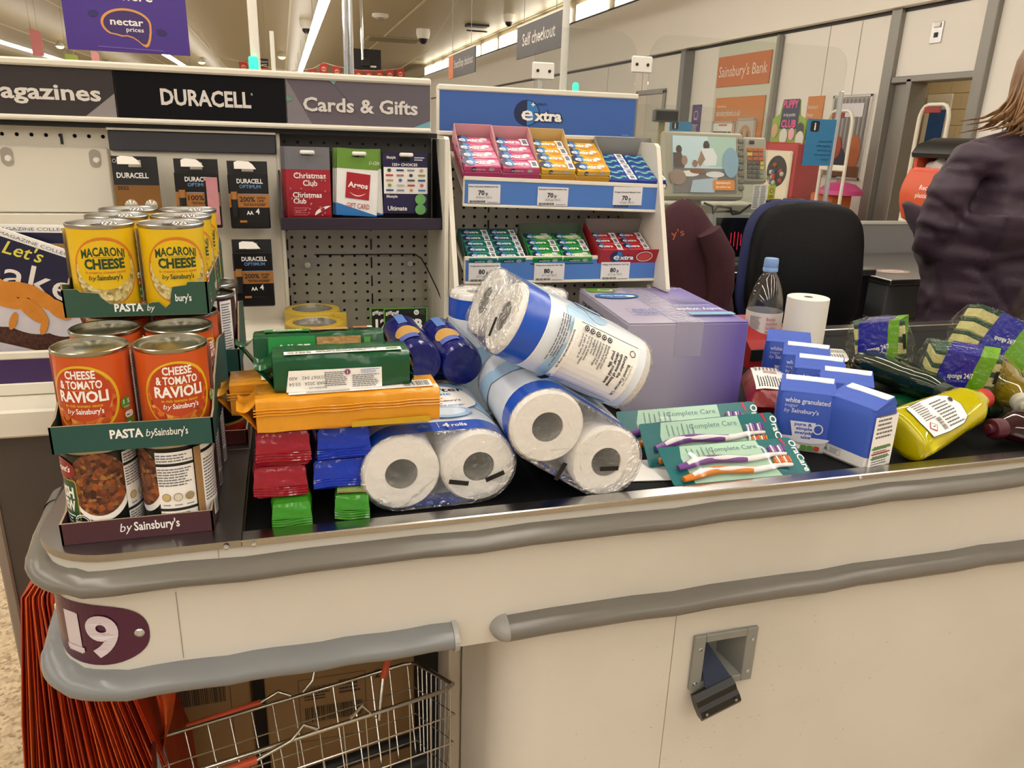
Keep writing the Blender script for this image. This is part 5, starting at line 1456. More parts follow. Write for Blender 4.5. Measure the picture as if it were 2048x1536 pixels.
def mac_can():
    o = can_base('macaroni_can', MYEL, True)
    p = Print(drum(CR, 0), 0.0005, 0.00015, curved=0.005)
    p.ell(0.0, 0.0527, 0.0372, 0.0415, MORG, 44).ell(0.0, 0.0515, 0.0350, 0.0385, PASTA, 44).ell(-0.001, 0.061, 0.0315, 0.0295, MYEL, 40)
    p.text('MACARONI', -0.001, 0.0725, 0.0098, DGRN, 0.03, w=0.048, arc=6).text('CHEESE', -0.0005, 0.0570, 0.0112, DGRN, 0.045, w=0.044).text('in creamy cheese sauce', -0.0005, 0.0512, 0.0032, MORG, 0.02, w=0.044).text('by', -0.0155, 0.0435, 0.0055, DGRN, 0.0, w=0.008, shear=0.2).text("Sainsbury's", 0.0035, 0.0435, 0.0058, DGRN, 0.02, w=0.027).line(-0.012, 0.0705, 0.010, 0.0705, 0.0004, DGRN)
    for k in range(5):
        p.rrect(0.0385, 0.040 - 0.0085 * k, 0.0465, 0.0475 - 0.0085 * k, 0.003, FSA[k])
        p.rect(0.0395, 0.0425 - 0.0085 * k, 0.0435, 0.0437 - 0.0085 * k, PAPER if k else INK)
    p.rect(-0.085, 0.008, -0.055, 0.10, PAPER).fine(-0.083, 0.012, -0.057, 0.097, 26, GREYINK)
    p.mb.build('printed_label', o)
    return o
def rav_can():
    o = can_base('ravioli_can', mat('cc5620', 0.28, var=0.10, scale=14), False)
    p = Print(drum(CR, 0), 0.0005, 0.00015, curved=0.005)
    YL = mat('dcb622', 0.35, var=0)
    p.ell(0.0, 0.0555, 0.0365, 0.0390, YL, 44).ell(-0.0006, 0.055, 0.0340, 0.0368, RAV, 44).ell(-0.001, 0.062, 0.0300, 0.0300, mat('b8421c', 0.3, var=0.06), 40)
    p.text('CHEESE', 0.0, 0.0800, 0.0085, PAPER, 0.03, w=0.030).text('& TOMATO', -0.001, 0.0690, 0.0085, PAPER, 0.03, w=0.043).text('RAVIOLI', 0.0, 0.0545, 0.0115, PAPER, 0.035, w=0.050).text('in rich tomato sauce', 0.0, 0.0485, 0.0034, YL, 0.02, w=0.037).text('by', -0.0135, 0.0410, 0.0056, PAPER, 0.0, w=0.008, shear=0.2).text("Sainsbury's", 0.0055, 0.0410, 0.0058, PAPER, 0.02, w=0.0265).line(-0.010, 0.0672, 0.010, 0.0672, 0.0004, YL)
    p.ell(0.0425, 0.046, 0.0062, 0.0068, mat('4e8f3a', 0.4, var=0), 20).text('1', 0.0395, 0.0455, 0.0045, PAPER, 0.03).text('5', 0.0455, 0.0455, 0.0045, PAPER, 0.03).text('A DAY', 0.0425, 0.0412, 0.0016, PAPER, 0.02)
    for k in range(3):
        p.rrect(0.039, 0.029 - 0.0085 * k, 0.050, 0.0365 - 0.0085 * k, 0.003, (FSA[0], FSA[2], FSA[2])[k])
        p.rect(0.0405, 0.0315 - 0.0085 * k, 0.0445, 0.0327 - 0.0085 * k, INK if not k else PAPER)
    p.rect(-0.085, 0.008, -0.055, 0.10, PAPER).fine(-0.083, 0.012, -0.057, 0.097, 26, GREYINK).rect(0.056, 0.006, 0.085, 0.102, PAPER).fine(0.058, 0.012, 0.083, 0.097, 26, GREYINK)
    p.mb.build('printed_label', o)
    return o
def stew_can():
    o = can_base('stew_can', mat('161616', 0.3, var=0), False)
    p = Print(drum(CR, 0), 0.0005, 0.00015, curved=0.005)
    GN = mat('1f4a22', 0.35, var=0.05)
    p.rect(-0.05, 0.006, 0.05, 0.102, mat('191b18', 0.3, var=0)).ell(-0.002, 0.062, 0.033, 0.040, PAPER, 36).ell(-0.003, 0.067, 0.031, 0.038, STEW, 36)
    p.rrect(-0.062, 0.008, -0.026, 0.072, 0.004, mat('b9a648', 0.4, var=0)).rrect(-0.062, 0.009, -0.027, 0.071, 0.004, GN)
    p.text('IRISH', -0.046, 0.050, 0.0125, PAPER, 0.04, w=0.031).text('STEW', -0.046, 0.034, 0.0125, PAPER, 0.04, w=0.031).fine(-0.058, 0.013, -0.032, 0.030, 4, PAPER)
    p.ell(-0.044, 0.085, 0.02, 0.012, mat('8a1a1e', 0.35, var=0), 20).text("Grant's", -0.044, 0.082, 0.007, PAPER, 0.02, w=0.026, shear=0.25)
    p.hoop(-0.0235, 0.0215, 0.0098, 0.0098, 0.0012, PAPER, 24).hoop(-0.0235, 0.0215, 0.0075, 0.0075, 0.0008, PAPER, 24).rect(-0.0345, 0.0195, -0.0125, 0.0240, INK).text('FREE FROM', -0.0235, 0.0203, 0.0028, PAPER, 0.03, w=0.018)
    def back(u0, u1):
        W = u1 - u0
        p.rect(u0, 0.030, u1, 0.100, PAPER).rect(u0, 0.006, u1, 0.028, PAPER).rect(u0, 0.083, u1, 0.0865, INK).rect(u0, 0.0275, u1, 0.031, INK)
        p.fine(u0 + 0.001, 0.058, u1 - 0.001, 0.081, 7, GREYINK, seed=3).fine(u0 + 0.001, 0.088, u1 - 0.001, 0.098, 3, GREYINK, seed=5).fine(u0 + 0.001, 0.008, u1 - 0.001, 0.026, 6, GREYINK, seed=6)
        for k in range(3):
            p.ell(u0 + W * (0.2 + 0.3 * k), 0.045, 0.0045, 0.005, mat('8f7c5a', 0.5, var=0), 14).ell(u0 + W * (0.2 + 0.3 * k), 0.045, 0.0038, 0.0042, mat(('c9b27a', 'd8d0c0', 'a08a66')[k], 0.6, var=0.3, scale=900), 14)
            p.fine(u0 + W * (0.1 + 0.3 * k), 0.034, u0 + W * (0.3 + 0.3 * k), 0.037, 1, GREYINK)
    back(0.024, 0.062)
    p.rect(0.062, 0.006, 0.070, 0.102, mat('a07c50', 0.5, var=0.3, scale=500)).rect(0.070, 0.006, 0.105, 0.102, PAPER).fine(0.072, 0.03, 0.103, 0.085, 14, GREYINK).rect(0.070, 0.092, 0.105, 0.096, INK).bars(0.085, 0.008, 0.103, 0.026, INK, 16)
    p.mb.build('printed_label', o)
    return o
def meat_can():
    o = can_base('meatball_can', mat('3a1420', 0.3, var=0.05), True)
    p = Print(drum(CR, 0), 0.0005, 0.00015, curved=0.005)
    p.rect(0.0, 0.008, 0.020, 0.100, PAPER).fine(0.002, 0.012, 0.018, 0.097, 22, GREYINK).rect(-0.02, 0.01, -0.003, 0.045, PAPER)
    for k in range(3):
        p.rect(-0.019, 0.036 - 0.010 * k, -0.006, 0.0435 - 0.010 * k, FSA[2]).ell(-0.006, 0.040 - 0.010 * k, 0.003, 0.003, PAPER, 12)
    p.rect(-0.03, 0.085, -0.004, 0.102, mat('e2dcd2', 0.4, var=0))
    p.mb.build('printed_label', o)
    return o
def chili_can():
    o = can_base('chili_can', mat('0d0c0b', 0.3, var=0), False)
    p = Print(drum(CR, 0), 0.0005, 0.00015, curved=0.005)
    GD = mat('a48a3e', 0.35, 0.3, var=0)
    p.text('STAGG', 0.012, 0.078, 0.014, GD, 0.02, w=0.058).text('CHILI', 0.014, 0.060, 0.011, GD, 0.0, w=0.034).rect(-0.05, 0.012, 0.05, 0.026, mat('8a1f1a', 0.35, var=0)).rect(-0.05, 0.026, 0.05, 0.030, GD)
    p.mb.build('printed_label', o)
    return o
def place(proto, spots, label, grp, cat='tin can'):
    out = []
    for i, (x, y, z, r_) in enumerate(spots):
        M = T(x, y, z) @ RZ(r_)
        if i == 0:
            o = proto
            o.matrix_basis = M
        else:
            o = dup(proto, M)
        tag(o, label[i] if isinstance(label, (list, tuple)) else label, cat, grp)
        out.append(o)
    return out
def tray(name, x0, x1, y0, y1, z, h, m, edge, label, front_h=None, txt=None, front_pts=None, side_pts=None):
    o = Thing(name, label, 'tray', ((x0 + x1) / 2, (y0 + y1) / 2, z))
    t = 0.0022
    XZ = Matrix(((1, 0, 0, 0), (0, 0, 1, 0), (0, 1, 0, 0), (0, 0, 0, 1)))      # (x, z, thickness along y)
    YZ = Matrix(((0, 0, 1, 0), (1, 0, 0, 0), (0, 1, 0, 0), (0, 0, 0, 1)))
    o.put(MB().box(x0 + t, x1 - t, y0 + t, y1 - t, z, z + 0.0012, edge), 'bottom')
    fp = front_pts or [(x0, z), (x1, z), (x1, z + h), (x0, z + h)]
    fr = o.put(MB().prism(fp, y0, y0 + t, m, XZ, edge), 'front_wall')
    o.put(MB().prism([(x0, z), (x1, z), (x1, z + h), (x0, z + h)], y1 - t, y1, m, XZ, edge), 'back_wall')
    for x in (x0, x1 - t):
        sp = side_pts or [(y0, z), (y1, z), (y1, z + h), (y0, z + h)]
        sw = o.put(MB().prism(sp, x, x + t, m, YZ, edge), 'side_wall')
    if txt:
        p = Print(plane((0, y0, 0)), 0.0004, 0.0002)
        txt(p)
        p.mb.build('lettering', fr)
    return o, sw
MAR, TEAL2, GRN3, KRAFT = mat('48222c', 0.6, var=0.05), mat('1d4d47', 0.55, var=0.05), mat('2a4f3e', 0.55, var=0.05), mat('a5927a', 0.8)
def t1(p):
    p.text('by', -0.196, 0.8605, 0.0105, PAPER, 0.0, w=0.012, shear=0.2, rot=1).text("Sainsbury's", -0.163, 0.8607, 0.0105, PAPER, 0.02, w=0.048)
tray('card_tray', -0.262, -0.103, 0.856, 1.094, 0.8505, 0.026, MAR, KRAFT, 'maroon cardboard tray of stew tins on the steel deck', txt=t1, side_pts=[(0.856, 0.8505), (1.094, 0.8505), (1.094, 0.925), (1.02, 0.94), (0.93, 0.92), (0.885, 0.879), (0.856, 0.8765)])
def t2(p):
    p.text('PASTA', -0.181, 0.976, 0.0095, PAPER, 0.035, w=0.033).text('by', -0.1575, 0.976, 0.0085, PAPER, 0.0, w=0.009, shear=0.2).text("Sainsbury's", -0.136, 0.976, 0.0085, PAPER, 0.01, w=0.034)
tray('card_tray', -0.2555, -0.0925, 0.852, 1.094, 0.962, 0.031, TEAL2, KRAFT, 'green cardboard pasta tray holding ravioli tins', txt=t2, side_pts=[(0.852, 0.962), (1.094, 0.962), (1.094, 1.03), (1.0, 1.045), (0.92, 1.02), (0.875, 0.995), (0.852, 0.993)])
def t3(p):
    p.text('PASTA', -0.191, 1.0835, 0.009, PAPER, 0.035, w=0.032).text('by', -0.167, 1.0835, 0.0075, PAPER, 0.0, w=0.008, shear=0.2).text("bury's", -0.1285, 1.0945, 0.0085, PAPER, 0.02, w=0.0185)
r3 = random.Random(2)
tear = [(-0.262, 1.0775), (-0.1, 1.0775), (-0.1, 1.118), (-0.122, 1.118), (-0.124, 1.114), (-0.140, 1.112), (-0.1425, 1.102), (-0.144, 1.092), (-0.150, 1.086)] + [(-0.150 - 0.0068 * k, 1.0925 + r3.uniform(-0.0012, 0.0012)) for k in range(1, 10)] + [(-0.2205, 1.101), (-0.2225, 1.106), (-0.242, 1.108), (-0.245, 1.1115), (-0.262, 1.111)]
t3_, sw3 = tray('card_tray', -0.262, -0.1, 1.000, 1.262, 1.0765, 0.034, GRN3, KRAFT, 'torn green cardboard pasta tray of macaroni tins, topmost of the stack', txt=t3, front_pts=tear, side_pts=[(1.0, 1.0765), (1.262, 1.0765), (1.262, 1.130), (1.235, 1.145), (1.20, 1.120), (1.04, 1.118), (1.03, 1.112), (1.0, 1.118)])
p = Print(plane((-0.1, 1.13, 1.0885), (0, 1, 0)), 0.0004, 0.0002)
p.text('PASTA', -0.015, 0, 0.009, PAPER, 0.03, w=0.034).text("Sainsbury's", 0.03, 0, 0.007, mat('8fa698', 0.5, var=0), 0.0, w=0.035)
p.mb.build('lettering', sw3)
tray('card_tray', -0.236, -0.0770, 1.122, 1.30, 0.9625, 0.034, TEAL2, KRAFT, 'green cardboard tray of maroon tins behind the ravioli', side_pts=[(1.122, 0.9625), (1.30, 0.9625), (1.30, 1.03), (1.20, 1.05), (1.135, 1.0), (1.122, 0.9965)])
tray('card_tray', -0.238, -0.0745, 1.118, 1.30, 0.851, 0.022, mat('5a1a16', 0.5), KRAFT, 'dark red cardboard tray of black chili tins on the steel deck')
xs1, ys1 = (-0.222, -0.143), (0.8975, 0.9755, 1.0535)
place(stew_can(), [(x, y, 0.852, r_) for (x, y), r_ in zip([(x, y) for y in ys1 for x in xs1], (10, -58, 30, -60, 10, -60))], ['stew tin showing its green label in the maroon tray', 'stew tin turned to its white small print in the maroon tray'] + ['stew tin behind the front row of the maroon tray'] * 4, 'stew tins')
xs2, ys2 = (-0.2145, -0.1335), (0.8935, 0.9725, 1.0515)
place(rav_can(), [(x, y, 0.9635, r_) for (x, y), r_ in zip([(x, y) for y in ys2 for x in xs2], (-8, 14, 70, 60, 10, 10))], ['ravioli tin with a one of five badge, at the tray front', 'ravioli tin beside the badge one, at the tray front'] + ['ravioli tin in the rows behind, showing its plain lid'] * 4, 'ravioli tins')
place(mac_can(), [(x, y, 1.078, r_) for (x, y), r_ in zip([(-0.2195, 1.041), (-0.1395, 1.041), (-0.2160, 1.127), (-0.1370, 1.125), (-0.2160, 1.212), (-0.1370, 1.209)], (12, 13, 20, 25, 10, 30))], ['macaroni cheese tin over the torn tray lettering', 'macaroni cheese tin over the untorn tray corner'] + ['macaroni cheese tin behind the front pair in the torn tray'] * 4, 'macaroni tins')
place(meat_can(), [(-0.118, 1.166, 0.964, 30), (-0.119, 1.246, 0.964, 40), (-0.197, 1.166, 0.964, 10)], 'maroon tin with white small print in the rear green tray', 'maroon tins')
place(chili_can(), [(-0.118, 1.160, 0.8525, 8), (-0.118, 1.240, 0.8525, 8), (-0.197, 1.160, 0.8525, 8)], 'black chili tin with gold lettering in the dark red tray', 'chili tins')

# ---------------------------------------------------------------- biscuits
def biscuit(name, L, W, H, m, M, label, grp, seal0='fold', seal1='fold', prints=None, rnd=0.006, crease=0.0012, seed=1):
    """flow-wrapped bar: rounded body, crimped seals; local x = length, -y = side towards the viewer"""
    r_ = random.Random(seed)
    o = empty(name, M)
    tag(o, label, 'biscuits', grp)
    def sec(x, k, dz=0.0):
        pts = []
        w2, h2 = W / 2 * k, H / 2 * k
        q = rnd * k
        for cx, cz, a in ((w2 - q, -h2 + q, -90), (w2 - q, h2 - q, 0), (-w2 + q, h2 - q, 90), (-w2 + q, -h2 + q, 180)):
            for j in range(4):
                t = rad(a + 30 * j)
                e_ = r_.uniform(-1, 1) * crease
                pts.append((x, cx + (q + e_) * cos(t), H / 2 + dz + cz + (q + e_) * sin(t)))
        return pts
    n = 12
    rows = [sec(-L / 2 - 0.001, 0.72)] + [sec(-L / 2 + L * i / n, 0.97 if i in (0, n) else 1.0) for i in range(n + 1)] + [sec(L / 2 + 0.001, 0.72)]
    MB().ring(rows, m, None, True, True, True).build('wrapper', o, 50)
    for s_, st in ((-1, seal0), (1, seal1)):
        q = MB()
        if st == 'fold':       # crimped fin pressed down against the end
            z_s = H * r_.uniform(0.36, 0.44)
            q.grid(lambda u, v: (s_ * (L / 2 + 0.001 + 0.0045 * u ** 0.6 + 0.0016 * sin(5 * v + 9 * u + seed) * u * (1 - u) * 2), -W * (0.46 + 0.05 * u) + W * (0.92 + 0.10 * u) * v, H * 0.97 - (H * 0.97 - z_s) * u), 6, 8, m)
            q.grid(lambda u, v: (s_ * (L / 2 + 0.0055 + 0.0008 * sin(u * 22.0) + 0.0010 * sin(7 * v + seed)), -W * 0.51 + W * 1.02 * v, z_s - 0.012 * u + 0.0012 * sin(4 * v + seed)), 14, 8, m)
            q.grid(lambda u, v: (s_ * (L / 2 + 0.0045 - 0.004 * u), -W * 0.48 + W * 0.96 * v, z_s - 0.010 - (z_s - 0.012) * u), 4, 8, m)
        elif st == 'flare':    # fin standing open
            q.grid(lambda u, v: (s_ * (L / 2 - 0.001 + 0.022 * u), -W * (0.45 + 0.08 * u) + W * (0.9 + 0.16 * u) * v, H * (0.5 + 0.42 * (1 - u) ** 2 * (1 if 1 else 0)) + 0.006 * sin(6 * v) * u + H * 0.25 * u * u), 6, 8, m)
            q.grid(lambda u, v: (s_ * (L / 2 - 0.001 + 0.022 * u), -W * (0.45 + 0.08 * u) + W * (0.9 + 0.16 * u) * v, H * (0.5 - 0.42 * (1 - u) ** 2) + 0.006 * sin(6 * v) * u + H * 0.25 * u * u - 0.0006), 6, 8, m)
        if q.v:
            q.build('end_seal', o, 40)
    if prints:
        prints(o)
    return o
def film(h, rough=0.16, bump=0.5, bs=35, **k):
    return mat(h, rough, bump=bump, bscale=bs, var=0.05, **k)
LG = film('3c8f24', bump=0.3)
def lg_print(o):
    p = Print(plane((0, 0, 0.032), (0, -1, 0), (1, 0, 0)), 0.0016, 0.0002)
    p.rect(-0.018, -0.067, 0.018, 0.06, mat('b08a66', 0.5, var=0.3, scale=80)).rect(-0.018, -0.064, 0.018, -0.045, mat('a9bf6a', 0.4, var=0.2, scale=200))
    p.mb.build('printed_picture', o)
biscuit('biscuit_pack', 0.195, 0.046, 0.032, LG, T(-0.0145, 0.960, BZ) @ RZ(90), 'light green biscuit pack on the belt under the red packs', 'light green biscuit packs', prints=lg_print, seed=2)
biscuit('biscuit_pack', 0.135, 0.042, 0.031, LG, T(0.066, 0.936, BZ) @ RZ(83), 'light green biscuit pack on the belt under the blue packs', 'light green biscuit packs', prints=lg_print, seed=3)
RD, BL2 = film('96182a'), film('1438b8')
biscuit('biscuit_pack', 0.19, 0.062, 0.0405, RD, T(-0.0255, 0.972, 0.8755) @ RZ(90), 'red biscuit pack, lower of two', 'red biscuit packs', seed=4)
biscuit('biscuit_pack', 0.19, 0.062, 0.0445, RD, T(-0.0215, 0.970, 0.917) @ RZ(91), 'red biscuit pack, upper of two under the orange pack', 'red biscuit packs', seed=5)
biscuit('biscuit_pack', 0.19, 0.062, 0.0410, BL2, T(0.0445, 0.982, 0.8745) @ RZ(90), 'bright blue biscuit pack, lower of two', 'bright blue biscuit packs', seed=6)
biscuit('biscuit_pack', 0.19, 0.063, 0.0420, BL2, T(0.0530, 0.978, 0.9165) @ RZ(89), 'bright blue biscuit pack, upper of two under the orange pack', 'bright blue biscuit packs', seed=7)
ORB = film('e09a26', 0.22, 0.45, 28)
def or_print(o):
    p = Print(plane((0, 0, 0.044), (1, 0, 0), (0, 1, 0)), 0.0016, 0.0002)
    p.rect(-0.07, -0.026, 0.10, 0.0, PAPER).bars(0.065, -0.022, 0.097, -0.004, INK, 20).rect(-0.05, -0.024, 0.0, -0.006, mat('b9b4ac', 0.3, var=0.3, scale=90))
    p.mb.build('printed_label', o)
    s_ = MB()
    for k in range(3):
        s_.tube([(-0.11 + 0.22 * i / 12, -0.0318, 0.024 + 0.0035 * k + 0.0006 * sin(i * 2.0)) for i in range(13)], 0.0009, 5, ORB)
    s_.build('side_seam', o, 50)
    q = Print(plane((0, -0.0312, 0)), 0.0010, 0.0002)
    q.rect(0.0, 0.002, 0.095, 0.0095, mat('c9a020', 0.3, var=0.05))
    q.mb.build('printed_strip', o)
biscuit('biscuit_pack', 0.214, 0.060, 0.044, ORB, T(0.0595, 0.8935, 0.9635) @ RZ(1.5), 'orange biscuit pack lying across the red and blue packs', 'orange biscuit packs', 'flare', 'none', or_print, seed=8)
biscuit('biscuit_pack', 0.214, 0.058, 0.044, ORB, T(0.028, 0.956, 0.9635) @ RZ(1.0), 'orange biscuit pack behind the other, under the upper green pack', 'orange biscuit packs', 'flare', 'none', or_print, seed=9)
NG = film('14502e', 0.22, 0.3)
WAFER = mat('b08850', 0.5, var=0.2, scale=90, bump=0.3, bscale=150)
def nice_a(o):
    p = Print(plane((0, 0, 0.044), (1, 0, 0), (0, 1, 0)), 0.0014, 0.0002)
    LGN = mat('1f8a3c', 0.3, var=0.05)
    p.rect(-0.066, -0.022, -0.012, 0.022, LGN).text('NICE', -0.038, 0.004, 0.009, PAPER, 0.03, w=0.034).text('BISCUITS', -0.038, -0.005, 0.005, PAPER, 0.02, w=0.036).fine(-0.058, -0.012, -0.018, -0.008, 1, PAPER).rect(-0.010, -0.018, 0.036, 0.018, WAFER).rect(0.044, -0.006, 0.062, 0.018, mat('b56a4a', 0.4, var=0.4, scale=200)).rect(0.062, -0.006, 0.068, 0.018, PAPER)
    p.mb.build('printed_top', o)
    q = Print(plane((0, -0.0275, 0)), 0.0014, 0.0002)
    q.rect(-0.062, 0.004, -0.006, 0.040, LGN).text('NICE', -0.030, 0.018, 0.0115, PAPER, 0.03, w=0.036).rect(-0.004, 0.012, 0.05, 0.038, WAFER).rect(0.054, 0.004, 0.062, 0.036, mat('4e9a3a', 0.3, var=0))
    q.mb.build('printed_side', o)
def nice_b(o):
    q = Print(plane((0, -0.0255, 0)), 0.0014, 0.0002)
    q.poly([(-0.066, 0.001), (0.045, 0.001), (0.045, 0.026), (-0.062, 0.027)], PAPER)
    q.text('203067 042   A00', -0.041, 0.0195, 0.0042, GREYINK, 0.0, w=0.042, rot=180).text('MAR 2024   03:54', -0.041, 0.0125, 0.0042, GREYINK, 0.0, w=0.042, rot=180).text('Best before end', -0.03, 0.006, 0.0026, GREYINK, 0.0, w=0.02, rot=180)
    q.fine(-0.022, 0.006, 0.006, 0.024, 8, GREYINK).fine(0.010, 0.003, 0.043, 0.019, 7, GREYINK).ell(0.0045, 0.0225, 0.0035, 0.0035, mat('8a4a78', 0.4, var=0), 16).text('i', 0.0045, 0.0205, 0.004, PAPER, 0.02).fine(0.020, 0.020, 0.043, 0.0255, 3, mat('6f8fc0', 0.4, var=0))
    q.mb.build('printed_side', o)
    p = Print(plane((0, 0, 0.044), (1, 0, 0), (0, 1, 0)), 0.0014, 0.0002)
    p.rect(-0.066, -0.023, 0.07, -0.010, PAPER).bars(-0.062, -0.021, -0.035, -0.012, INK, 20).rect(0.052, -0.019, 0.066, -0.013, mat('5a9a3a', 0.4, var=0)).fine(-0.03, -0.02, 0.045, -0.012, 2, GREYINK)
    p.mb.build('printed_top', o)
biscuit('biscuit_pack', 0.158, 0.055, 0.044, NG, T(0.031, 0.968, 1.0135) @ RX(-10), 'dark green biscuit pack with a wafer picture, behind the other green pack', 'dark green biscuit packs', 'flare', 'fold', nice_a, seed=10)
biscuit('biscuit_pack', 0.158, 0.051, 0.044, NG, T(0.053, 0.902, 1.0085) @ RZ(1.5), 'dark green biscuit pack showing its white small print', 'dark green biscuit packs', 'flare', 'fold', nice_b, seed=11)
NB2 = film('10186a', 0.18, 0.35, 40)
for i, (xa, xb, za, lab) in enumerate(((0.175, 0.168, 0.984, 'round navy biscuit roll beside the green packs'), (0.236, 0.229, 0.9775, 'round navy biscuit roll beside the toilet tissue'))):
    a, b = Vector((xa, 1.045, za)), Vector((xb, 1.215, za + 0.004))
    q = (b - a).normalized().to_track_quat('Z', 'Y').to_matrix().to_4x4()
    L = (b - a).length
    o = empty('biscuit_roll', T(*a) @ q)
    tag(o, lab, 'biscuits', 'navy biscuit rolls')
    R_ = 0.031
    MB().lathe([(0, 0.001), (R_ * 0.55, 0.0), (R_ * 0.93, 0.002), (R_, 0.006)] + [(R_ + 0.0004 * (k % 2), 0.006 + (L - 0.012) * k / 10) for k in range(1, 10)] + [(R_, L - 0.006), (R_ * 0.9, L - 0.001), (0, L)], 28, NB2).build('wrapper', o, 50)
    # world up in local frame
    up_ = (q.inverted() @ Vector((0, 0, 1, 0))).to_3d()
    a0 = atan2(up_.y, up_.x)
    fm = lambda u, v, h, a0=a0, R_=R_: ((R_ + h) * cos(a0 + u / R_), (R_ + h) * sin(a0 + u / R_), v)
    p = Print(fm, 0.0009, 0.0002, curved=0.004)
    p.rect(-0.012, 0.115, 0.002, 0.165, mat('5f86c9', 0.25, var=0)).ell(-0.008, 0.07, 0.019, 0.027, mat('c39a4c', 0.4, var=0.25, scale=200), 24).rect(-0.024, 0.035, 0.004, 0.055, mat('5a6cc0', 0.25, var=0)).fine(0.016, 0.09, 0.03, 0.15, 8, PAPER).rect(0.028, 0.02, 0.04, 0.09, mat('b9bcc8', 0.25, var=0))
    p.mb.build('printed_wrapper', o)

# ---------------------------------------------------------------- toilet tissue packs
TISSUE = mat('ebe8e2', 0.85, var=0.03, scale=60, bump=0.25, bscale=90)
FILMC = clear_film('pack_film', 'ffffff', 0.05, 0.16, 1.0, 55.0, 0.08, 0.35)
WRAPW, WRAPB, WRAPL = mat('dfe8f1', 0.2, var=0.02, bump=0.06, bscale=30), mat('2456c4', 0.2, var=0.04, bump=0.06, bscale=30), mat('a9cdea', 0.2, var=0.03)
RR = 0.050
def stadium(u, v, h, R_=RR + 0.0012):
    """u round the pack from the middle of the top; v along the axis"""
    s_, q = 0.05, pi * R_
    P = 4 * s_ + 2 * q
    u = u % P
    if u <= s_:
        return (v, -u, R_ + h)
    u -= s_
    if u <= q:
        a = u / R_
        return (v, -s_ - (R_ + h) * sin(a), (R_ + h) * cos(a))
    u -= q
    if u <= 2 * s_:
        return (v, -s_ + u, -R_ - h)
    u -= 2 * s_
    if u <= q:
        a = u / R_
        return (v, s_ + (R_ + h) * sin(a), -(R_ + h) * cos(a))
    u -= q
    return (v, s_ - u, R_ + h)
PER = 0.2 + 2 * pi * (RR + 0.0012)
def tissue_pack(M, label, printf, seed=1, tags=True, blue_end=False):
    r_ = random.Random(seed)
    o = empty('tissue_pack', M)
    tag(o, label, 'toilet tissue', 'toilet tissue packs')
    HL = 0.1025
    for y in (-0.05, 0.05):
        for x in (-HL, 0.0005):
            MB().lathe([(0.021, 0), (RR * 0.92, 0), (RR - 0.0005, 0.005), (RR - 0.0005, 0.097), (RR * 0.92, 0.102), (0.021, 0.102), (0.0205, 0.101), (0.0205, 0.001), (0.021, 0)], 36, TISSUE, T(x, y, 0) @ RY(90)).build('paper_roll', o, 50)
            MB().lathe([(0.0204, 0.002), (0.0204, 0.1), (0.0195, 0.1), (0.0195, 0.002)], 20, mat('8d8a84', 0.8), T(x, y, 0) @ RY(90)).build('cardboard_core', o, 40)
    us = [PER * i / 56 for i in range(56)]
    segs = [(-HL + 0.007, -HL + 0.040, WRAPB), (-HL + 0.040, -HL + 0.0412, PAPER), (-HL + 0.0412, HL - 0.012, WRAPW)]
    sl = MB()
    for x0, x1, m in segs:
        n = max(1, int((x1 - x0) / 0.02))
        sl.ring([[stadium(u, x0 + (x1 - x0) * i / n, 0) for u in us] for i in range(n + 1)], m)
    sleeve = sl.build('printed_sleeve', o, 50)
    for s_ in (-1, 1):
        fm = MB()
        rows = []
        x_in = -HL + 0.007 if s_ < 0 else HL - 0.012
        cx, cz = 0.0, 0.0
        for k, (xx, sc) in enumerate(((x_in, 1.0), (s_ * (HL - 0.001), 1.0), (s_ * (HL + 0.003), 0.95), (s_ * (HL + 0.004), 0.7), (s_ * (HL + 0.004), 0.4), (s_ * (HL + 0.005), 0.15))):
            rows.append([(xx + (r_.uniform(-1, 1) * 0.0022 if k > 1 else 0), stadium(u, 0, 0.0004)[1] * sc, stadium(u, 0, 0.0004)[2] * sc) for u in us])
        fm.ring(rows, FILMC, None, True, False, True)
        fm.build('clear_film', o, 60)
    p = Print(stadium, 0.0006, 0.00015, curved=0.008)
    printf(p, o)
    p.mb.build('lettering', sleeve)
    if tags:
        for a in tags if isinstance(tags, list) else []:
            MB().box(-HL - 0.0075, -HL - 0.0065, -0.013, 0.013, -0.003, 0.003, BLACK, T(0, a[0], a[1]) @ RX(a[2])).build('black_mark', o)
    return o
DKI = mat('1a1f33', 0.4, var=0)
BLI = mat('2a55b8', 0.4, var=0)
def wave(p, seed=1):
    r_ = random.Random(seed)
    for k in range(8):
        u, v = PER * (k + 0.5) / 8, 0.01 + r_.uniform(-0.03, 0.05)
        p.ell(u, v, 0.045, 0.022, WRAPL, 20, rot=r_.uniform(-40, 40))
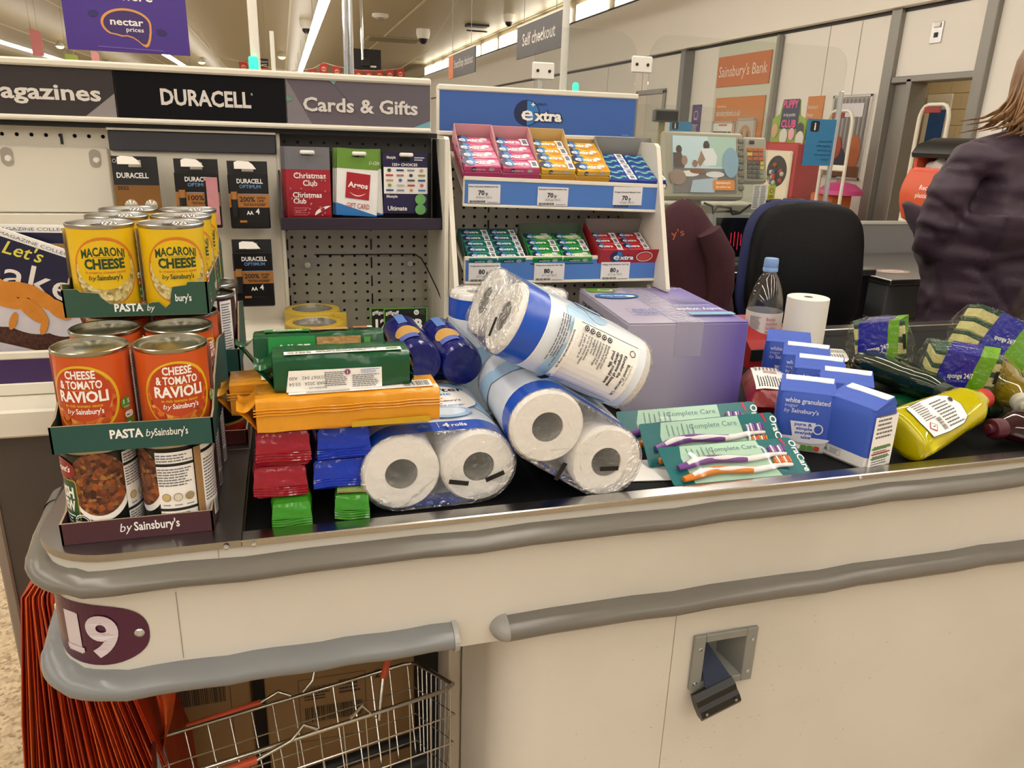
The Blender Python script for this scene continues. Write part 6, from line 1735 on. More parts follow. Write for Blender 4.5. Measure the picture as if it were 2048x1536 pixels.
# u runs from the pack top towards local -y; reading direction for packs A, B is -y
def bl_marks(p):
    p.text('4', 0.010, -0.090, 0.013, PAPER, 0.03, rot=0, w=0.009).text('rolls', 0.027, -0.090, 0.010, PAPER, 0.02, w=0.020)
    p.poly([(-0.028, -0.088), (-0.012, -0.088), (-0.018, -0.076), (-0.022, -0.076)], mat('5a82d6', 0.3, var=0)).line(0.0, -0.092, 0.0, -0.074, 0.0006, PAPER)
    p.hoop(0.085, -0.081, 0.010, 0.006, 0.0006, mat('7f9fe0', 0.3, var=0), 24).hoop(0.11, -0.081, 0.010, 0.006, 0.0006, mat('7f9fe0', 0.3, var=0), 24)
def pr_a(p, o):
    wave(p, 2)
    p.ell(0.014, 0.02, 0.062, 0.058, PAPER, 40).hoop(0.014, 0.02, 0.062, 0.058, 0.0012, BLI, 44)
    p.text('softer', 0.034, 0.048, 0.017, DKI, 0.015, w=0.062).text('classic', 0.022, 0.033, 0.010, mat('5f9ad8', 0.4, var=0), 0.02, w=0.042).text('white', 0.012, 0.020, 0.008, mat('5f9ad8', 0.4, var=0), 0.0, w=0.028).text("by Sainsbury's", 0.026, 0.006, 0.0065, DKI, 0.01, w=0.05).text('softer and stronger', 0.026, -0.012, 0.0045, BLI, 0.02, w=0.055)
    p.ell(0.024, -0.036, 0.032, 0.021, mat('a6c8ec', 0.3, var=0), 28).ell(0.024, -0.034, 0.024, 0.014, mat('dbe9f7', 0.3, var=0), 28)
    bl_marks(p)
def pr_b(p, o):
    wave(p, 5)
    p.text('softer and', -0.038, 0.060, 0.011, BLI, 0.03, w=0.05, rot=0).text('stronger', -0.036, 0.044, 0.011, BLI, 0.03, w=0.044).text('4', -0.042, 0.018, 0.016, BLI, 0.03, w=0.012).text('rolls', -0.030, 0.002, 0.012, BLI, 0.02, w=0.028)
    p.text('softer', 0.05, 0.05, 0.015, DKI, 0.015, w=0.055)
    bl_marks(p)
def pr_c(p, o):
    wave(p, 9)
    F0 = 0.05 + pi * (RR + 0.0012) / 2     # middle of the rounded side facing the viewer
    p.poly([(F0 - 0.045, -0.028), (F0 + 0.046, -0.020), (F0 + 0.046, 0.078), (F0 - 0.045, 0.078)], PAPER)
    p.frame(F0 - 0.043, -0.016, F0 + 0.044, 0.076, 0.0008, INK)
    for k, s_ in enumerate(('Knowing the', 'symptoms of bowel', 'cancer could save', 'your life')):
        p.text(s_, F0 - 0.024, 0.056 - 0.0062 * k, 0.0046, INK, 0.03, 'L', w=(0.030, 0.045, 0.043, 0.022)[k])
    p.text('In partnership with', F0 - 0.015, 0.070, 0.0022, INK, 0.0, 'L', w=0.028).text('Bowel Cancer UK', F0 - 0.015, 0.064, 0.0042, INK, 0.02, 'L', w=0.048)
    p.hoop(F0 - 0.030, 0.067, 0.005, 0.005, 0.0012, INK, 6)
    for k, s_ in enumerate((('Bleeding from your', 'bottom and/or blood'), ('A persistent and', 'unexplained change'), ('Unexplained', 'weight loss'), ('Extreme tiredness', 'for no obvious reason'), ('A pain or lump in', 'your tummy'))):
        v = 0.028 - 0.0095 * k
        p.ell(F0 - 0.034, v + 0.001, 0.0038, 0.0036, INK, 16).hoop(F0 - 0.034, v + 0.001, 0.0022, 0.0022, 0.0006, PAPER, 10)
        for j, q in enumerate(s_):
            p.text(q, F0 - 0.026, v - 0.0042 * j, 0.0030, INK, 0.02, 'L', w=0.0017 * len(q))
    p.fine(F0 - 0.04, -0.048, F0 + 0.03, -0.034, 4, GREYINK).poly([(F0 - 0.04, -0.030), (F0 + 0.042, -0.030), (F0 + 0.036, -0.026), (F0 + 0.042, -0.022), (F0 - 0.04, -0.022)], PAPER).text('bowelcanceruk.org.uk', F0, -0.028, 0.003, INK, 0.02, w=0.05).poly([(F0 + 0.042, -0.030), (F0 + 0.056, -0.034), (F0 + 0.056, -0.026), (F0 + 0.042, -0.022)], INK)
    p.hoop(0.04, -0.085, 0.008, 0.010, 0.0006, mat('7f9fe0', 0.3, var=0), 20)
    p.text('softer', 0.03, -0.052, 0.012, DKI, 0.01, w=0.04)
tissue_pack(T(0.168, 0.9735, BZ + 0.0515) @ RZ(91), 'toilet tissue pack lying flat, its roll ends towards the belt edge', pr_a, 1, [(-0.022, -0.016, 12), (-0.070, -0.012, -20)])
tissue_pack(T(0.352, 0.957, 0.9205) @ RZ(87.5) @ RX(33.2), 'toilet tissue pack tipped on edge beside the flat one', pr_b, 2, [(-0.055, -0.004, -32), (0.002, -0.04, 85)])
tissue_pack(T(0.353, 0.972, 1.0360) @ RY(25.8), 'toilet tissue pack lying slanted on top of the tipped one', pr_c, 3, [(-0.052, -0.018, 75)])
def pr_d(p, o):
    wave(p, 3)
    for k in range(2):
        p.text('softer', PER * (0.25 + 0.5 * k), 0.03, 0.02, DKI, 0.0, rot=90, w=0.05)
tissue_pack(T(0.352, 1.215, BZ + 0.107) @ RZ(-8) @ RY(90) @ RX(90), 'toilet tissue pack standing upright behind the slanted one', pr_d, 4, [])
tissue_pack(T(0.163, 1.178, BZ + 0.0515) @ RZ(90), 'toilet tissue pack under the navy biscuit rolls', pr_d, 5, [])

# ---------------------------------------------------------------- purple carton
LIL = mat('9a93c4', 0.5, var=0.02)
def grad_mat():
    m = bpy.data.materials.new('lilac_fade')
    m.use_nodes = True
    nt = m.node_tree
    b = nt.nodes['Principled BSDF']
    b.inputs['Roughness'].default_value = 0.4
    tc = nt.nodes.new('ShaderNodeTexCoord')
    sx = nt.nodes.new('ShaderNodeSeparateXYZ')
    nt.links.new(tc.outputs['Object'], sx.inputs[0])
    mr = nt.nodes.new('ShaderNodeMapRange')
    mr.inputs['From Min'].default_value = -0.03
    mr.inputs['From Max'].default_value = 0.105
    nt.links.new(sx.outputs['X'], mr.inputs['Value'])
    n = nt.nodes.new('ShaderNodeTexNoise')
    n.inputs['Scale'].default_value = 9
    nt.links.new(tc.outputs['Object'], n.inputs['Vector'])
    ad = nt.nodes.new('ShaderNodeMath')
    ad.operation = 'MULTIPLY_ADD'
    ad.inputs[1].default_value = 0.12
    nt.links.new(n.outputs['Fac'], ad.inputs[0])
    nt.links.new(mr.outputs['Result'], ad.inputs[2])
    rp_ = nt.nodes.new('ShaderNodeValToRGB')
    rp_.color_ramp.elements[0].color = (*rgb('b3aec0'), 1)
    rp_.color_ramp.elements[1].color = (*rgb('6e5fae'), 1)
    nt.links.new(ad.outputs[0], rp_.inputs['Fac'])
    nt.links.new(rp_.outputs['Color'], b.inputs['Base Color'])
    return m
GRAD = grad_mat()
W_, D__, H_ = 0.224, 0.306, 0.162
bx = empty('lilac_carton', T(0.673, 1.297, BZ) @ RZ(-5))
tag(bx, 'large lilac cardboard carton with printed top standing on the belt', 'cardboard box')
MB().box(-W_ / 2, W_ / 2, -D__ / 2, D__ / 2, 0, H_ - 0.002, GRAD, bev=0.0025).build('body', bx)
for s_ in (-1, 1):
    a, b = (-W_ / 2 + 0.001, -0.0004) if s_ < 0 else (0.0004, W_ / 2 - 0.001)
    MB().box(a, b, -D__ / 2 + 0.0006, D__ / 2 - 0.0006, H_ - 0.0022, H_, GRAD, bev=0.0008).build('top_flap', bx)
MB().box(-0.024, 0.026, -D__ / 2 - 0.0006, -D__ / 2, H_ * 0.62, H_, mat('a8a3ba', 0.12, var=0.04), None).build('front_tape', bx)
MB().box(-0.026, 0.026, -D__ / 2, D__ / 2, H_, H_ + 0.0005, mat('b4b0c8', 0.10, var=0.06, scale=60, bump=0.3, bscale=120)).build('top_tape', bx)
p = Print(plane((0, 0, H_), (-1, 0, 0), (0, -1, 0)), 0.001, 0.0003)
p.rrect(0.045, -0.145, 0.105, -0.105, 0.012, mat('6fa334', 0.4, var=0)).ell(0.065, -0.125, 0.016, 0.012, PAPER, 20).ell(0.066, -0.125, 0.012, 0.008, mat('6fa334', 0.4, var=0), 16)
p.ell(0.060, -0.065, 0.045, 0.026, mat('2f6fb8', 0.4, var=0), 32).text('Little Ones', 0.068, -0.07, 0.013, PAPER, 0.02, w=0.05).ell(0.035, -0.058, 0.010, 0.008, PAPER, 14)
p.frame(0.01, 0.055, 0.085, 0.11, 0.001, mat('6a5fb0', 0.4, var=0)).text('Little', 0.05, 0.085, 0.018, BLI, 0.0, w=0.05).text('ones', 0.05, 0.062, 0.018, BLI, 0.0, w=0.05)
p.text('baby wipes', -0.055, 0.06, 0.018, PAPER, 0.0, w=0.085).text('sensitive', -0.055, 0.03, 0.014, mat('8fb4dc', 0.4, var=0), 0.0, w=0.07).fine(-0.10, -0.03, -0.02, 0.01, 4, mat('7a75a0', 0.4, var=0)).rect(-0.105, 0.095, -0.02, 0.115, mat('7fb2dc', 0.4, var=0)).hoop(-0.06, -0.125, 0.03, 0.014, 0.002, mat('c9c6da', 0.4, var=0))
p.mb.build('printed_top', bx)
p = Print(plane((-W_ / 2, 0, 0), (0, -1, 0)), 0.0006, 0.0003)
p.text('FOR BEST USE BEFORE OCT 2025', 0.0, H_ - 0.028, 0.008, INK, 0.02, w=0.24).fine(-0.13, 0.085, 0.06, 0.128, 5, INK).rrect(0.085, 0.095, 0.145, 0.125, 0.004, mat('5f9a34', 0.4, var=0)).fine(0.09, 0.1, 0.14, 0.12, 3, PAPER).fine(-0.13, 0.02, 0.13, 0.075, 6, GREYINK)
p.mb.build('printed_side', bx)

# ---------------------------------------------------------------- toothbrush packs
TBT, TBM = mat('12686c', 0.3, var=0.04), mat('a9cdb8', 0.35, var=0.02)
TW, TH = 0.222, 0.070
def toothbrush_proto():
    o = empty('toothbrush_pack')
    rr = []
    for cx, cy, a in ((TW / 2 - 0.008, -TH / 2 + 0.008, -90), (TW / 2 - 0.008, TH / 2 - 0.008, 0), (-TW / 2 + 0.003, TH / 2 - 0.003, 90), (-TW / 2 + 0.003, -TH / 2 + 0.003, 180)):
        q = 0.008 if cx > 0 else 0.003
        rr += [(cx + q * cos(rad(a + 30 * k)), cy + q * sin(rad(a + 30 * k))) for k in range(4)]
    MB().prism(rr, 0, 0.001, TBT).build('backing_card', o)
    p = Print(plane((0, 0, 0.001), (1, 0, 0), (0, 1, 0)), 0.0003, 0.00015)
    p.poly([(-0.078, -TH / 2 + 0.001), (0.062, -TH / 2 + 0.001), (0.052, 0.0), (0.050, TH / 2 - 0.001), (-0.076, TH / 2 - 0.001), (-0.082, 0.012)], TBM)
    p.poly([(0.088, TH / 2 - 0.001), (0.093, TH / 2 - 0.001), (0.095, TH / 2 - 0.016), (0.092, TH / 2 - 0.016)], mat('b02454', 0.3, var=0))
    p.text('Complete Care', 0.006, 0.0190, 0.0082, mat('4f7478', 0.4, var=0), 0.0, w=0.078)
    p.text('OraCare', 0.1015, -0.001, 0.0105, PAPER, 0.02, rot=-90, w=0.060)
    for k in range(6):
        p.line(-0.068 + 0.008 * k, 0.010, -0.068 + 0.008 * k, 0.029 - 0.002 * (k % 3), 0.0016, mat('6f958e', 0.4, var=0))
    p.mb.build('printed_card', o)
    WH = mat('e6e2e4', 0.25, var=0)
    for k, (y, c_) in enumerate(((-0.004, '6b3a8c'), (-0.0245, 'd27a1e'))):
        cm = mat(c_, 0.3, var=0.03)
        pts, rad_ = [], []
        for i in range(25):
            t = i / 24
            x = -0.096 + 0.178 * t
            pts.append((x, y + 0.0052 * sin(t * 8.2 - 1.0) * (1 - t * 0.6) + 0.007 * t, 0.0062))
            rad_.append(max(0.0012, 0.0056 * (1 - t) ** 0.55 * (0.45 + 0.55 * min(1, t * 6)) + 0.0021))
        br = MB().tube(pts[:17], rad_[:17], 10, cm, squash=0.75).build('brush_handle', o, 60)
        MB().tube(pts[15:], rad_[15:], 10, WH, squash=0.75).build('brush_neck', br, 60)
        g1 = [(a[0], a[1] + r_ * 0.05 + 0.0012 * sin(i * 0.7), a[2] + r_ * 0.30) for i, (a, r_) in enumerate(zip(pts[2:17], rad_[2:17]))]
        MB().tube(g1, [r_ * (0.62 + 0.10 * sin(i * 0.9)) for i, r_ in enumerate(rad_[2:17])], 8, WH, squash=0.9).build('white_stripe', br, 60)
        x0, y0 = 0.058, pts[20][1]
        hd_ = MB().box(x0 - 0.002, x0 + 0.026, y0 - 0.0025, y0 + 0.0025, 0.004, 0.009, WH, bev=0.0015).build('brush_head', o)
        for q in range(7):
            MB().box(x0 + 0.0038 * q - 0.001, x0 + 0.0038 * q + 0.0020, y0 + 0.0025, y0 + 0.0140 + 0.0015 * (q % 2), 0.0035, 0.0105, (cm, WH, mat('8a6ab0', 0.4) if k == 0 else mat('d85a34', 0.4))[q % 3], bev=0.0006).build('bristle_tuft', hd_)
    bl = []
    for u in range(11):
        t = u / 10
        x = -0.102 + 0.192 * t
        hh = 0.0145 * min(1, 5 * t, 5 * (1 - t)) + 0.0012
        bl.append([(x, -0.034, 0.0012), (x, -0.032, hh), (x, -0.014, hh * 0.9), (x, 0.006, hh), (x, 0.0135, hh * 0.9), (x, 0.0155, 0.0012)])
    MB().ring(bl, clear_film('blister', 'ffffff', 0.0, 0.12, 0.0, 30.0, 0.0, 0.10), None, False).build('clear_blister', o, 40)
    return o
tb = toothbrush_proto()
for i, (l, r_, lab) in enumerate((((0.585, 0.982, 0.8795), (42, -5, -12), 'twin toothbrush pack at the back of three, nearest the lilac carton'), ((0.601, 0.9385, 0.8745), (44, -2.5, -4), 'twin toothbrush pack in the middle of three'), ((0.607, 0.884, 0.8615), (27, 0, -1), 'twin toothbrush pack in front of the others against the metal edge'))):
    M = T(*l) @ RZ(r_[2]) @ RY(r_[1]) @ RX(r_[0])
    o = tb if i == 0 else dup(tb, M)
    o.matrix_basis = M
    tag(o, lab, 'toothbrushes', 'toothbrush packs')
o = MB().box(-0.085, 0.085, -0.035, 0.035, 0, 0.0012, PAPER).build('white_card', M=T(0.500, 0.915, 0.8432) @ RZ(-8))
tag(o, 'plain white card lying under the toothbrush packs', 'card')

# ---------------------------------------------------------------- sugar bags
SB, SW = mat('3657b8', 0.55, var=0.04, scale=20, bump=0.15, bscale=25), mat('d9d7d4', 0.55, var=0.03, bump=0.15, bscale=25)
def sugar(variant, seed):
    w_, d_, h_ = (0.084, 0.058, 0.100)
    r_ = random.Random(seed)
    o = empty('sugar_bag')
    def sec(z, kx, ky, q=0.008, j=0.0012):
        pts = []
        for cx, cy, a in ((w_ / 2 * kx - q, -d_ / 2 * ky + q, -90), (w_ / 2 * kx - q, d_ / 2 * ky - q, 0), (-w_ / 2 * kx + q, d_ / 2 * ky - q, 90), (-w_ / 2 * kx + q, -d_ / 2 * ky + q, 180)):
            for k in range(4):
                t = rad(a + 30 * k)
                pts.append((cx + q * cos(t) + r_.uniform(-j, j), cy + q * sin(t) + r_.uniform(-j, j), z))
        return pts
    b = MB()
    b.ring([sec(0, 0.93, 0.9), sec(0.004, 0.98, 0.98), sec(0.021, 1.0, 1.0)], SW, None, True, True)
    b.ring([sec(0.021, 1.0, 1.0, j=0.0004), sec(0.05, 1.01, 1.05), sec(0.08, 1.0, 1.04), sec(h_ - 0.012, 0.98, 1.0), sec(h_ - 0.003, 0.95, 0.88), sec(h_, 0.86, 0.62)], SB, None, True, False, True)
    b.build('paper_body', o, 35)
    # folded top: sloping flap with a white glued edge and tucked corners
    f = MB()
    f.add([(-w_ * 0.49, -d_ * 0.46, h_ - 0.004), (w_ * 0.49, -d_ * 0.46, h_ - 0.004), (w_ * 0.47, d_ * 0.25, h_ + 0.011), (-w_ * 0.47, d_ * 0.25, h_ + 0.011), (-w_ * 0.46, d_ * 0.45, h_ - 0.002), (w_ * 0.46, d_ * 0.45, h_ - 0.002), (0.004, -d_ * 0.10, h_ + 0.006)], [(0, 1, 6), (1, 2, 6), (2, 3, 6), (3, 0, 6), (3, 2, 5, 4), (0, 3, 4), (1, 5, 2)], SB)
    f.build('folded_top', o, 20)
    MB().add([(-w_ * 0.40, d_ * 0.02, h_ + 0.0085), (w_ * 0.44, d_ * 0.02, h_ + 0.0085), (w_ * 0.46, d_ * 0.26, h_ + 0.0118), (-w_ * 0.40, d_ * 0.26, h_ + 0.0118), (-w_ * 0.40, d_ * 0.02, h_ + 0.007), (w_ * 0.44, d_ * 0.02, h_ + 0.007), (w_ * 0.46, d_ * 0.26, h_ + 0.0105), (-w_ * 0.40, d_ * 0.26, h_ + 0.0105)], [(0, 1, 2, 3), (7, 6, 5, 4), (0, 4, 5, 1), (1, 5, 6, 2), (2, 6, 7, 3), (3, 7, 4, 0)], PAPER).build('glued_edge', o)
    for s_ in (-1, 1):
        MB().add([(s_ * w_ * 0.47, -d_ * 0.42, h_ - 0.006), (s_ * w_ * 0.47, d_ * 0.40, h_ - 0.006), (s_ * w_ * 0.51, 0, h_ - 0.020), (s_ * w_ * 0.44, d_ * 0.1, h_ + 0.008)], [(0, 2, 1), (0, 1, 3), (0, 3, 2), (1, 2, 3)], SB).build('tucked_corner', o)
    LT_ = mat('cdd4ee', 0.5, var=0)
    if variant == 'front':
        p = Print(plane((0, -d_ / 2 * 1.055, 0)), 0.0008, 0.0002)
        p.text('white granulated', 0.0, 0.0805, 0.0075, LT_, 0.025, w=0.066).text('sugar', -0.0225, 0.0735, 0.0055, mat('a8b4e2', 0.5, var=0), 0.01, w=0.020).text('by', -0.0285, 0.0645, 0.0060, LT_, 0.0, w=0.008, shear=0.2).text("Sainsbury's", -0.0015, 0.0645, 0.0066, LT_, 0.02, w=0.040)
        CUP = mat('d4d5de', 0.5, var=0)
        p.ell(0.004, 0.026, 0.036, 0.010, CUP, 28, 180, 360).poly([(-0.021, 0.051), (0.017, 0.051), (0.012, 0.026), (0.008, 0.024), (-0.010, 0.024), (-0.015, 0.026)], CUP).hoop(0.021, 0.041, 0.0075, 0.0085, 0.0018, CUP, 20)
        for k, (s_, q) in enumerate((('pure &', 0.026), ('simple', 0.024), ('everyday', 0.030), ('use', 0.014))):
            p.text(s_, -0.001 + 0.002 * k, 0.0445 - 0.0068 * k, 0.0050, mat('3f5cba', 0.5, var=0), 0.03, w=q)
        for k in range(4):
            p.rrect(-0.010 + 0.0095 * k, 0.006, -0.0015 + 0.0095 * k, 0.0135, 0.002, (PAPER, FSA[2], FSA[2], mat('b5402a', 0.4, var=0))[k])
        p.mb.build('printed_front', o)
        p = Print(plane((-w_ / 2 * 1.015, 0, 0), (0, -1, 0)), 0.0008, 0.0002)
        p.text('white granulated', 0.008, 0.088, 0.0058, LT_, 0.02, 'L', rot=-90, w=0.056).text('sugar', 0.0, 0.088, 0.0048, LT_, 0.0, 'L', rot=-90, w=0.016).text("by Sainsbury's", -0.010, 0.088, 0.0052, LT_, 0.0, 'L', rot=-90, w=0.045)
        p.mb.build('printed_side', o)
    else:
        p = Print(plane((w_ / 2 * 1.015, 0, 0), (0, 1, 0)), 0.0008, 0.0002)
        p.rect(-d_ * 0.46, 0.004, d_ * 0.46, h_ - 0.014, PAPER).fine(-0.02, 0.05, 0.02, 0.09, 6, GREYINK).fine(-0.02, 0.008, 0.02, 0.04, 8, GREYINK).rect(-0.024, 0.034, 0.02, 0.037, FSA[2]).rect(-0.024, 0.026, 0.02, 0.028, mat('a8283a', 0.4, var=0)).rect(-0.024, 0.019, 0.02, 0.021, FSA[2])
        p.mb.build('printed_side', o)
        p = Print(plane((0, -d_ / 2 * 1.05, 0)), 0.0008, 0.0002)
        p.frame(-0.034, 0.009, -0.002, 0.020, 0.0005, GREYINK).poly([(-0.031, 0.011), (-0.024, 0.011), (-0.0275, 0.018)], GREYINK).fine(-0.021, 0.0105, -0.004, 0.0185, 3, GREYINK)
        p.mb.build('printed_front', o)
    return o
sp_ = sugar('front', 3)
SUG = [((0.772, 0.958), -33, 0, 'blue sugar bag with the white cup picture beside the toothbrushes'), ((0.930, 1.232), -33, 0.0, 'blue sugar bag nearest the red boxes'), ((0.903, 1.140), -35, 0.0, 'blue sugar bag with a white folded strip, second from the red boxes'), ((0.872, 1.062), -34, 0, 'blue sugar bag in the middle of the row'), ((0.865, 0.985), -36, 0, 'blue sugar bag just behind the bag turned sideways')]
for i, ((x, y), rz, tilt, lab) in enumerate(SUG):
    M = T(x, y, BZ) @ RZ(rz)
    o = sp_ if i == 0 else dup(sp_, M)
    o.matrix_basis = M
    tag(o, lab, 'sugar bag', 'blue sugar bags')
    if i == 1:
        for c_ in [q for q in bpy.data.objects if q.parent == o and q.name.startswith('glued_edge')]:
            bpy.data.objects.remove(c_)
o = sugar('side', 8)
o.matrix_basis = T(0.822, 0.892, BZ) @ RZ(-76)
tag(o, 'blue sugar bag turned to show its white nutrition panel', 'sugar bag', 'blue sugar bags')

# ---------------------------------------------------------------- red packet, red boxes, water, till roll
def pillow(name, L, W, H, m, M, label, cat, n=14, k=8):
    o = empty(name, M)
    tag(o, label, cat)
    r_ = random.Random(5)
    def fn(s_):
        def g(u, v):
            a, b = 2 * u - 1, 2 * v - 1
            e = max(0, (1 - abs(a) ** 5)) ** 0.5 * max(0, (1 - abs(b) ** 4)) ** 0.5
            return (a * L / 2, b * W / 2, H / 2 + s_ * H / 2 * e + r_.uniform(-1, 1) * 0.0009)
        return g
    MB().grid(fn(1), n, k, m).grid(fn(-1), n, k, m).build('wrapper', o, 60)
    return o
o = pillow('red_packet', 0.17, 0.085, 0.062, film('7e1018', 0.3, 0.3), T(0.818, 1.118, BZ + 0.001) @ RZ(62), 'red packet with a white label lying behind the sugar bags', 'packet')
p = Print(lambda u, v, h: (u, v, 0.031 + 0.031 * max(0, 1 - abs(2 * u / 0.17) ** 5) ** 0.5 * max(0, 1 - abs(2 * v / 0.085) ** 4) ** 0.5 + 0.0012 + h), 0.0004, 0.0002, curved=0.01)
for vv in range(4):
    p.rect(-0.066, -0.030 + 0.015 * vv, 0.066, -0.015 + 0.015 * vv, PAPER)
p.fine(-0.06, -0.026, 0.0, 0.026, 12, INK)
for u in (0.012, 0.020):
    p.rect(u, -0.012, u + 0.003, 0.012, mat('c23a2a', 0.4, var=0))
p.fine(0.028, -0.026, 0.062, 0.026, 8, GREYINK)
p.mb.build('printed_label', o)
rb = Thing('red_divider', 'red wedge shaped card rack with a black printed base', 'rack', (0.99, 1.40, BZ))
RDM = mat('a01f20', 0.4, var=0.04)
YZ_ = Matrix(((0, 0, 1, 0), (1, 0, 0, 0), (0, 1, 0, 0), (0, 0, 0, 1)))
rb.put(MB().prism([(1.35, BZ), (1.46, BZ), (1.46, 0.935), (1.37, 0.90), (1.35, 0.885)], 0.93, 1.045, RDM, YZ_), 'body')
bp_ = rb.put(MB().box(0.93, 1.045, 1.345, 1.35, 0.862, 0.886, BLACK, bev=0.001), 'black_strip')
p = Print(plane((0.99, 1.345, 0.862)), 0.0004, 0.0002)
p.text('VISA', -0.02, 0.013, 0.005, PAPER, 0.02).text('G Pay', -0.018, 0.004, 0.006, PAPER, 0.02)
p.mb.build('lettering', bp_)
for k in range(2):
    rb.put(MB().prism([(1.362 + 0.012 * k, 0.88), (1.462, 0.88), (1.462, 0.934 - 0.006 * k), (1.372 + 0.01 * k, 0.90)], 1.048 + 0.008 * k, 1.052 + 0.008 * k, mat('6a1418', 0.4), YZ_), 'card')
wb = Thing('water_bottle', 'clear plastic water bottle with a pale blue cap and white label', 'bottle', (1.003, 1.425, BZ))
CLR = clear_film('bottle_plastic', 'e8eef2', 0.10, 0.04)
Mw = T(1.003, 1.425, BZ)
wb.put(MB().lathe([(0, 0.004), (0.028, 0.002), (0.036, 0.006), (0.0385, 0.016), (0.0385, 0.05), (0.037, 0.055), (0.0385, 0.06), (0.0385, 0.115), (0.0365, 0.135), (0.030, 0.160), (0.021, 0.182), (0.0145, 0.192), (0.0135, 0.200)], 32, CLR, Mw), 'body', 50)
lb = wb.put(MB().lathe([(0.0390, 0.062), (0.0392, 0.064), (0.0392, 0.108), (0.0390, 0.110)], 32, mat('dcd8d4', 0.4), Mw), 'label', 40)
fmw = drum(0.0392, 0, -125)
p = Print(lambda u, v, h: tuple(Mw @ Vector(fmw(u, v, h))), 0.0004, 0.0002, curved=0.005)
PKI = mat('c98088', 0.5, var=0)
for k, s_ in enumerate(('Bottle', 'made from', 'bottles')):
    p.text(s_, 0.006, 0.094 - 0.0095 * k, 0.0068, PKI, 0.02, 'L', w=(0.020, 0.026, 0.022)[k])
p.fine(-0.03, 0.068, -0.004, 0.102, 10, GREYINK).fine(0.006, 0.068, 0.022, 0.071, 1, INK)
p.mb.build('lettering', lb)
cp_ = MB().lathe([(0.0152, 0.196), (0.0160, 0.197), (0.0160, 0.203), (0.0150, 0.205), (0.0155, 0.206), (0.0150, 0.222), (0.0140, 0.2245), (0, 0.2245)], 28, mat('7d9fd2', 0.45), Mw)
wb.put(cp_, 'cap', 35)
wb.put(MB().lathe([(0, 0.006), (0.034, 0.006), (0.0378, 0.018), (0.0378, 0.048), (0.0378, 0.05), (0, 0.05)], 28, clear_film('water_body', 'c4ced6', 0.04, 0.02), Mw), 'water', 50)
tr = Thing('till_roll', 'white paper till roll standing in front of the chair', 'paper roll', (1.028, 1.318, BZ))
Mt = T(1.028, 1.318, BZ)
tr.put(MB().lathe([(0.0, 0.0), (0.042, 0.0), (0.042, 0.160), (0.041, 0.161), (0.0095, 0.161), (0.009, 0.155), (0, 0.155)], 40, mat('e6e2d8', 0.7, var=0.02), Mt), 'paper', 40)
tr.put(MB().lathe([(0.0422, 0.062), (0.0425, 0.062), (0.0425, 0.068), (0.0422, 0.068)], 40, mat('bf7f38', 0.6), Mt), 'orange_band', 40)
tr.put(MB().lathe([(0.0092, 0.155), (0.0092, 0.1612), (0.0078, 0.1612), (0.0078, 0.155)], 20, mat('6e655c', 0.7), Mt), 'core', 40)

# ---------------------------------------------------------------- washing-up liquid bottles
def liquid(name, h, tr_=0.75, rough=0.06, em=0.0):
    if name in MATS:
        return MATS[name]
    m = bpy.data.materials.new(name)
    m.use_nodes = True
    nt = m.node_tree
    b = nt.nodes['Principled BSDF']
    b.inputs['Base Color'].default_value = (*rgb(h), 1)
    b.inputs['Roughness'].default_value = rough
    b.inputs['Transmission Weight'].default_value = tr_
    b.inputs['IOR'].default_value = 1.35
    b.inputs['Coat Weight'].default_value = 0.6
    b.inputs['Coat Roughness'].default_value = 0.04
    tc = nt.nodes.new('ShaderNodeTexCoord')
    n = nt.nodes.new('ShaderNodeTexNoise')
    n.inputs['Scale'].default_value = 14
    nt.links.new(tc.outputs['Object'], n.inputs['Vector'])
    bp = nt.nodes.new('ShaderNodeBump')
    bp.inputs['Strength'].default_value = 0.12
    bp.inputs['Distance'].default_value = 0.01
    nt.links.new(n.outputs['Fac'], bp.inputs['Height'])
    nt.links.new(bp.outputs['Normal'], b.inputs['Normal'])
    nt.links.new(bp.outputs['Normal'], b.inputs['Coat Normal'])
    MATS[name] = m
    return m
YLQ, GLQ, RLQ, OLQ = liquid('yellow_liquid', 'ddd000', 0.35), liquid('dark_green_liquid', '10301c', 0.5), liquid('dark_red_liquid', '420a18', 0.5), liquid('olive_liquid', '9a8410', 0.55)
BLEN = 0.232
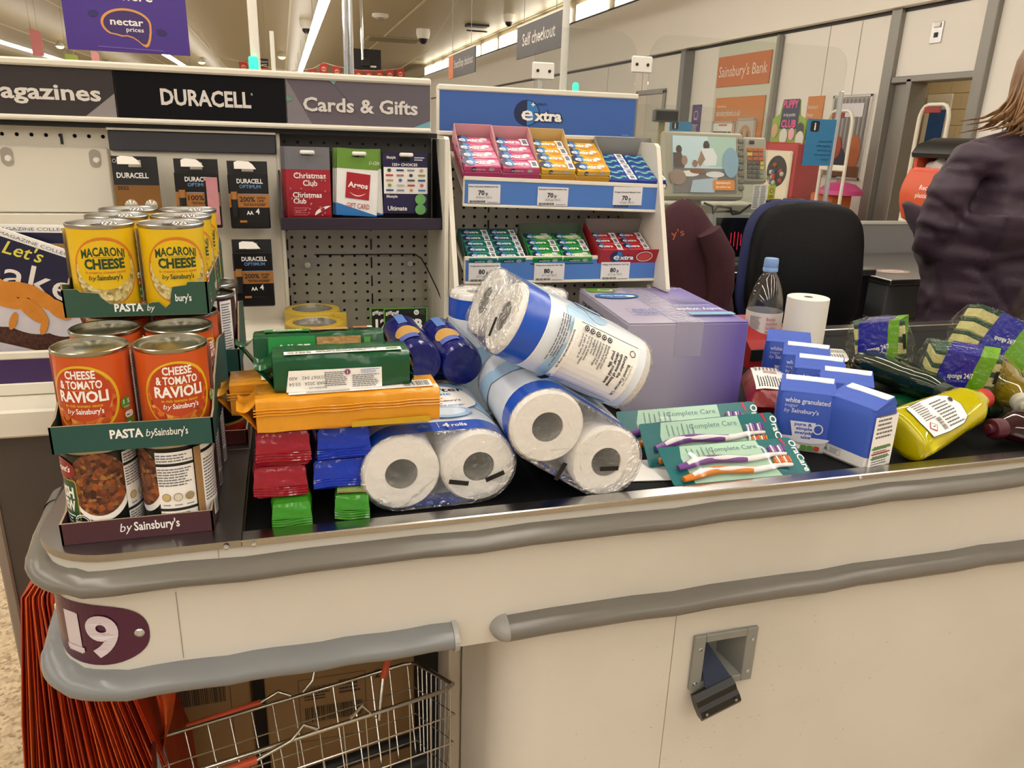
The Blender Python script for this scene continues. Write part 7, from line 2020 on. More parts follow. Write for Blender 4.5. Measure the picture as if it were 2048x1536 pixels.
def dish_bottle(A, B, roll, liq, cap_m, label, lab=True, L=BLEN, k=1.0):
    """flattened bottle lying from base A to cap B; local z = base to cap, local y = broad label face"""
    A, B = Vector(A), Vector(B)
    d = (B - A).normalized()
    up = Vector((0, 0, 1))
    yv = (up - d * up.dot(d)).normalized()
    xv = yv.cross(d)
    M = Matrix((xv, yv, d)).transposed().to_4x4()
    M.translation = A
    o = empty('dish_liquid_bottle', M @ RZ(roll))
    tag(o, label, 'bottle', 'washing up liquid bottles')
    prof = [(0.0, 0.026, 0.015), (0.003, 0.037, 0.023), (0.012, 0.0405, 0.026), (0.05, 0.0395, 0.0255), (0.09, 0.0365, 0.0245), (0.125, 0.0325, 0.0235), (0.14, 0.0330, 0.0240), (0.148, 0.0312, 0.0230), (0.165, 0.0318, 0.0238), (0.178, 0.0270, 0.0215), (0.192, 0.0185, 0.0175), (0.203, 0.0145, 0.0145)]
    rows = []
    for z, a, b in prof:
        row = []
        for j in range(32):
            t = 2 * pi * j / 32
            c, s_ = cos(t), sin(t)
            e = 0.78
            row.append((k * a * math.copysign(abs(c) ** e, c), k * b * math.copysign(abs(s_) ** e, s_), z * L / BLEN))
        rows.append(row)
    MB().ring(rows, liq, None, True, True, True).build('bottle_body', o, 60)
    zc = 0.201 * L / BLEN
    MB().lathe([(0.0155, zc), (0.0168, zc + 0.001), (0.0168, zc + 0.018), (0.0150, zc + 0.021), (0.0085, zc + 0.022), (0.0080, zc + 0.030), (0, zc + 0.031)], 24, cap_m).build('cap', o, 40)
    if lab:
        # v along -z (reading turned), drawn on the +y face
        q = Print(lambda u, v, h: (k * u, k * 0.0262 * (1 - (u / 0.046) ** 2 * 0.28) * (1.0 - max(0, v - 0.06) * 1.1) + h, v * L / BLEN), 0.0008, 0.0003, curved=0.006)
        shape = [(-0.027, 0.022), (0.0, 0.019), (0.027, 0.022), (0.029, 0.06), (0.027, 0.10), (0.020, 0.118), (0.0, 0.126), (-0.020, 0.118), (-0.027, 0.10), (-0.029, 0.06)]
        q.poly(shape, INK).poly([(a * 0.97, 0.07 + (b - 0.07) * 0.97) for a, b in shape], PAPER)
        q.fine(-0.022, 0.065, 0.018, 0.11, 9, GREYINK, rot=90).fine(0.0, 0.028, 0.026, 0.062, 9, GREYINK, rot=90).bars(-0.024, 0.052, -0.004, 0.062, INK, 14).poly([(-0.014, 0.027), (-0.006, 0.036), (-0.014, 0.045), (-0.022, 0.036)], mat('b8434a', 0.4, var=0)).poly([(-0.014, 0.029), (-0.008, 0.036), (-0.014, 0.043), (-0.020, 0.036)], PAPER).rect(-0.0147, 0.0345, -0.0133, 0.0395, INK).ell(0.012, 0.112, 0.004, 0.004, INK, 14)
        q.mb.build('label', o)
    return o
REDC, CLC = mat('b8201e', 0.4), mat('c9c6b4', 0.3, trans=0.3)
dish_bottle((0.893, 0.880, BZ + 0.034), (1.095, 0.932, BZ + 0.064), 32, YLQ, REDC, 'bright yellow washing up liquid bottle with a red cap', L=0.238, k=1.1)
dish_bottle((1.068, 1.165, BZ + 0.064), (1.048, 0.980, BZ + 0.070), 0, GLQ, mat('1c2c20', 0.4), 'dark green washing up bottle with its base towards the sugar bags', lab=False)
dish_bottle((0.975, 1.030, BZ + 0.0235), (1.165, 0.985, BZ + 0.0235), 0, liquid('green_liquid', '0e5a34', 0.5), mat('1c2c20', 0.4), 'green washing up bottle under the dark green one', lab=False, k=0.88)
dish_bottle((1.085, 1.300, BZ + 0.030), (0.975, 1.108, BZ + 0.032), 8, RLQ, mat('5a1018', 0.4), 'dark red washing up bottle with a white label behind the sugar bags')
dish_bottle((1.290, 1.098, BZ + 0.066), (1.174, 0.918, BZ + 0.056), 0, OLQ, CLC, 'olive washing up bottle with a clear ribbed cap under the sponges', lab=False)
dish_bottle((1.125, 1.060, BZ + 0.024), (1.200, 1.250, BZ + 0.024), 0, liquid('amber_liquid', '5a3f08', 0.5), CLC, 'amber washing up bottle buried under the sponge packs', lab=False, k=0.88)
dish_bottle((1.300, 0.878, BZ + 0.030), (1.075, 0.885, BZ + 0.032), -10, liquid('plum_liquid', '3a0c1c', 0.5), mat('4a1020', 0.4), 'plum red washing up bottle in front of the olive one')

# ---------------------------------------------------------------- sponge packs
FOAM, SCOUR = mat('d2c98e', 0.9, var=0.08, scale=60, bump=0.4, bscale=200), mat('3c5a4c', 0.95, var=0.2, scale=120, bump=0.6, bscale=300)
SPB, SPG = mat('2426a0', 0.2, var=0.05, bump=0.25, bscale=30), mat('6fa81e', 0.25, var=0.05, bump=0.25, bscale=30)
SPF = clear_film('sponge_film', 'fdfff8', 0.03, 0.12, 0.8, 50.0, 0.0, 0.3)
def sponge_pack(M, label, n=3, L=0.105, W=0.068, H=0.030, style=0):
    """stack of scourer sponges in printed film; local x length, y width, z stack"""
    o = empty('sponge_pack', M)
    tag(o, label, 'sponges', 'sponge packs')
    tot = H * n
    for k in range(n):
        s_ = MB().box(-L / 2, L / 2, -W / 2, W / 2, H * k, H * k + H * 0.74, FOAM, bev=0.003).build('sponge', o)
        MB().box(-L / 2, L / 2, -W / 2, W / 2, H * k + H * 0.74, H * (k + 1) - 0.0005, SCOUR, bev=0.001).build('scourer', s_)
    e = 0.0018
    def band(x0, x1, m, nm, sk=0.0):
        b = MB()
        loop = [(-W / 2 - e, -e), (W / 2 + e, -e), (W / 2 + e, tot + e), (-W / 2 - e, tot + e)]
        dense_ = []
        for i in range(4):
            a, c = loop[i], loop[(i + 1) % 4]
            dense_ += [(a[0] + (c[0] - a[0]) * j / 4, a[1] + (c[1] - a[1]) * j / 4) for j in range(4)]
        rows = []
        for x, q in ((x0, -1), ((x0 + x1) / 2, 0), (x1, 1)):
            rows.append([(x + sk * (y / W) + sk * 0.5 * (z / tot - 0.5), y + random.uniform(-1, 1) * 0.0006, z + random.uniform(-1, 1) * 0.0006) for y, z in dense_])
        b.ring(rows, m)
        return b.build(nm, o, 30)
    bb = band(-0.030, 0.022, SPB, 'blue_print', 0.02)
    gb = band(0.022, L / 2 - 0.004, SPG, 'green_print', 0.02)
    p = Print(plane((-0.004, -W / 2 - e, tot / 2)), 0.0012, 0.0002)
    p.text('value 24/7' if False else 'sponge 24/7', 0.0, -0.004, 0.009, PAPER, 0.02, w=0.04, rot=8)
    p.mb.build('lettering', bb)
    p = Print(plane((0.0, 0, tot + e), (1, 0, 0), (0, 1, 0)), 0.0012, 0.0002)
    p.text('scourers', 0.0, 0.0, 0.010, mat('9aa0d8', 0.4, var=0), 0.01, w=0.04)
    p.mb.build('lettering', bb)
    q = 0.004
    fl_ = MB()
    loop = [(-W / 2 - q, -0.002), (W / 2 + q, -0.002), (W / 2 + q, tot + q), (-W / 2 - q, tot + q)]
    dn = []
    for i in range(4):
        a, c = loop[i], loop[(i + 1) % 4]
        dn += [(a[0] + (c[0] - a[0]) * j / 5, a[1] + (c[1] - a[1]) * j / 5) for j in range(5)]
    rows = []
    for x, kk in ((-L / 2 - 0.016, 0.12), (-L / 2 - 0.004, 0.9), (-L / 4, 1.0), (0, 1.0), (L / 4, 1.0), (L / 2 + 0.004, 0.9), (L / 2 + 0.016, 0.12)):
        rows.append([(x + random.uniform(-1, 1) * 0.002, y * (kk if kk > 0.5 else 0.85) + random.uniform(-1, 1) * 0.0012, tot / 2 + (z - tot / 2) * kk + random.uniform(-1, 1) * 0.0012) for y, z in dn])
    fl_.ring(rows, SPF, None, True, True, True)
    fl_.build('clear_film', o, 20)
    MB().box(L / 2 - 0.006, L / 2 - 0.0005, -W / 2 - 0.0052, -W / 2 - 0.0042, tot * 0.45, tot * 0.75, BLACK).build('black_mark', o)
    return o
sponge_pack(T(1.125, 1.190, 0.880) @ RZ(-38) @ RY(-12) @ RX(-4), 'sponge pack standing up on the washing up bottles', 3, 0.090, 0.066, 0.033)
sponge_pack(T(1.140, 1.030, 0.890) @ RZ(-34) @ RY(4) @ RX(4), 'sponge pack lying on the bottles behind the yellow one', 3, 0.105, 0.068, 0.026)
sponge_pack(T(1.385, 1.185, 0.890) @ RZ(-32) @ RY(22) @ RX(-12), 'sponge pack with bare striped sponges and a blue band, leaning to one side', 3, 0.150, 0.070, 0.030)
sponge_pack(T(1.350, 0.992, 0.876) @ RZ(-140) @ RY(0), 'sponge pack showing only its green wrapper end', 2, 0.105, 0.068, 0.028)
# ================================================================== cashier's side
BEIGE = mat('a9a592', 0.45, var=0.03)
tl = Thing('till_monitor', 'beige till monitor with a lit picture screen and a keypad', 'till', (1.36, 2.42, 0.89))
Mm = T(1.205, 2.40, 1.333) @ RX(-14)
tl.put(MB().box(0, 0.305, 0, 0.05, -0.222, 0, BEIGE, Mm, bev=0.008).box(0.04, 0.26, 0.05, 0.14, -0.20, -0.03, BEIGE, Mm, bev=0.02), 'casing')
sc = tl.put(MB().box(0.034, 0.272, -0.003, 0.002, -0.202, -0.017, mat('8fa9b0', 0.2, var=0, emit=0.25), Mm), 'screen')
P0 = Mm @ Vector((0.034, -0.003, -0.202))
ux, vz = (Mm.to_3x3() @ Vector((1, 0, 0))), (Mm.to_3x3() @ Vector((0, 0, 1)))
p = Print(plane(P0, ux, vz), 0.0006, 0.0003)
def em(h, e=0.22):
    return mat(h, 0.3, var=0, emit=e)
p.rect(0.0, 0.0, 0.238, 0.08, em('6f6a66')).rect(0.0, 0.08, 0.238, 0.185, em('b9cdd2')).rect(0.13, 0.085, 0.238, 0.185, em('a3bfb0'))
p.ell(0.125, 0.155, 0.012, 0.016, em('3d2f28')).poly([(0.105, 0.145), (0.15, 0.147), (0.165, 0.12), (0.16, 0.09), (0.12, 0.088), (0.095, 0.115)], em('d5d6d6')).poly([(0.105, 0.14), (0.09, 0.10), (0.10, 0.085), (0.12, 0.11)], em('8f6f5c'))
p.ell(0.022, 0.140, 0.011, 0.014, em('3a2c26')).poly([(0.0, 0.13), (0.03, 0.13), (0.045, 0.095), (0.04, 0.08), (0.0, 0.08)], em('4f3a36')).ell(0.042, 0.105, 0.011, 0.016, em('8f7468'))
p.ell(0.08, 0.095, 0.01, 0.012, em('8a6a58')).ell(0.06, 0.062, 0.035, 0.010, em('d9d6d0')).ell(0.155, 0.060, 0.035, 0.010, em('cfd0cf')).ell(0.09, 0.070, 0.03, 0.008, em('7a4f38')).poly([(0.06, 0.0), (0.15, 0.0), (0.165, 0.05), (0.07, 0.04)], em('a3b4bf')).ell(0.015, 0.05, 0.03, 0.025, em('8a7668')).ell(0.215, 0.10, 0.03, 0.05, em('7f9fb0'))
p.rrect(0.145, 0.008, 0.228, 0.042, 0.005, em('cf7f2c')).text("Sainsbury's", 0.185, 0.029, 0.008, em('fff0e0'), 0.01, w=0.055).text('live well for less', 0.185, 0.016, 0.006, em('fff0e0'), 0.01, w=0.055)
p.mb.build('picture', sc)
for k in range(8):
    tl.put(MB().box(0.281, 0.301, -0.008, 0, -0.035 - 0.0225 * k, -0.020 - 0.0225 * k, mat('77746a', 0.45), Mm, bev=0.002), 'side_button')
tl.put(MB().box(0.306, 0.395, 0.0, 0.04, -0.165, -0.012, BEIGE, Mm, bev=0.006), 'keypad_body')
for r_ in range(7):
    for c_ in range(4 if r_ > 2 else 3):
        if r_ < 3:
            cc, w_ = ('c4622e', 'c4622e', 'c4622e') [c_] if (r_, c_) != (1, 0) else 'd8c05a', 0.0185
        else:
            cc, w_ = ('5a5a58' if c_ < 3 else ('d8c05a' if r_ < 5 else '8fa08a')), 0.0135
        x = 0.316 + c_ * (0.022 if r_ < 3 else 0.0165)
        tl.put(MB().box(x, x + w_, -0.006, 0, -0.062 - 0.0150 * r_, -0.050 - 0.0150 * r_, mat(cc, 0.45, var=0), Mm, bev=0.0015), 'key')
tl.put(MB().box(0.325, 0.345, -0.005, 0, -0.036, -0.024, DARK, Mm, bev=0.005), 'navigation_key')
tl.put(MB().box(0.12, 0.18, 0.06, 0.12, -0.44, -0.15, BEIGE, Mm, bev=0.01), 'stand')
o = Thing('paper_note', 'white printed list taped below the till keypad', 'note', (1.56, 2.34, 1.08))
o.put(MB().box(1.535, 1.59, 2.338, 2.339, 1.085, 1.168, PAPER), 'sheet')
p = Print(plane((1.535, 2.338, 1.085)), 0.0005, 0.0002)
p.fine(0.004, 0.004, 0.026, 0.08, 14, GREYINK).fine(0.03, 0.004, 0.052, 0.08, 14, GREYINK, seed=2)
o.put(p, 'printed_text')
o = Thing('yellow_sticker', 'small yellow warning sticker beside the taped list', 'sticker', (1.605, 2.34, 1.12))
o.put(MB().box(1.593, 1.622, 2.338, 2.339, 1.118, 1.166, mat('c9c63a', 0.5)), 'sheet')
p = Print(plane((1.6075, 2.338, 1.142)), 0.0005, 0.0002)
p.hoop(0, 0.006, 0.008, 0.008, 0.002, INK, 16).fine(-0.01, -0.018, 0.01, -0.008, 2, INK)
o.put(p, 'printed_text')
s = Thing('barcode_scanner', 'grey upright barcode scanner with a dark window and red beams', 'scanner', (1.47, 2.36, 0.89))
Ms_ = T(1.375, 2.33, 1.075) @ RX(-12)
s.put(MB().box(0, 0.205, 0, 0.09, -0.165, 0, mat('8d8f8c', 0.4), Ms_, bev=0.008), 'housing')
gw = s.put(MB().box(0.022, 0.160, -0.002, 0.001, -0.150, -0.018, mat('0e0e10', 0.08, var=0), Ms_, bev=0.001), 'window')
for k, (x, z, l_) in enumerate(((0.085, -0.06, 0.035), (0.098, -0.055, 0.05), (0.112, -0.055, 0.06), (0.124, -0.06, 0.04))):
    s.put(MB().box(x, x + 0.0018, -0.0035, -0.0022, z - l_, z, mat('c01830', 0.3, var=0, emit=1.2), Ms_ @ RY(6)), 'laser_line')
s.put(MB().lathe([(0.05, 0), (0.05, 0.006), (0.04, 0.010), (0, 0.010)], 20, BLACK, Ms_ @ T(0.09, 0.045, 0) @ Matrix.Diagonal((1, 0.6, 1, 1))), 'top_pad', 40)
for k in range(4):
    s.put(MB().lathe([(0.006, 0), (0.006, 0.002), (0, 0.002)], 10, DARK, Ms_ @ T(0.183, 0, -0.06 - 0.028 * k) @ RX(90)), 'button', 40)
d = Thing('till_desk', 'steel topped till desk with a dark cavity below', 'desk', (1.6, 2.5, 0))
d.put(MB().box(1.15, 2.0, 2.22, 2.75, 0.868, 0.89, STEEL, bev=0.003), 'steel_top')
d.put(MB().box(1.15, 2.0, 2.25, 2.75, 0.0, 0.868, BLACK), 'body')
d.put(MB().box(1.15, 1.75, 2.60, 2.75, 0.89, 1.08, mat('b9b4a4', 0.5), bev=0.005), 'back_box')
o = Thing('receipt_printer', 'cream receipt printer with grey slots beside the scanner', 'printer', (1.64, 2.42, 0.89))
for k in range(3):
    o.put(MB().box(1.585, 1.70, 2.36, 2.48, 0.89 + 0.055 * k, 0.935 + 0.055 * k, mat('cfc9b6', 0.45), bev=0.006), 'drawer_block')
o.put(MB().box(1.595, 1.69, 2.355, 2.36, 0.99, 0.994, DARK), 'paper_slot')
o = Thing('handheld_scanner', 'black handheld scanner on a cabled stand behind the chair', 'scanner', (1.70, 2.35, 0.89))
o.put(MB().box(1.60, 1.655, 2.33, 2.36, 1.085, 1.12, DARK, bev=0.006).box(1.665, 1.755, 2.33, 2.37, 1.09, 1.122, DARK, bev=0.01), 'head')
o.put(MB().box(1.748, 1.765, 2.325, 2.36, 1.092, 1.112, WHITE, bev=0.003), 'button')
o.put(MB().tube([(1.70, 2.36, 0.89), (1.70, 2.36, 1.0), (1.71, 2.355, 1.09)], 0.012, 8, DARK), 'post', 40)
o.put(MB().tube([(1.60, 2.345, 1.10), (1.57, 2.34, 1.07), (1.62, 2.34, 1.03), (1.68, 2.35, 1.0), (1.71, 2.35, 0.95)], 0.004, 6, BLACK), 'cable', 60)
o = Thing('till_cable', 'black looped cable hanging below the till monitor', 'cable', (1.42, 2.33, 1.06))
o.put(MB().tube([(1.35, 2.335, 1.105), (1.38, 2.33, 1.095), (1.385, 2.33, 1.07), (1.40, 2.33, 1.095), (1.45, 2.33, 1.09), (1.46, 2.33, 1.068), (1.49, 2.33, 1.075), (1.53, 2.335, 1.10)], 0.004, 6, BLACK), 'loop', 60)
cd_ = Thing('customer_display', 'small dark customer price display on a thin post', 'display', (1.215, 2.42, 0.89))
cd_.put(MB().box(1.172, 1.262, 2.40, 2.42, 1.358, 1.398, mat('5c5c58', 0.4), RY(0), bev=0.003), 'casing')
cd_.put(MB().box(1.178, 1.256, 2.398, 2.40, 1.363, 1.392, mat('1c1e20', 0.15, var=0), bev=0.001), 'glass')
cd_.put(MB().cyl((1.21, 2.42, 0.89), (1.21, 2.42, 1.36), 0.011, 0.011, 10, mat('8a8456', 0.5)), 'post', 40)

# ---- chair
ch = Thing('office_chair', 'black padded office chair with a blue backed shell', 'chair', (1.60, 2.02, 0))
PADM, NAVYM = mat('08080a', 0.55, var=0.1, scale=40, bump=0.1, bscale=120, spec=0.2), mat('101c52', 0.6, var=0.08)
def slab(xc, zc, hw, hh, y0, y1, ex=0.0, n=40, lean=0.0):
    rows = []
    for y, k in ((y0, 0.90), (y0 + 0.012, 0.97), ((y0 + y1) / 2, 1.0), (y1 - 0.008, 0.98), (y1, 0.93)):
        row = []
        for j in range(n):
            t = 2 * pi * j / n
            c, s_ = cos(t), sin(t)
            x, z = math.copysign(abs(c) ** 0.55, c), math.copysign(abs(s_) ** 0.5, s_)
            w_ = hw * (1.0 - 0.06 * z) * k
            row.append((xc + w_ * x, y + lean * (z * hh) , zc + hh * k * z))
        rows.append(row)
    return rows
Mch = T(1.60, 2.10, 0) @ RZ(-12) @ T(-1.60, -2.10, 0)
ch.put(MB().ring(slab(1.60, 0.925, 0.187, 0.205, 2.05, 2.12, lean=0.10), PADM, Mch, True, True, True), 'back_pad', 60)
ch.put(MB().ring(slab(1.590, 0.925, 0.194, 0.208, 2.115, 2.155, lean=0.10), NAVYM, Mch, True, True, True), 'back_shell', 60)
ch.put(MB().box(1.38, 1.80, 1.66, 2.08, 0.46, 0.56, PADM, Mch, bev=0.035), 'seat')
ch.put(MB().box(1.57, 1.63, 2.06, 2.14, 0.45, 0.78, BLACK, Mch, bev=0.01), 'back_bracket')
ch.put(MB().cyl((1.6, 1.88, 0.1), (1.6, 1.88, 0.46), 0.03, 0.025, 14, BLACK, M=Mch), 'gas_post', 40)
for k in range(5):
    a = rad(72 * k + 20)
    lg = ch.put(MB().tube([(1.6, 1.88, 0.12), (1.6 + 0.15 * cos(a), 1.88 + 0.15 * sin(a), 0.10), (1.6 + 0.29 * cos(a), 1.88 + 0.29 * sin(a), 0.07)], [0.03, 0.024, 0.018], 8, BLACK, M=Mch), 'base_leg', 40)
    MB().lathe([(0.0, -0.02), (0.028, -0.018), (0.028, 0.018), (0, 0.02)], 14, DARK, Mch @ T(1.6 + 0.29 * cos(a), 1.88 + 0.29 * sin(a), 0.03) @ RX(90)).build('castor', lg, 40)
for x, s_ in ((1.37, -1), (1.83, 1)):
    arm = MB().tube([(x, 1.72, 0.695), (x, 1.80, 0.715), (x, 1.92, 0.71), (x, 2.0, 0.69)], [0.018, 0.027, 0.027, 0.016], 10, BLACK, Mch, squash=0.6).tube([(x, 1.86, 0.70), (x, 1.87, 0.56), (x - s_ * 0.06, 1.87, 0.49)], 0.014, 8, BLACK, Mch)
    ch.put(arm, 'armrest', 50)
vt = MB()
for k in range(5):
    vt.box(1.70, 1.735, 2.044, 2.05, 0.775 + 0.009 * k, 0.780 + 0.009 * k, mat('26262a', 0.5), Mch)
ch.put(vt, 'vent_slot')
# ---- jacket hung over a post
jk = Thing('maroon_jacket', 'maroon fleece jacket with orange embroidery draped over a post', 'jacket', (1.14, 2.02, 0.80))
JM = mat('3b1420', 0.85, var=0.08, scale=14, bump=0.15, bscale=180)
from mathutils import noise as _ns
rows = []
for i in range(15):
    t = i / 14
    z = 1.140 - 0.36 * t
    w_ = 0.012 + 0.095 * min(1, (t * 2.6) ** 0.5) + 0.02 * t
    xc = 1.107 + 0.075 * t
    row = []
    for j in range(36):
        a = 2 * pi * j / 36
        fold = 1 + 0.10 * sin(5 * a + 3 * t) * min(1, t * 2) + 0.05 * sin(9 * a + 1) * t
        row.append((xc + w_ * fold * cos(a), 2.03 + 0.65 * w_ * fold * sin(a), z + 0.006 * _ns.noise(Vector((a * 2, t * 6, 0)))))
    rows.append(row)
jk.put(MB().ring(rows, JM, None, True, True, True), 'body', 70)
slv = MB().tube([(1.15, 1.945, 1.06), (1.19, 1.935, 0.99), (1.205, 1.94, 0.90), (1.20, 1.95, 0.80)], [0.035, 0.042, 0.040, 0.033], 12, JM)
jk.put(slv, 'sleeve', 70)
jk.put(MB().tube([(1.235, 1.965, 0.998), (1.245, 1.985, 1.006)], 0.004, 6, mat('c96a2a', 0.6)), 'orange_piping', 60)
p = Print(lambda u, v, h: (1.035 + u, 1.958 - 0.35 * u - h + 0.30 * abs(0.0), 1.045 + v), 0.001, 0.0003)
p.text("y's", 0.022, 0.0, 0.020, mat('c4622a', 0.6, var=0), 0.0, w=0.034, rot=14)
jk.put(p, 'embroidery')
po = Thing('chair_post', 'dark post standing under the draped maroon jacket', 'post', (1.13, 2.04, 0))
po.put(MB().cyl((1.13, 2.04, 0.02), (1.13, 2.04, 1.10), 0.02, 0.02, 10, DARK), 'upright', 40)
po.put(MB().lathe([(0.12, 0), (0.12, 0.02), (0, 0.03)], 20, DARK, T(1.13, 2.04, 0)), 'foot', 40)
# ---- packing desk
pk = Thing('packing_desk', 'grey packing desk with a steel top and raised back panel', 'desk', (2.45, 2.5, 0))
pk.put(MB().box(2.05, 2.95, 2.20, 2.80, 0.835, 0.855, STEEL, bev=0.003), 'steel_top')
pk.put(MB().box(2.055, 2.94, 2.215, 2.80, 0.70, 0.835, mat('4c4e50', 0.5), bev=0.006), 'drawer_box')
pk.put(MB().box(2.052, 2.945, 2.21, 2.80, 0.69, 0.703, mat('5c5e60', 0.5), bev=0.002), 'lower_lip')
pk.put(MB().box(2.12, 2.94, 2.24, 2.78, 0.0, 0.69, mat('8f8a80', 0.5)), 'base')
pk.put(MB().box(2.02, 2.95, 2.80, 2.84, 0.60, 0.985, mat('77777a', 0.4, 0.3), bev=0.004), 'back_panel')
pk.put(MB().box(2.02, 2.95, 2.795, 2.845, 0.98, 0.992, mat('b9b9b6', 0.3, 0.6), bev=0.002), 'panel_rail')
pk.put(MB().lathe([(0.02, 0), (0.02, 0.03), (0.01, 0.035), (0, 0.035)], 14, DARK, T(2.09, 2.26, 0.66)), 'adjuster', 40)
p = Print(plane((2.20, 2.36, 0.855), (1, 0, 0), (0, 1, 0)), 0.0006, 0.0003)
p.ell(0, 0, 0.07, 0.045, mat('a88f88', 0.5, var=0), 28).ell(0, 0, 0.05, 0.03, mat('c9b4ae', 0.5, var=0.2, scale=60), 24).text('SCAN', 0, -0.008, 0.016, mat('8a5a58', 0.5, var=0))
st = Thing('counter_sticker', 'worn pink oval sticker on the steel packing desk', 'sticker', (2.2, 2.36, 0.855))
st.put(p, 'printed_oval')
# ---- acrylic screens
SCR = clear_film('screen_acrylic', 'fafbfa', 0.03, 0.02, fres=0.2)
def screen(x0, x1, y, z0, z1, label, rr=0.06):
    o = Thing('acrylic_screen', label, 'screen', ((x0 + x1) / 2, y, z0))
    q = [(x0, z0), (x1, z0)] + [(x1 - rr + rr * cos(rad(a)), z1 - rr + rr * sin(rad(a))) for a in range(0, 91, 15)] + [(x0 + rr - rr * sin(rad(a)), z1 - rr + rr * cos(rad(a))) for a in range(0, 91, 15)]
    o.put(MB().prism(q, y, y + 0.004, SCR, Matrix(((1, 0, 0, 0), (0, 0, 1, 0), (0, 1, 0, 0), (0, 0, 0, 1)))), 'sheet')
    return o
sa = screen(1.057, 1.746, 2.225, 0.891, 1.597, 'large clear acrylic screen carrying the blue notices')
sa.put(MB().box(1.736, 1.748, 2.219, 2.235, 0.891, 1.47, mat('b9bab6', 0.3, 0.4), bev=0.003), 'edge_post')
sa.put(MB().box(1.16, 1.172, 2.229, 2.240, 0.891, 1.10, mat('b9bab6', 0.3, 0.4), bev=0.003), 'edge_post')
sb2 = screen(0.640, 0.925, 2.03, 1.0, 1.57, 'smaller clear acrylic screen clamped beside the large one')
sb2.put(MB().box(0.650, 0.662, 2.024, 2.040, 0.0, 1.45, mat('c9c8c2', 0.3, 0.4), bev=0.003), 'edge_post')
for x, y, z in ((0.937, 2.03, 1.492), (0.66, 2.03, 1.462)):
    o = Thing('screen_clamp', 'white plastic clamp plate with a screw joining clear screens', 'clamp', (x, y, z - 0.02), 'clamps on the clear screens')
    o.put(MB().box(x - 0.030, x + 0.030, y - 0.012, y - 0.004, z - 0.021, z + 0.021, WHITE, bev=0.003), 'plate')
    for dx in (-0.016, 0.016):
        o.put(MB().lathe([(0.004, 0), (0.004, 0.002), (0, 0.003)], 12, DARK, T(x + dx, y - 0.012, z) @ RX(90)), 'screw', 40)
screen(1.16, 1.745, 2.594, 0.891, 1.42, 'rear clear acrylic screen standing behind the till monitor')
BLN = mat('2f7aa8', 0.45, var=0.03)
for x0, x1, yn, z0, z1, lab in ((1.629, 1.742, 2.222, 1.238, 1.382, 'blue notice with a dark icon on the large clear screen'), (1.328, 1.413, 2.59, 1.26, 1.366, 'blue notice partly hidden behind the till monitor')):
    o = Thing('blue_notice', lab, 'notice', ((x0 + x1) / 2, yn, z0))
    b = o.put(MB().box(x0, x1, yn, yn + 0.0025, z0, z1, BLN), 'sheet')
    k = (x1 - x0) / 0.102
    fm = lambda u, v, h, x1=x1, z0=z0, yn=yn: (x1 - u, yn - h, z0 + v)
    p = Print(fm, 0.0005, 0.0003)
    p.rrect(0.062 * k, 0.095 * k, 0.092 * k, 0.125 * k, 0.006 * k, INK).text('i', 0.077 * k, 0.100 * k, 0.020 * k, PAPER, 0.03)
    for i_, s_ in enumerate(('Please respect', 'colleague safety', "and don't lean", 'around the screen', 'Thank you')):
        p.text(s_, 0.012 * k, (0.066 - 0.0125 * i_) * k, 0.0062 * k, mat('16405c', 0.5, var=0), 0.0, 'L', w=0.0033 * len(s_) * k)
    p.mb.build('lettering', b)

# ---- person at the far end of the belt
def skinned(name, verts, edges, radii, root, sub=2):
    me = bpy.data.meshes.new(name)
    me.from_pydata(verts, edges, [])
    o = bpy.data.objects.new(name, me)
    COL.objects.link(o)
    sk = o.modifiers.new('skin', 'SKIN')
    sk.branch_smoothing = 0.6
    sk.use_smooth_shade = True
    lay = me.skin_vertices[0].data if me.skin_vertices else None
    if lay is None:
        me.attributes  # noqa
    for i, r_ in enumerate(radii):
        d_ = me.skin_vertices[0].data[i]
        d_.radius = (r_, r_) if not isinstance(r_, tuple) else r_
        d_.use_root = i == root
    ss = o.modifiers.new('sub', 'SUBSURF')
    ss.levels = ss.render_levels = sub
    rm = o.modifiers.new('remesh', 'REMESH')
    rm.mode = 'VOXEL'
    rm.voxel_size = 0.011
    sm_ = o.modifiers.new('smooth', 'SMOOTH')
    sm_.factor = 0.5
    sm_.iterations = 5
    dg = bpy.context.evaluated_depsgraph_get()
    dg.update()
    m2 = bpy.data.meshes.new_from_object(o.evaluated_get(dg))
    bpy.data.objects.remove(o)
    m2.name = name
    return m2
V, E_, Rr = [], [], []
def vtx(p_, r_, prev=None):
    V.append(p_)
    Rr.append(r_)
    if prev is not None:
        E_.append((prev, len(V) - 1))
    return len(V) - 1
X0 = 2.225
pel = vtx((X0 - 0.02, 2.0, 0.92), (0.222, 0.185))
hem = vtx((X0 - 0.02, 2.0, 0.76), (0.248, 0.200), pel)
wst = vtx((X0 - 0.01, 2.0, 1.05), (0.205, 0.165), pel)
che = vtx((X0, 1.99, 1.18), (0.200, 0.152), wst)
upc = vtx((X0 + 0.005, 1.98, 1.28), (0.145, 0.115), che)
nek = vtx((X0 + 0.045, 1.985, 1.385), 0.056, upc)
hd0 = vtx((X0 + 0.08, 2.0, 1.46), 0.078, nek)
hd1 = vtx((X0 + 0.09, 2.005, 1.55), 0.090, hd0)
hd2 = vtx((X0 + 0.09, 2.0, 1.615), 0.060, hd1)
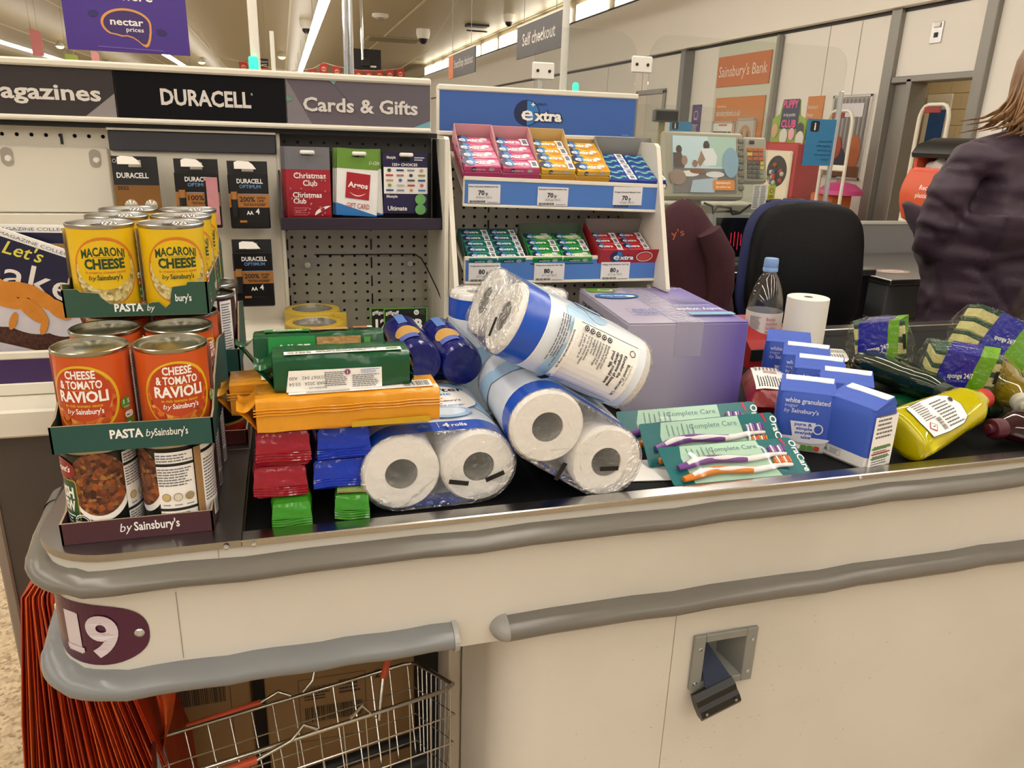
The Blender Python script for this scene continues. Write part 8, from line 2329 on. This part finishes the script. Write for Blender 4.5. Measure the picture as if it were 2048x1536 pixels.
for s_ in (-1, 1):
    sh = vtx((X0 + 0.165 * s_, 1.985, 1.285), 0.072, upc)
    ua = vtx((X0 + 0.205 * s_, 2.0, 1.16), 0.078, sh)
    el = vtx((X0 + 0.215 * s_, 2.02, 1.01), 0.074, ua)
    if s_ < 0:
        fo = vtx((X0 - 0.10, 2.12, 0.975), 0.054, el)
        wr_ = vtx((X0 + 0.05, 2.19, 0.955), 0.034, fo)
        pa = vtx((X0 + 0.11, 2.215, 0.95), (0.018, 0.036), wr_)
        dv, ov_ = Vector((0.92, 0.38, -0.1)), Vector((0, 0, -1))
    else:
        fo = vtx((X0 + 0.25, 2.13, 0.96), 0.054, el)
        wr_ = vtx((X0 + 0.21, 2.24, 0.93), 0.034, fo)
        pa = vtx((X0 + 0.195, 2.30, 0.925), (0.036, 0.018), wr_)
        dv, ov_ = Vector((-0.1, 0.97, -0.2)), Vector((1, 0, 0))
    P_ = Vector(V[pa])
    for k in range(4):
        off = ov_ * (-0.027 + 0.018 * k)
        ln = 1.0 - 0.10 * abs(k - 1.3)
        f0 = vtx(tuple(P_ + dv * 0.045 + off), 0.0095, pa)
        f1 = vtx(tuple(P_ + dv * (0.045 + 0.030 * ln) + off * 1.1 + Vector((0, 0, -0.010))), 0.0088, f0)
        vtx(tuple(P_ + dv * (0.045 + 0.048 * ln) + off * 1.1 + Vector((0, 0, -0.028))), 0.0078, f1)
    t0 = vtx(tuple(P_ + dv * 0.012 - ov_ * 0.040), 0.0105, pa)
    vtx(tuple(P_ + dv * 0.046 - ov_ * 0.050 + Vector((0, 0, -0.008))), 0.0090, t0)
    hp = vtx((X0 - 0.02 + 0.095 * s_, 2.0, 0.66), 0.090, hem)
    kn = vtx((X0 - 0.02 + 0.090 * s_, 1.99, 0.47), 0.068, hp)
    an = vtx((X0 - 0.02 + 0.095 * s_, 2.02, 0.09), 0.044, kn)
    vtx((X0 - 0.02 + 0.100 * s_, 2.13, 0.035), 0.036, an)
bm_ = skinned('person', V, E_, Rr, pel, 1)
COAT = mat('3a2938', 0.6, var=0.10, scale=8, bump=0.3, bscale=14)
TRO, SKIN, SHOE = mat('1a1a20', 0.7), mat('c99a80', 0.5), BLACK
for m in (COAT, TRO, SKIN, SHOE):
    bm_.materials.append(m)
for v in bm_.vertices:
    c = v.co
    if 0.60 < c.z < 1.33 and c.y < 2.2:
        n1 = _ns.noise(Vector((c.x * 5, c.y * 5, c.z * 14))) * 0.014 + _ns.noise(Vector((c.x * 10 + 7, c.y * 10, c.z * 34))) * 0.008
        n1 -= 0.008 * max(0.0, 1 - abs(_ns.noise(Vector((c.x * 3 + 2, c.y * 3, c.z * 8 + c.x * 6)))) * 7)
        v.co += v.normal * n1
for pg_ in bm_.polygons:
    c = pg_.center
    pg_.use_smooth = True
    if c.z > 1.375 or (0.86 < c.z < 1.0 and ((c.y > 2.245 and c.x > X0) or (c.y > 2.17 and X0 + 0.06 < c.x < X0 + 0.2))):
        pg_.material_index = 2
    elif c.z < 0.07:
        pg_.material_index = 3
    elif c.z < 0.64:
        pg_.material_index = 1
body = bpy.data.objects.new('person', bm_)
COL.objects.link(body)
tag(body, 'person in a dark plum jacket with light brown hair, back turned', 'person')
# hair falls to the shoulders, face on the far side
HAIR = patterned('brown_hair', ['3a2616', '7a5838', '94704a', '5a4028'], 60, 0.45, 'NOISE', 0.5, (1.0, 1.0, 0.06), 0.006)
r5 = random.Random(12)
hr_ = MB()
HX = X0 + 0.09
hr_.lathe([(0.001, 0.125), (0.05, 0.115), (0.085, 0.085), (0.104, 0.03), (0.108, -0.03), (0.106, -0.09)], 28, HAIR, T(HX, 1.985, 1.545))
for k in range(150):
    a = r5.uniform(pi * 0.86, 2.14 * pi)
    x0, y0 = HX + 0.100 * cos(a), 1.985 + 0.100 * sin(a)
    left = cos(a) < -0.35
    ln = r5.uniform(0.16, 0.22) if left else r5.uniform(0.22, 0.29)
    out = r5.uniform(0.015, 0.06)
    fl = r5.uniform(0.04, 0.15) if left and k % 2 == 0 else 0.0
    pts = []
    for q in range(7):
        t = q / 6
        b = out * t * t
        pts.append((x0 + b * cos(a) - fl * t ** 4, y0 + b * sin(a) * 0.8 - 0.010 * t, 1.53 - ln * (t if fl == 0 else t - 0.12 * t ** 6)))
    hr_.tube(pts, [0.010, 0.012, 0.012, 0.010, 0.008, 0.004, 0.0008], 5, HAIR, squash=0.5)
hr_.build('hair', body, 70)
fc = MB()
for s_ in (-1, 1):
    fc.lathe([(0.011 * cos(rad(t)), 0.011 * sin(rad(t))) for t in range(-90, 91, 30)], 10, WHITE, T(HX + 0.032 * s_, 2.082, 1.535))
    fc.lathe([(0.006 * cos(rad(t)), 0.006 * sin(rad(t))) for t in range(-90, 91, 30)], 8, mat('3a2a20', 0.3), T(HX + 0.032 * s_, 2.090, 1.535))
    fc.lathe([(0.002, -0.022), (0.012, -0.016), (0.015, 0.0), (0.012, 0.018), (0.002, 0.024)], 10, SKIN, T(HX + 0.088 * s_, 2.0, 1.53) @ Matrix.Diagonal((0.5, 1, 1, 1)))
fc.tube([(HX, 2.085, 1.55), (HX, 2.10, 1.515), (HX, 2.112, 1.495), (HX, 2.09, 1.488)], [0.008, 0.011, 0.013, 0.008], 8, SKIN)
fc.tube([(HX - 0.025, 2.078, 1.462), (HX, 2.088, 1.459), (HX + 0.025, 2.078, 1.462)], [0.002, 0.006, 0.002], 8, mat('a8605a', 0.5))
fc.build('face', body, 60)
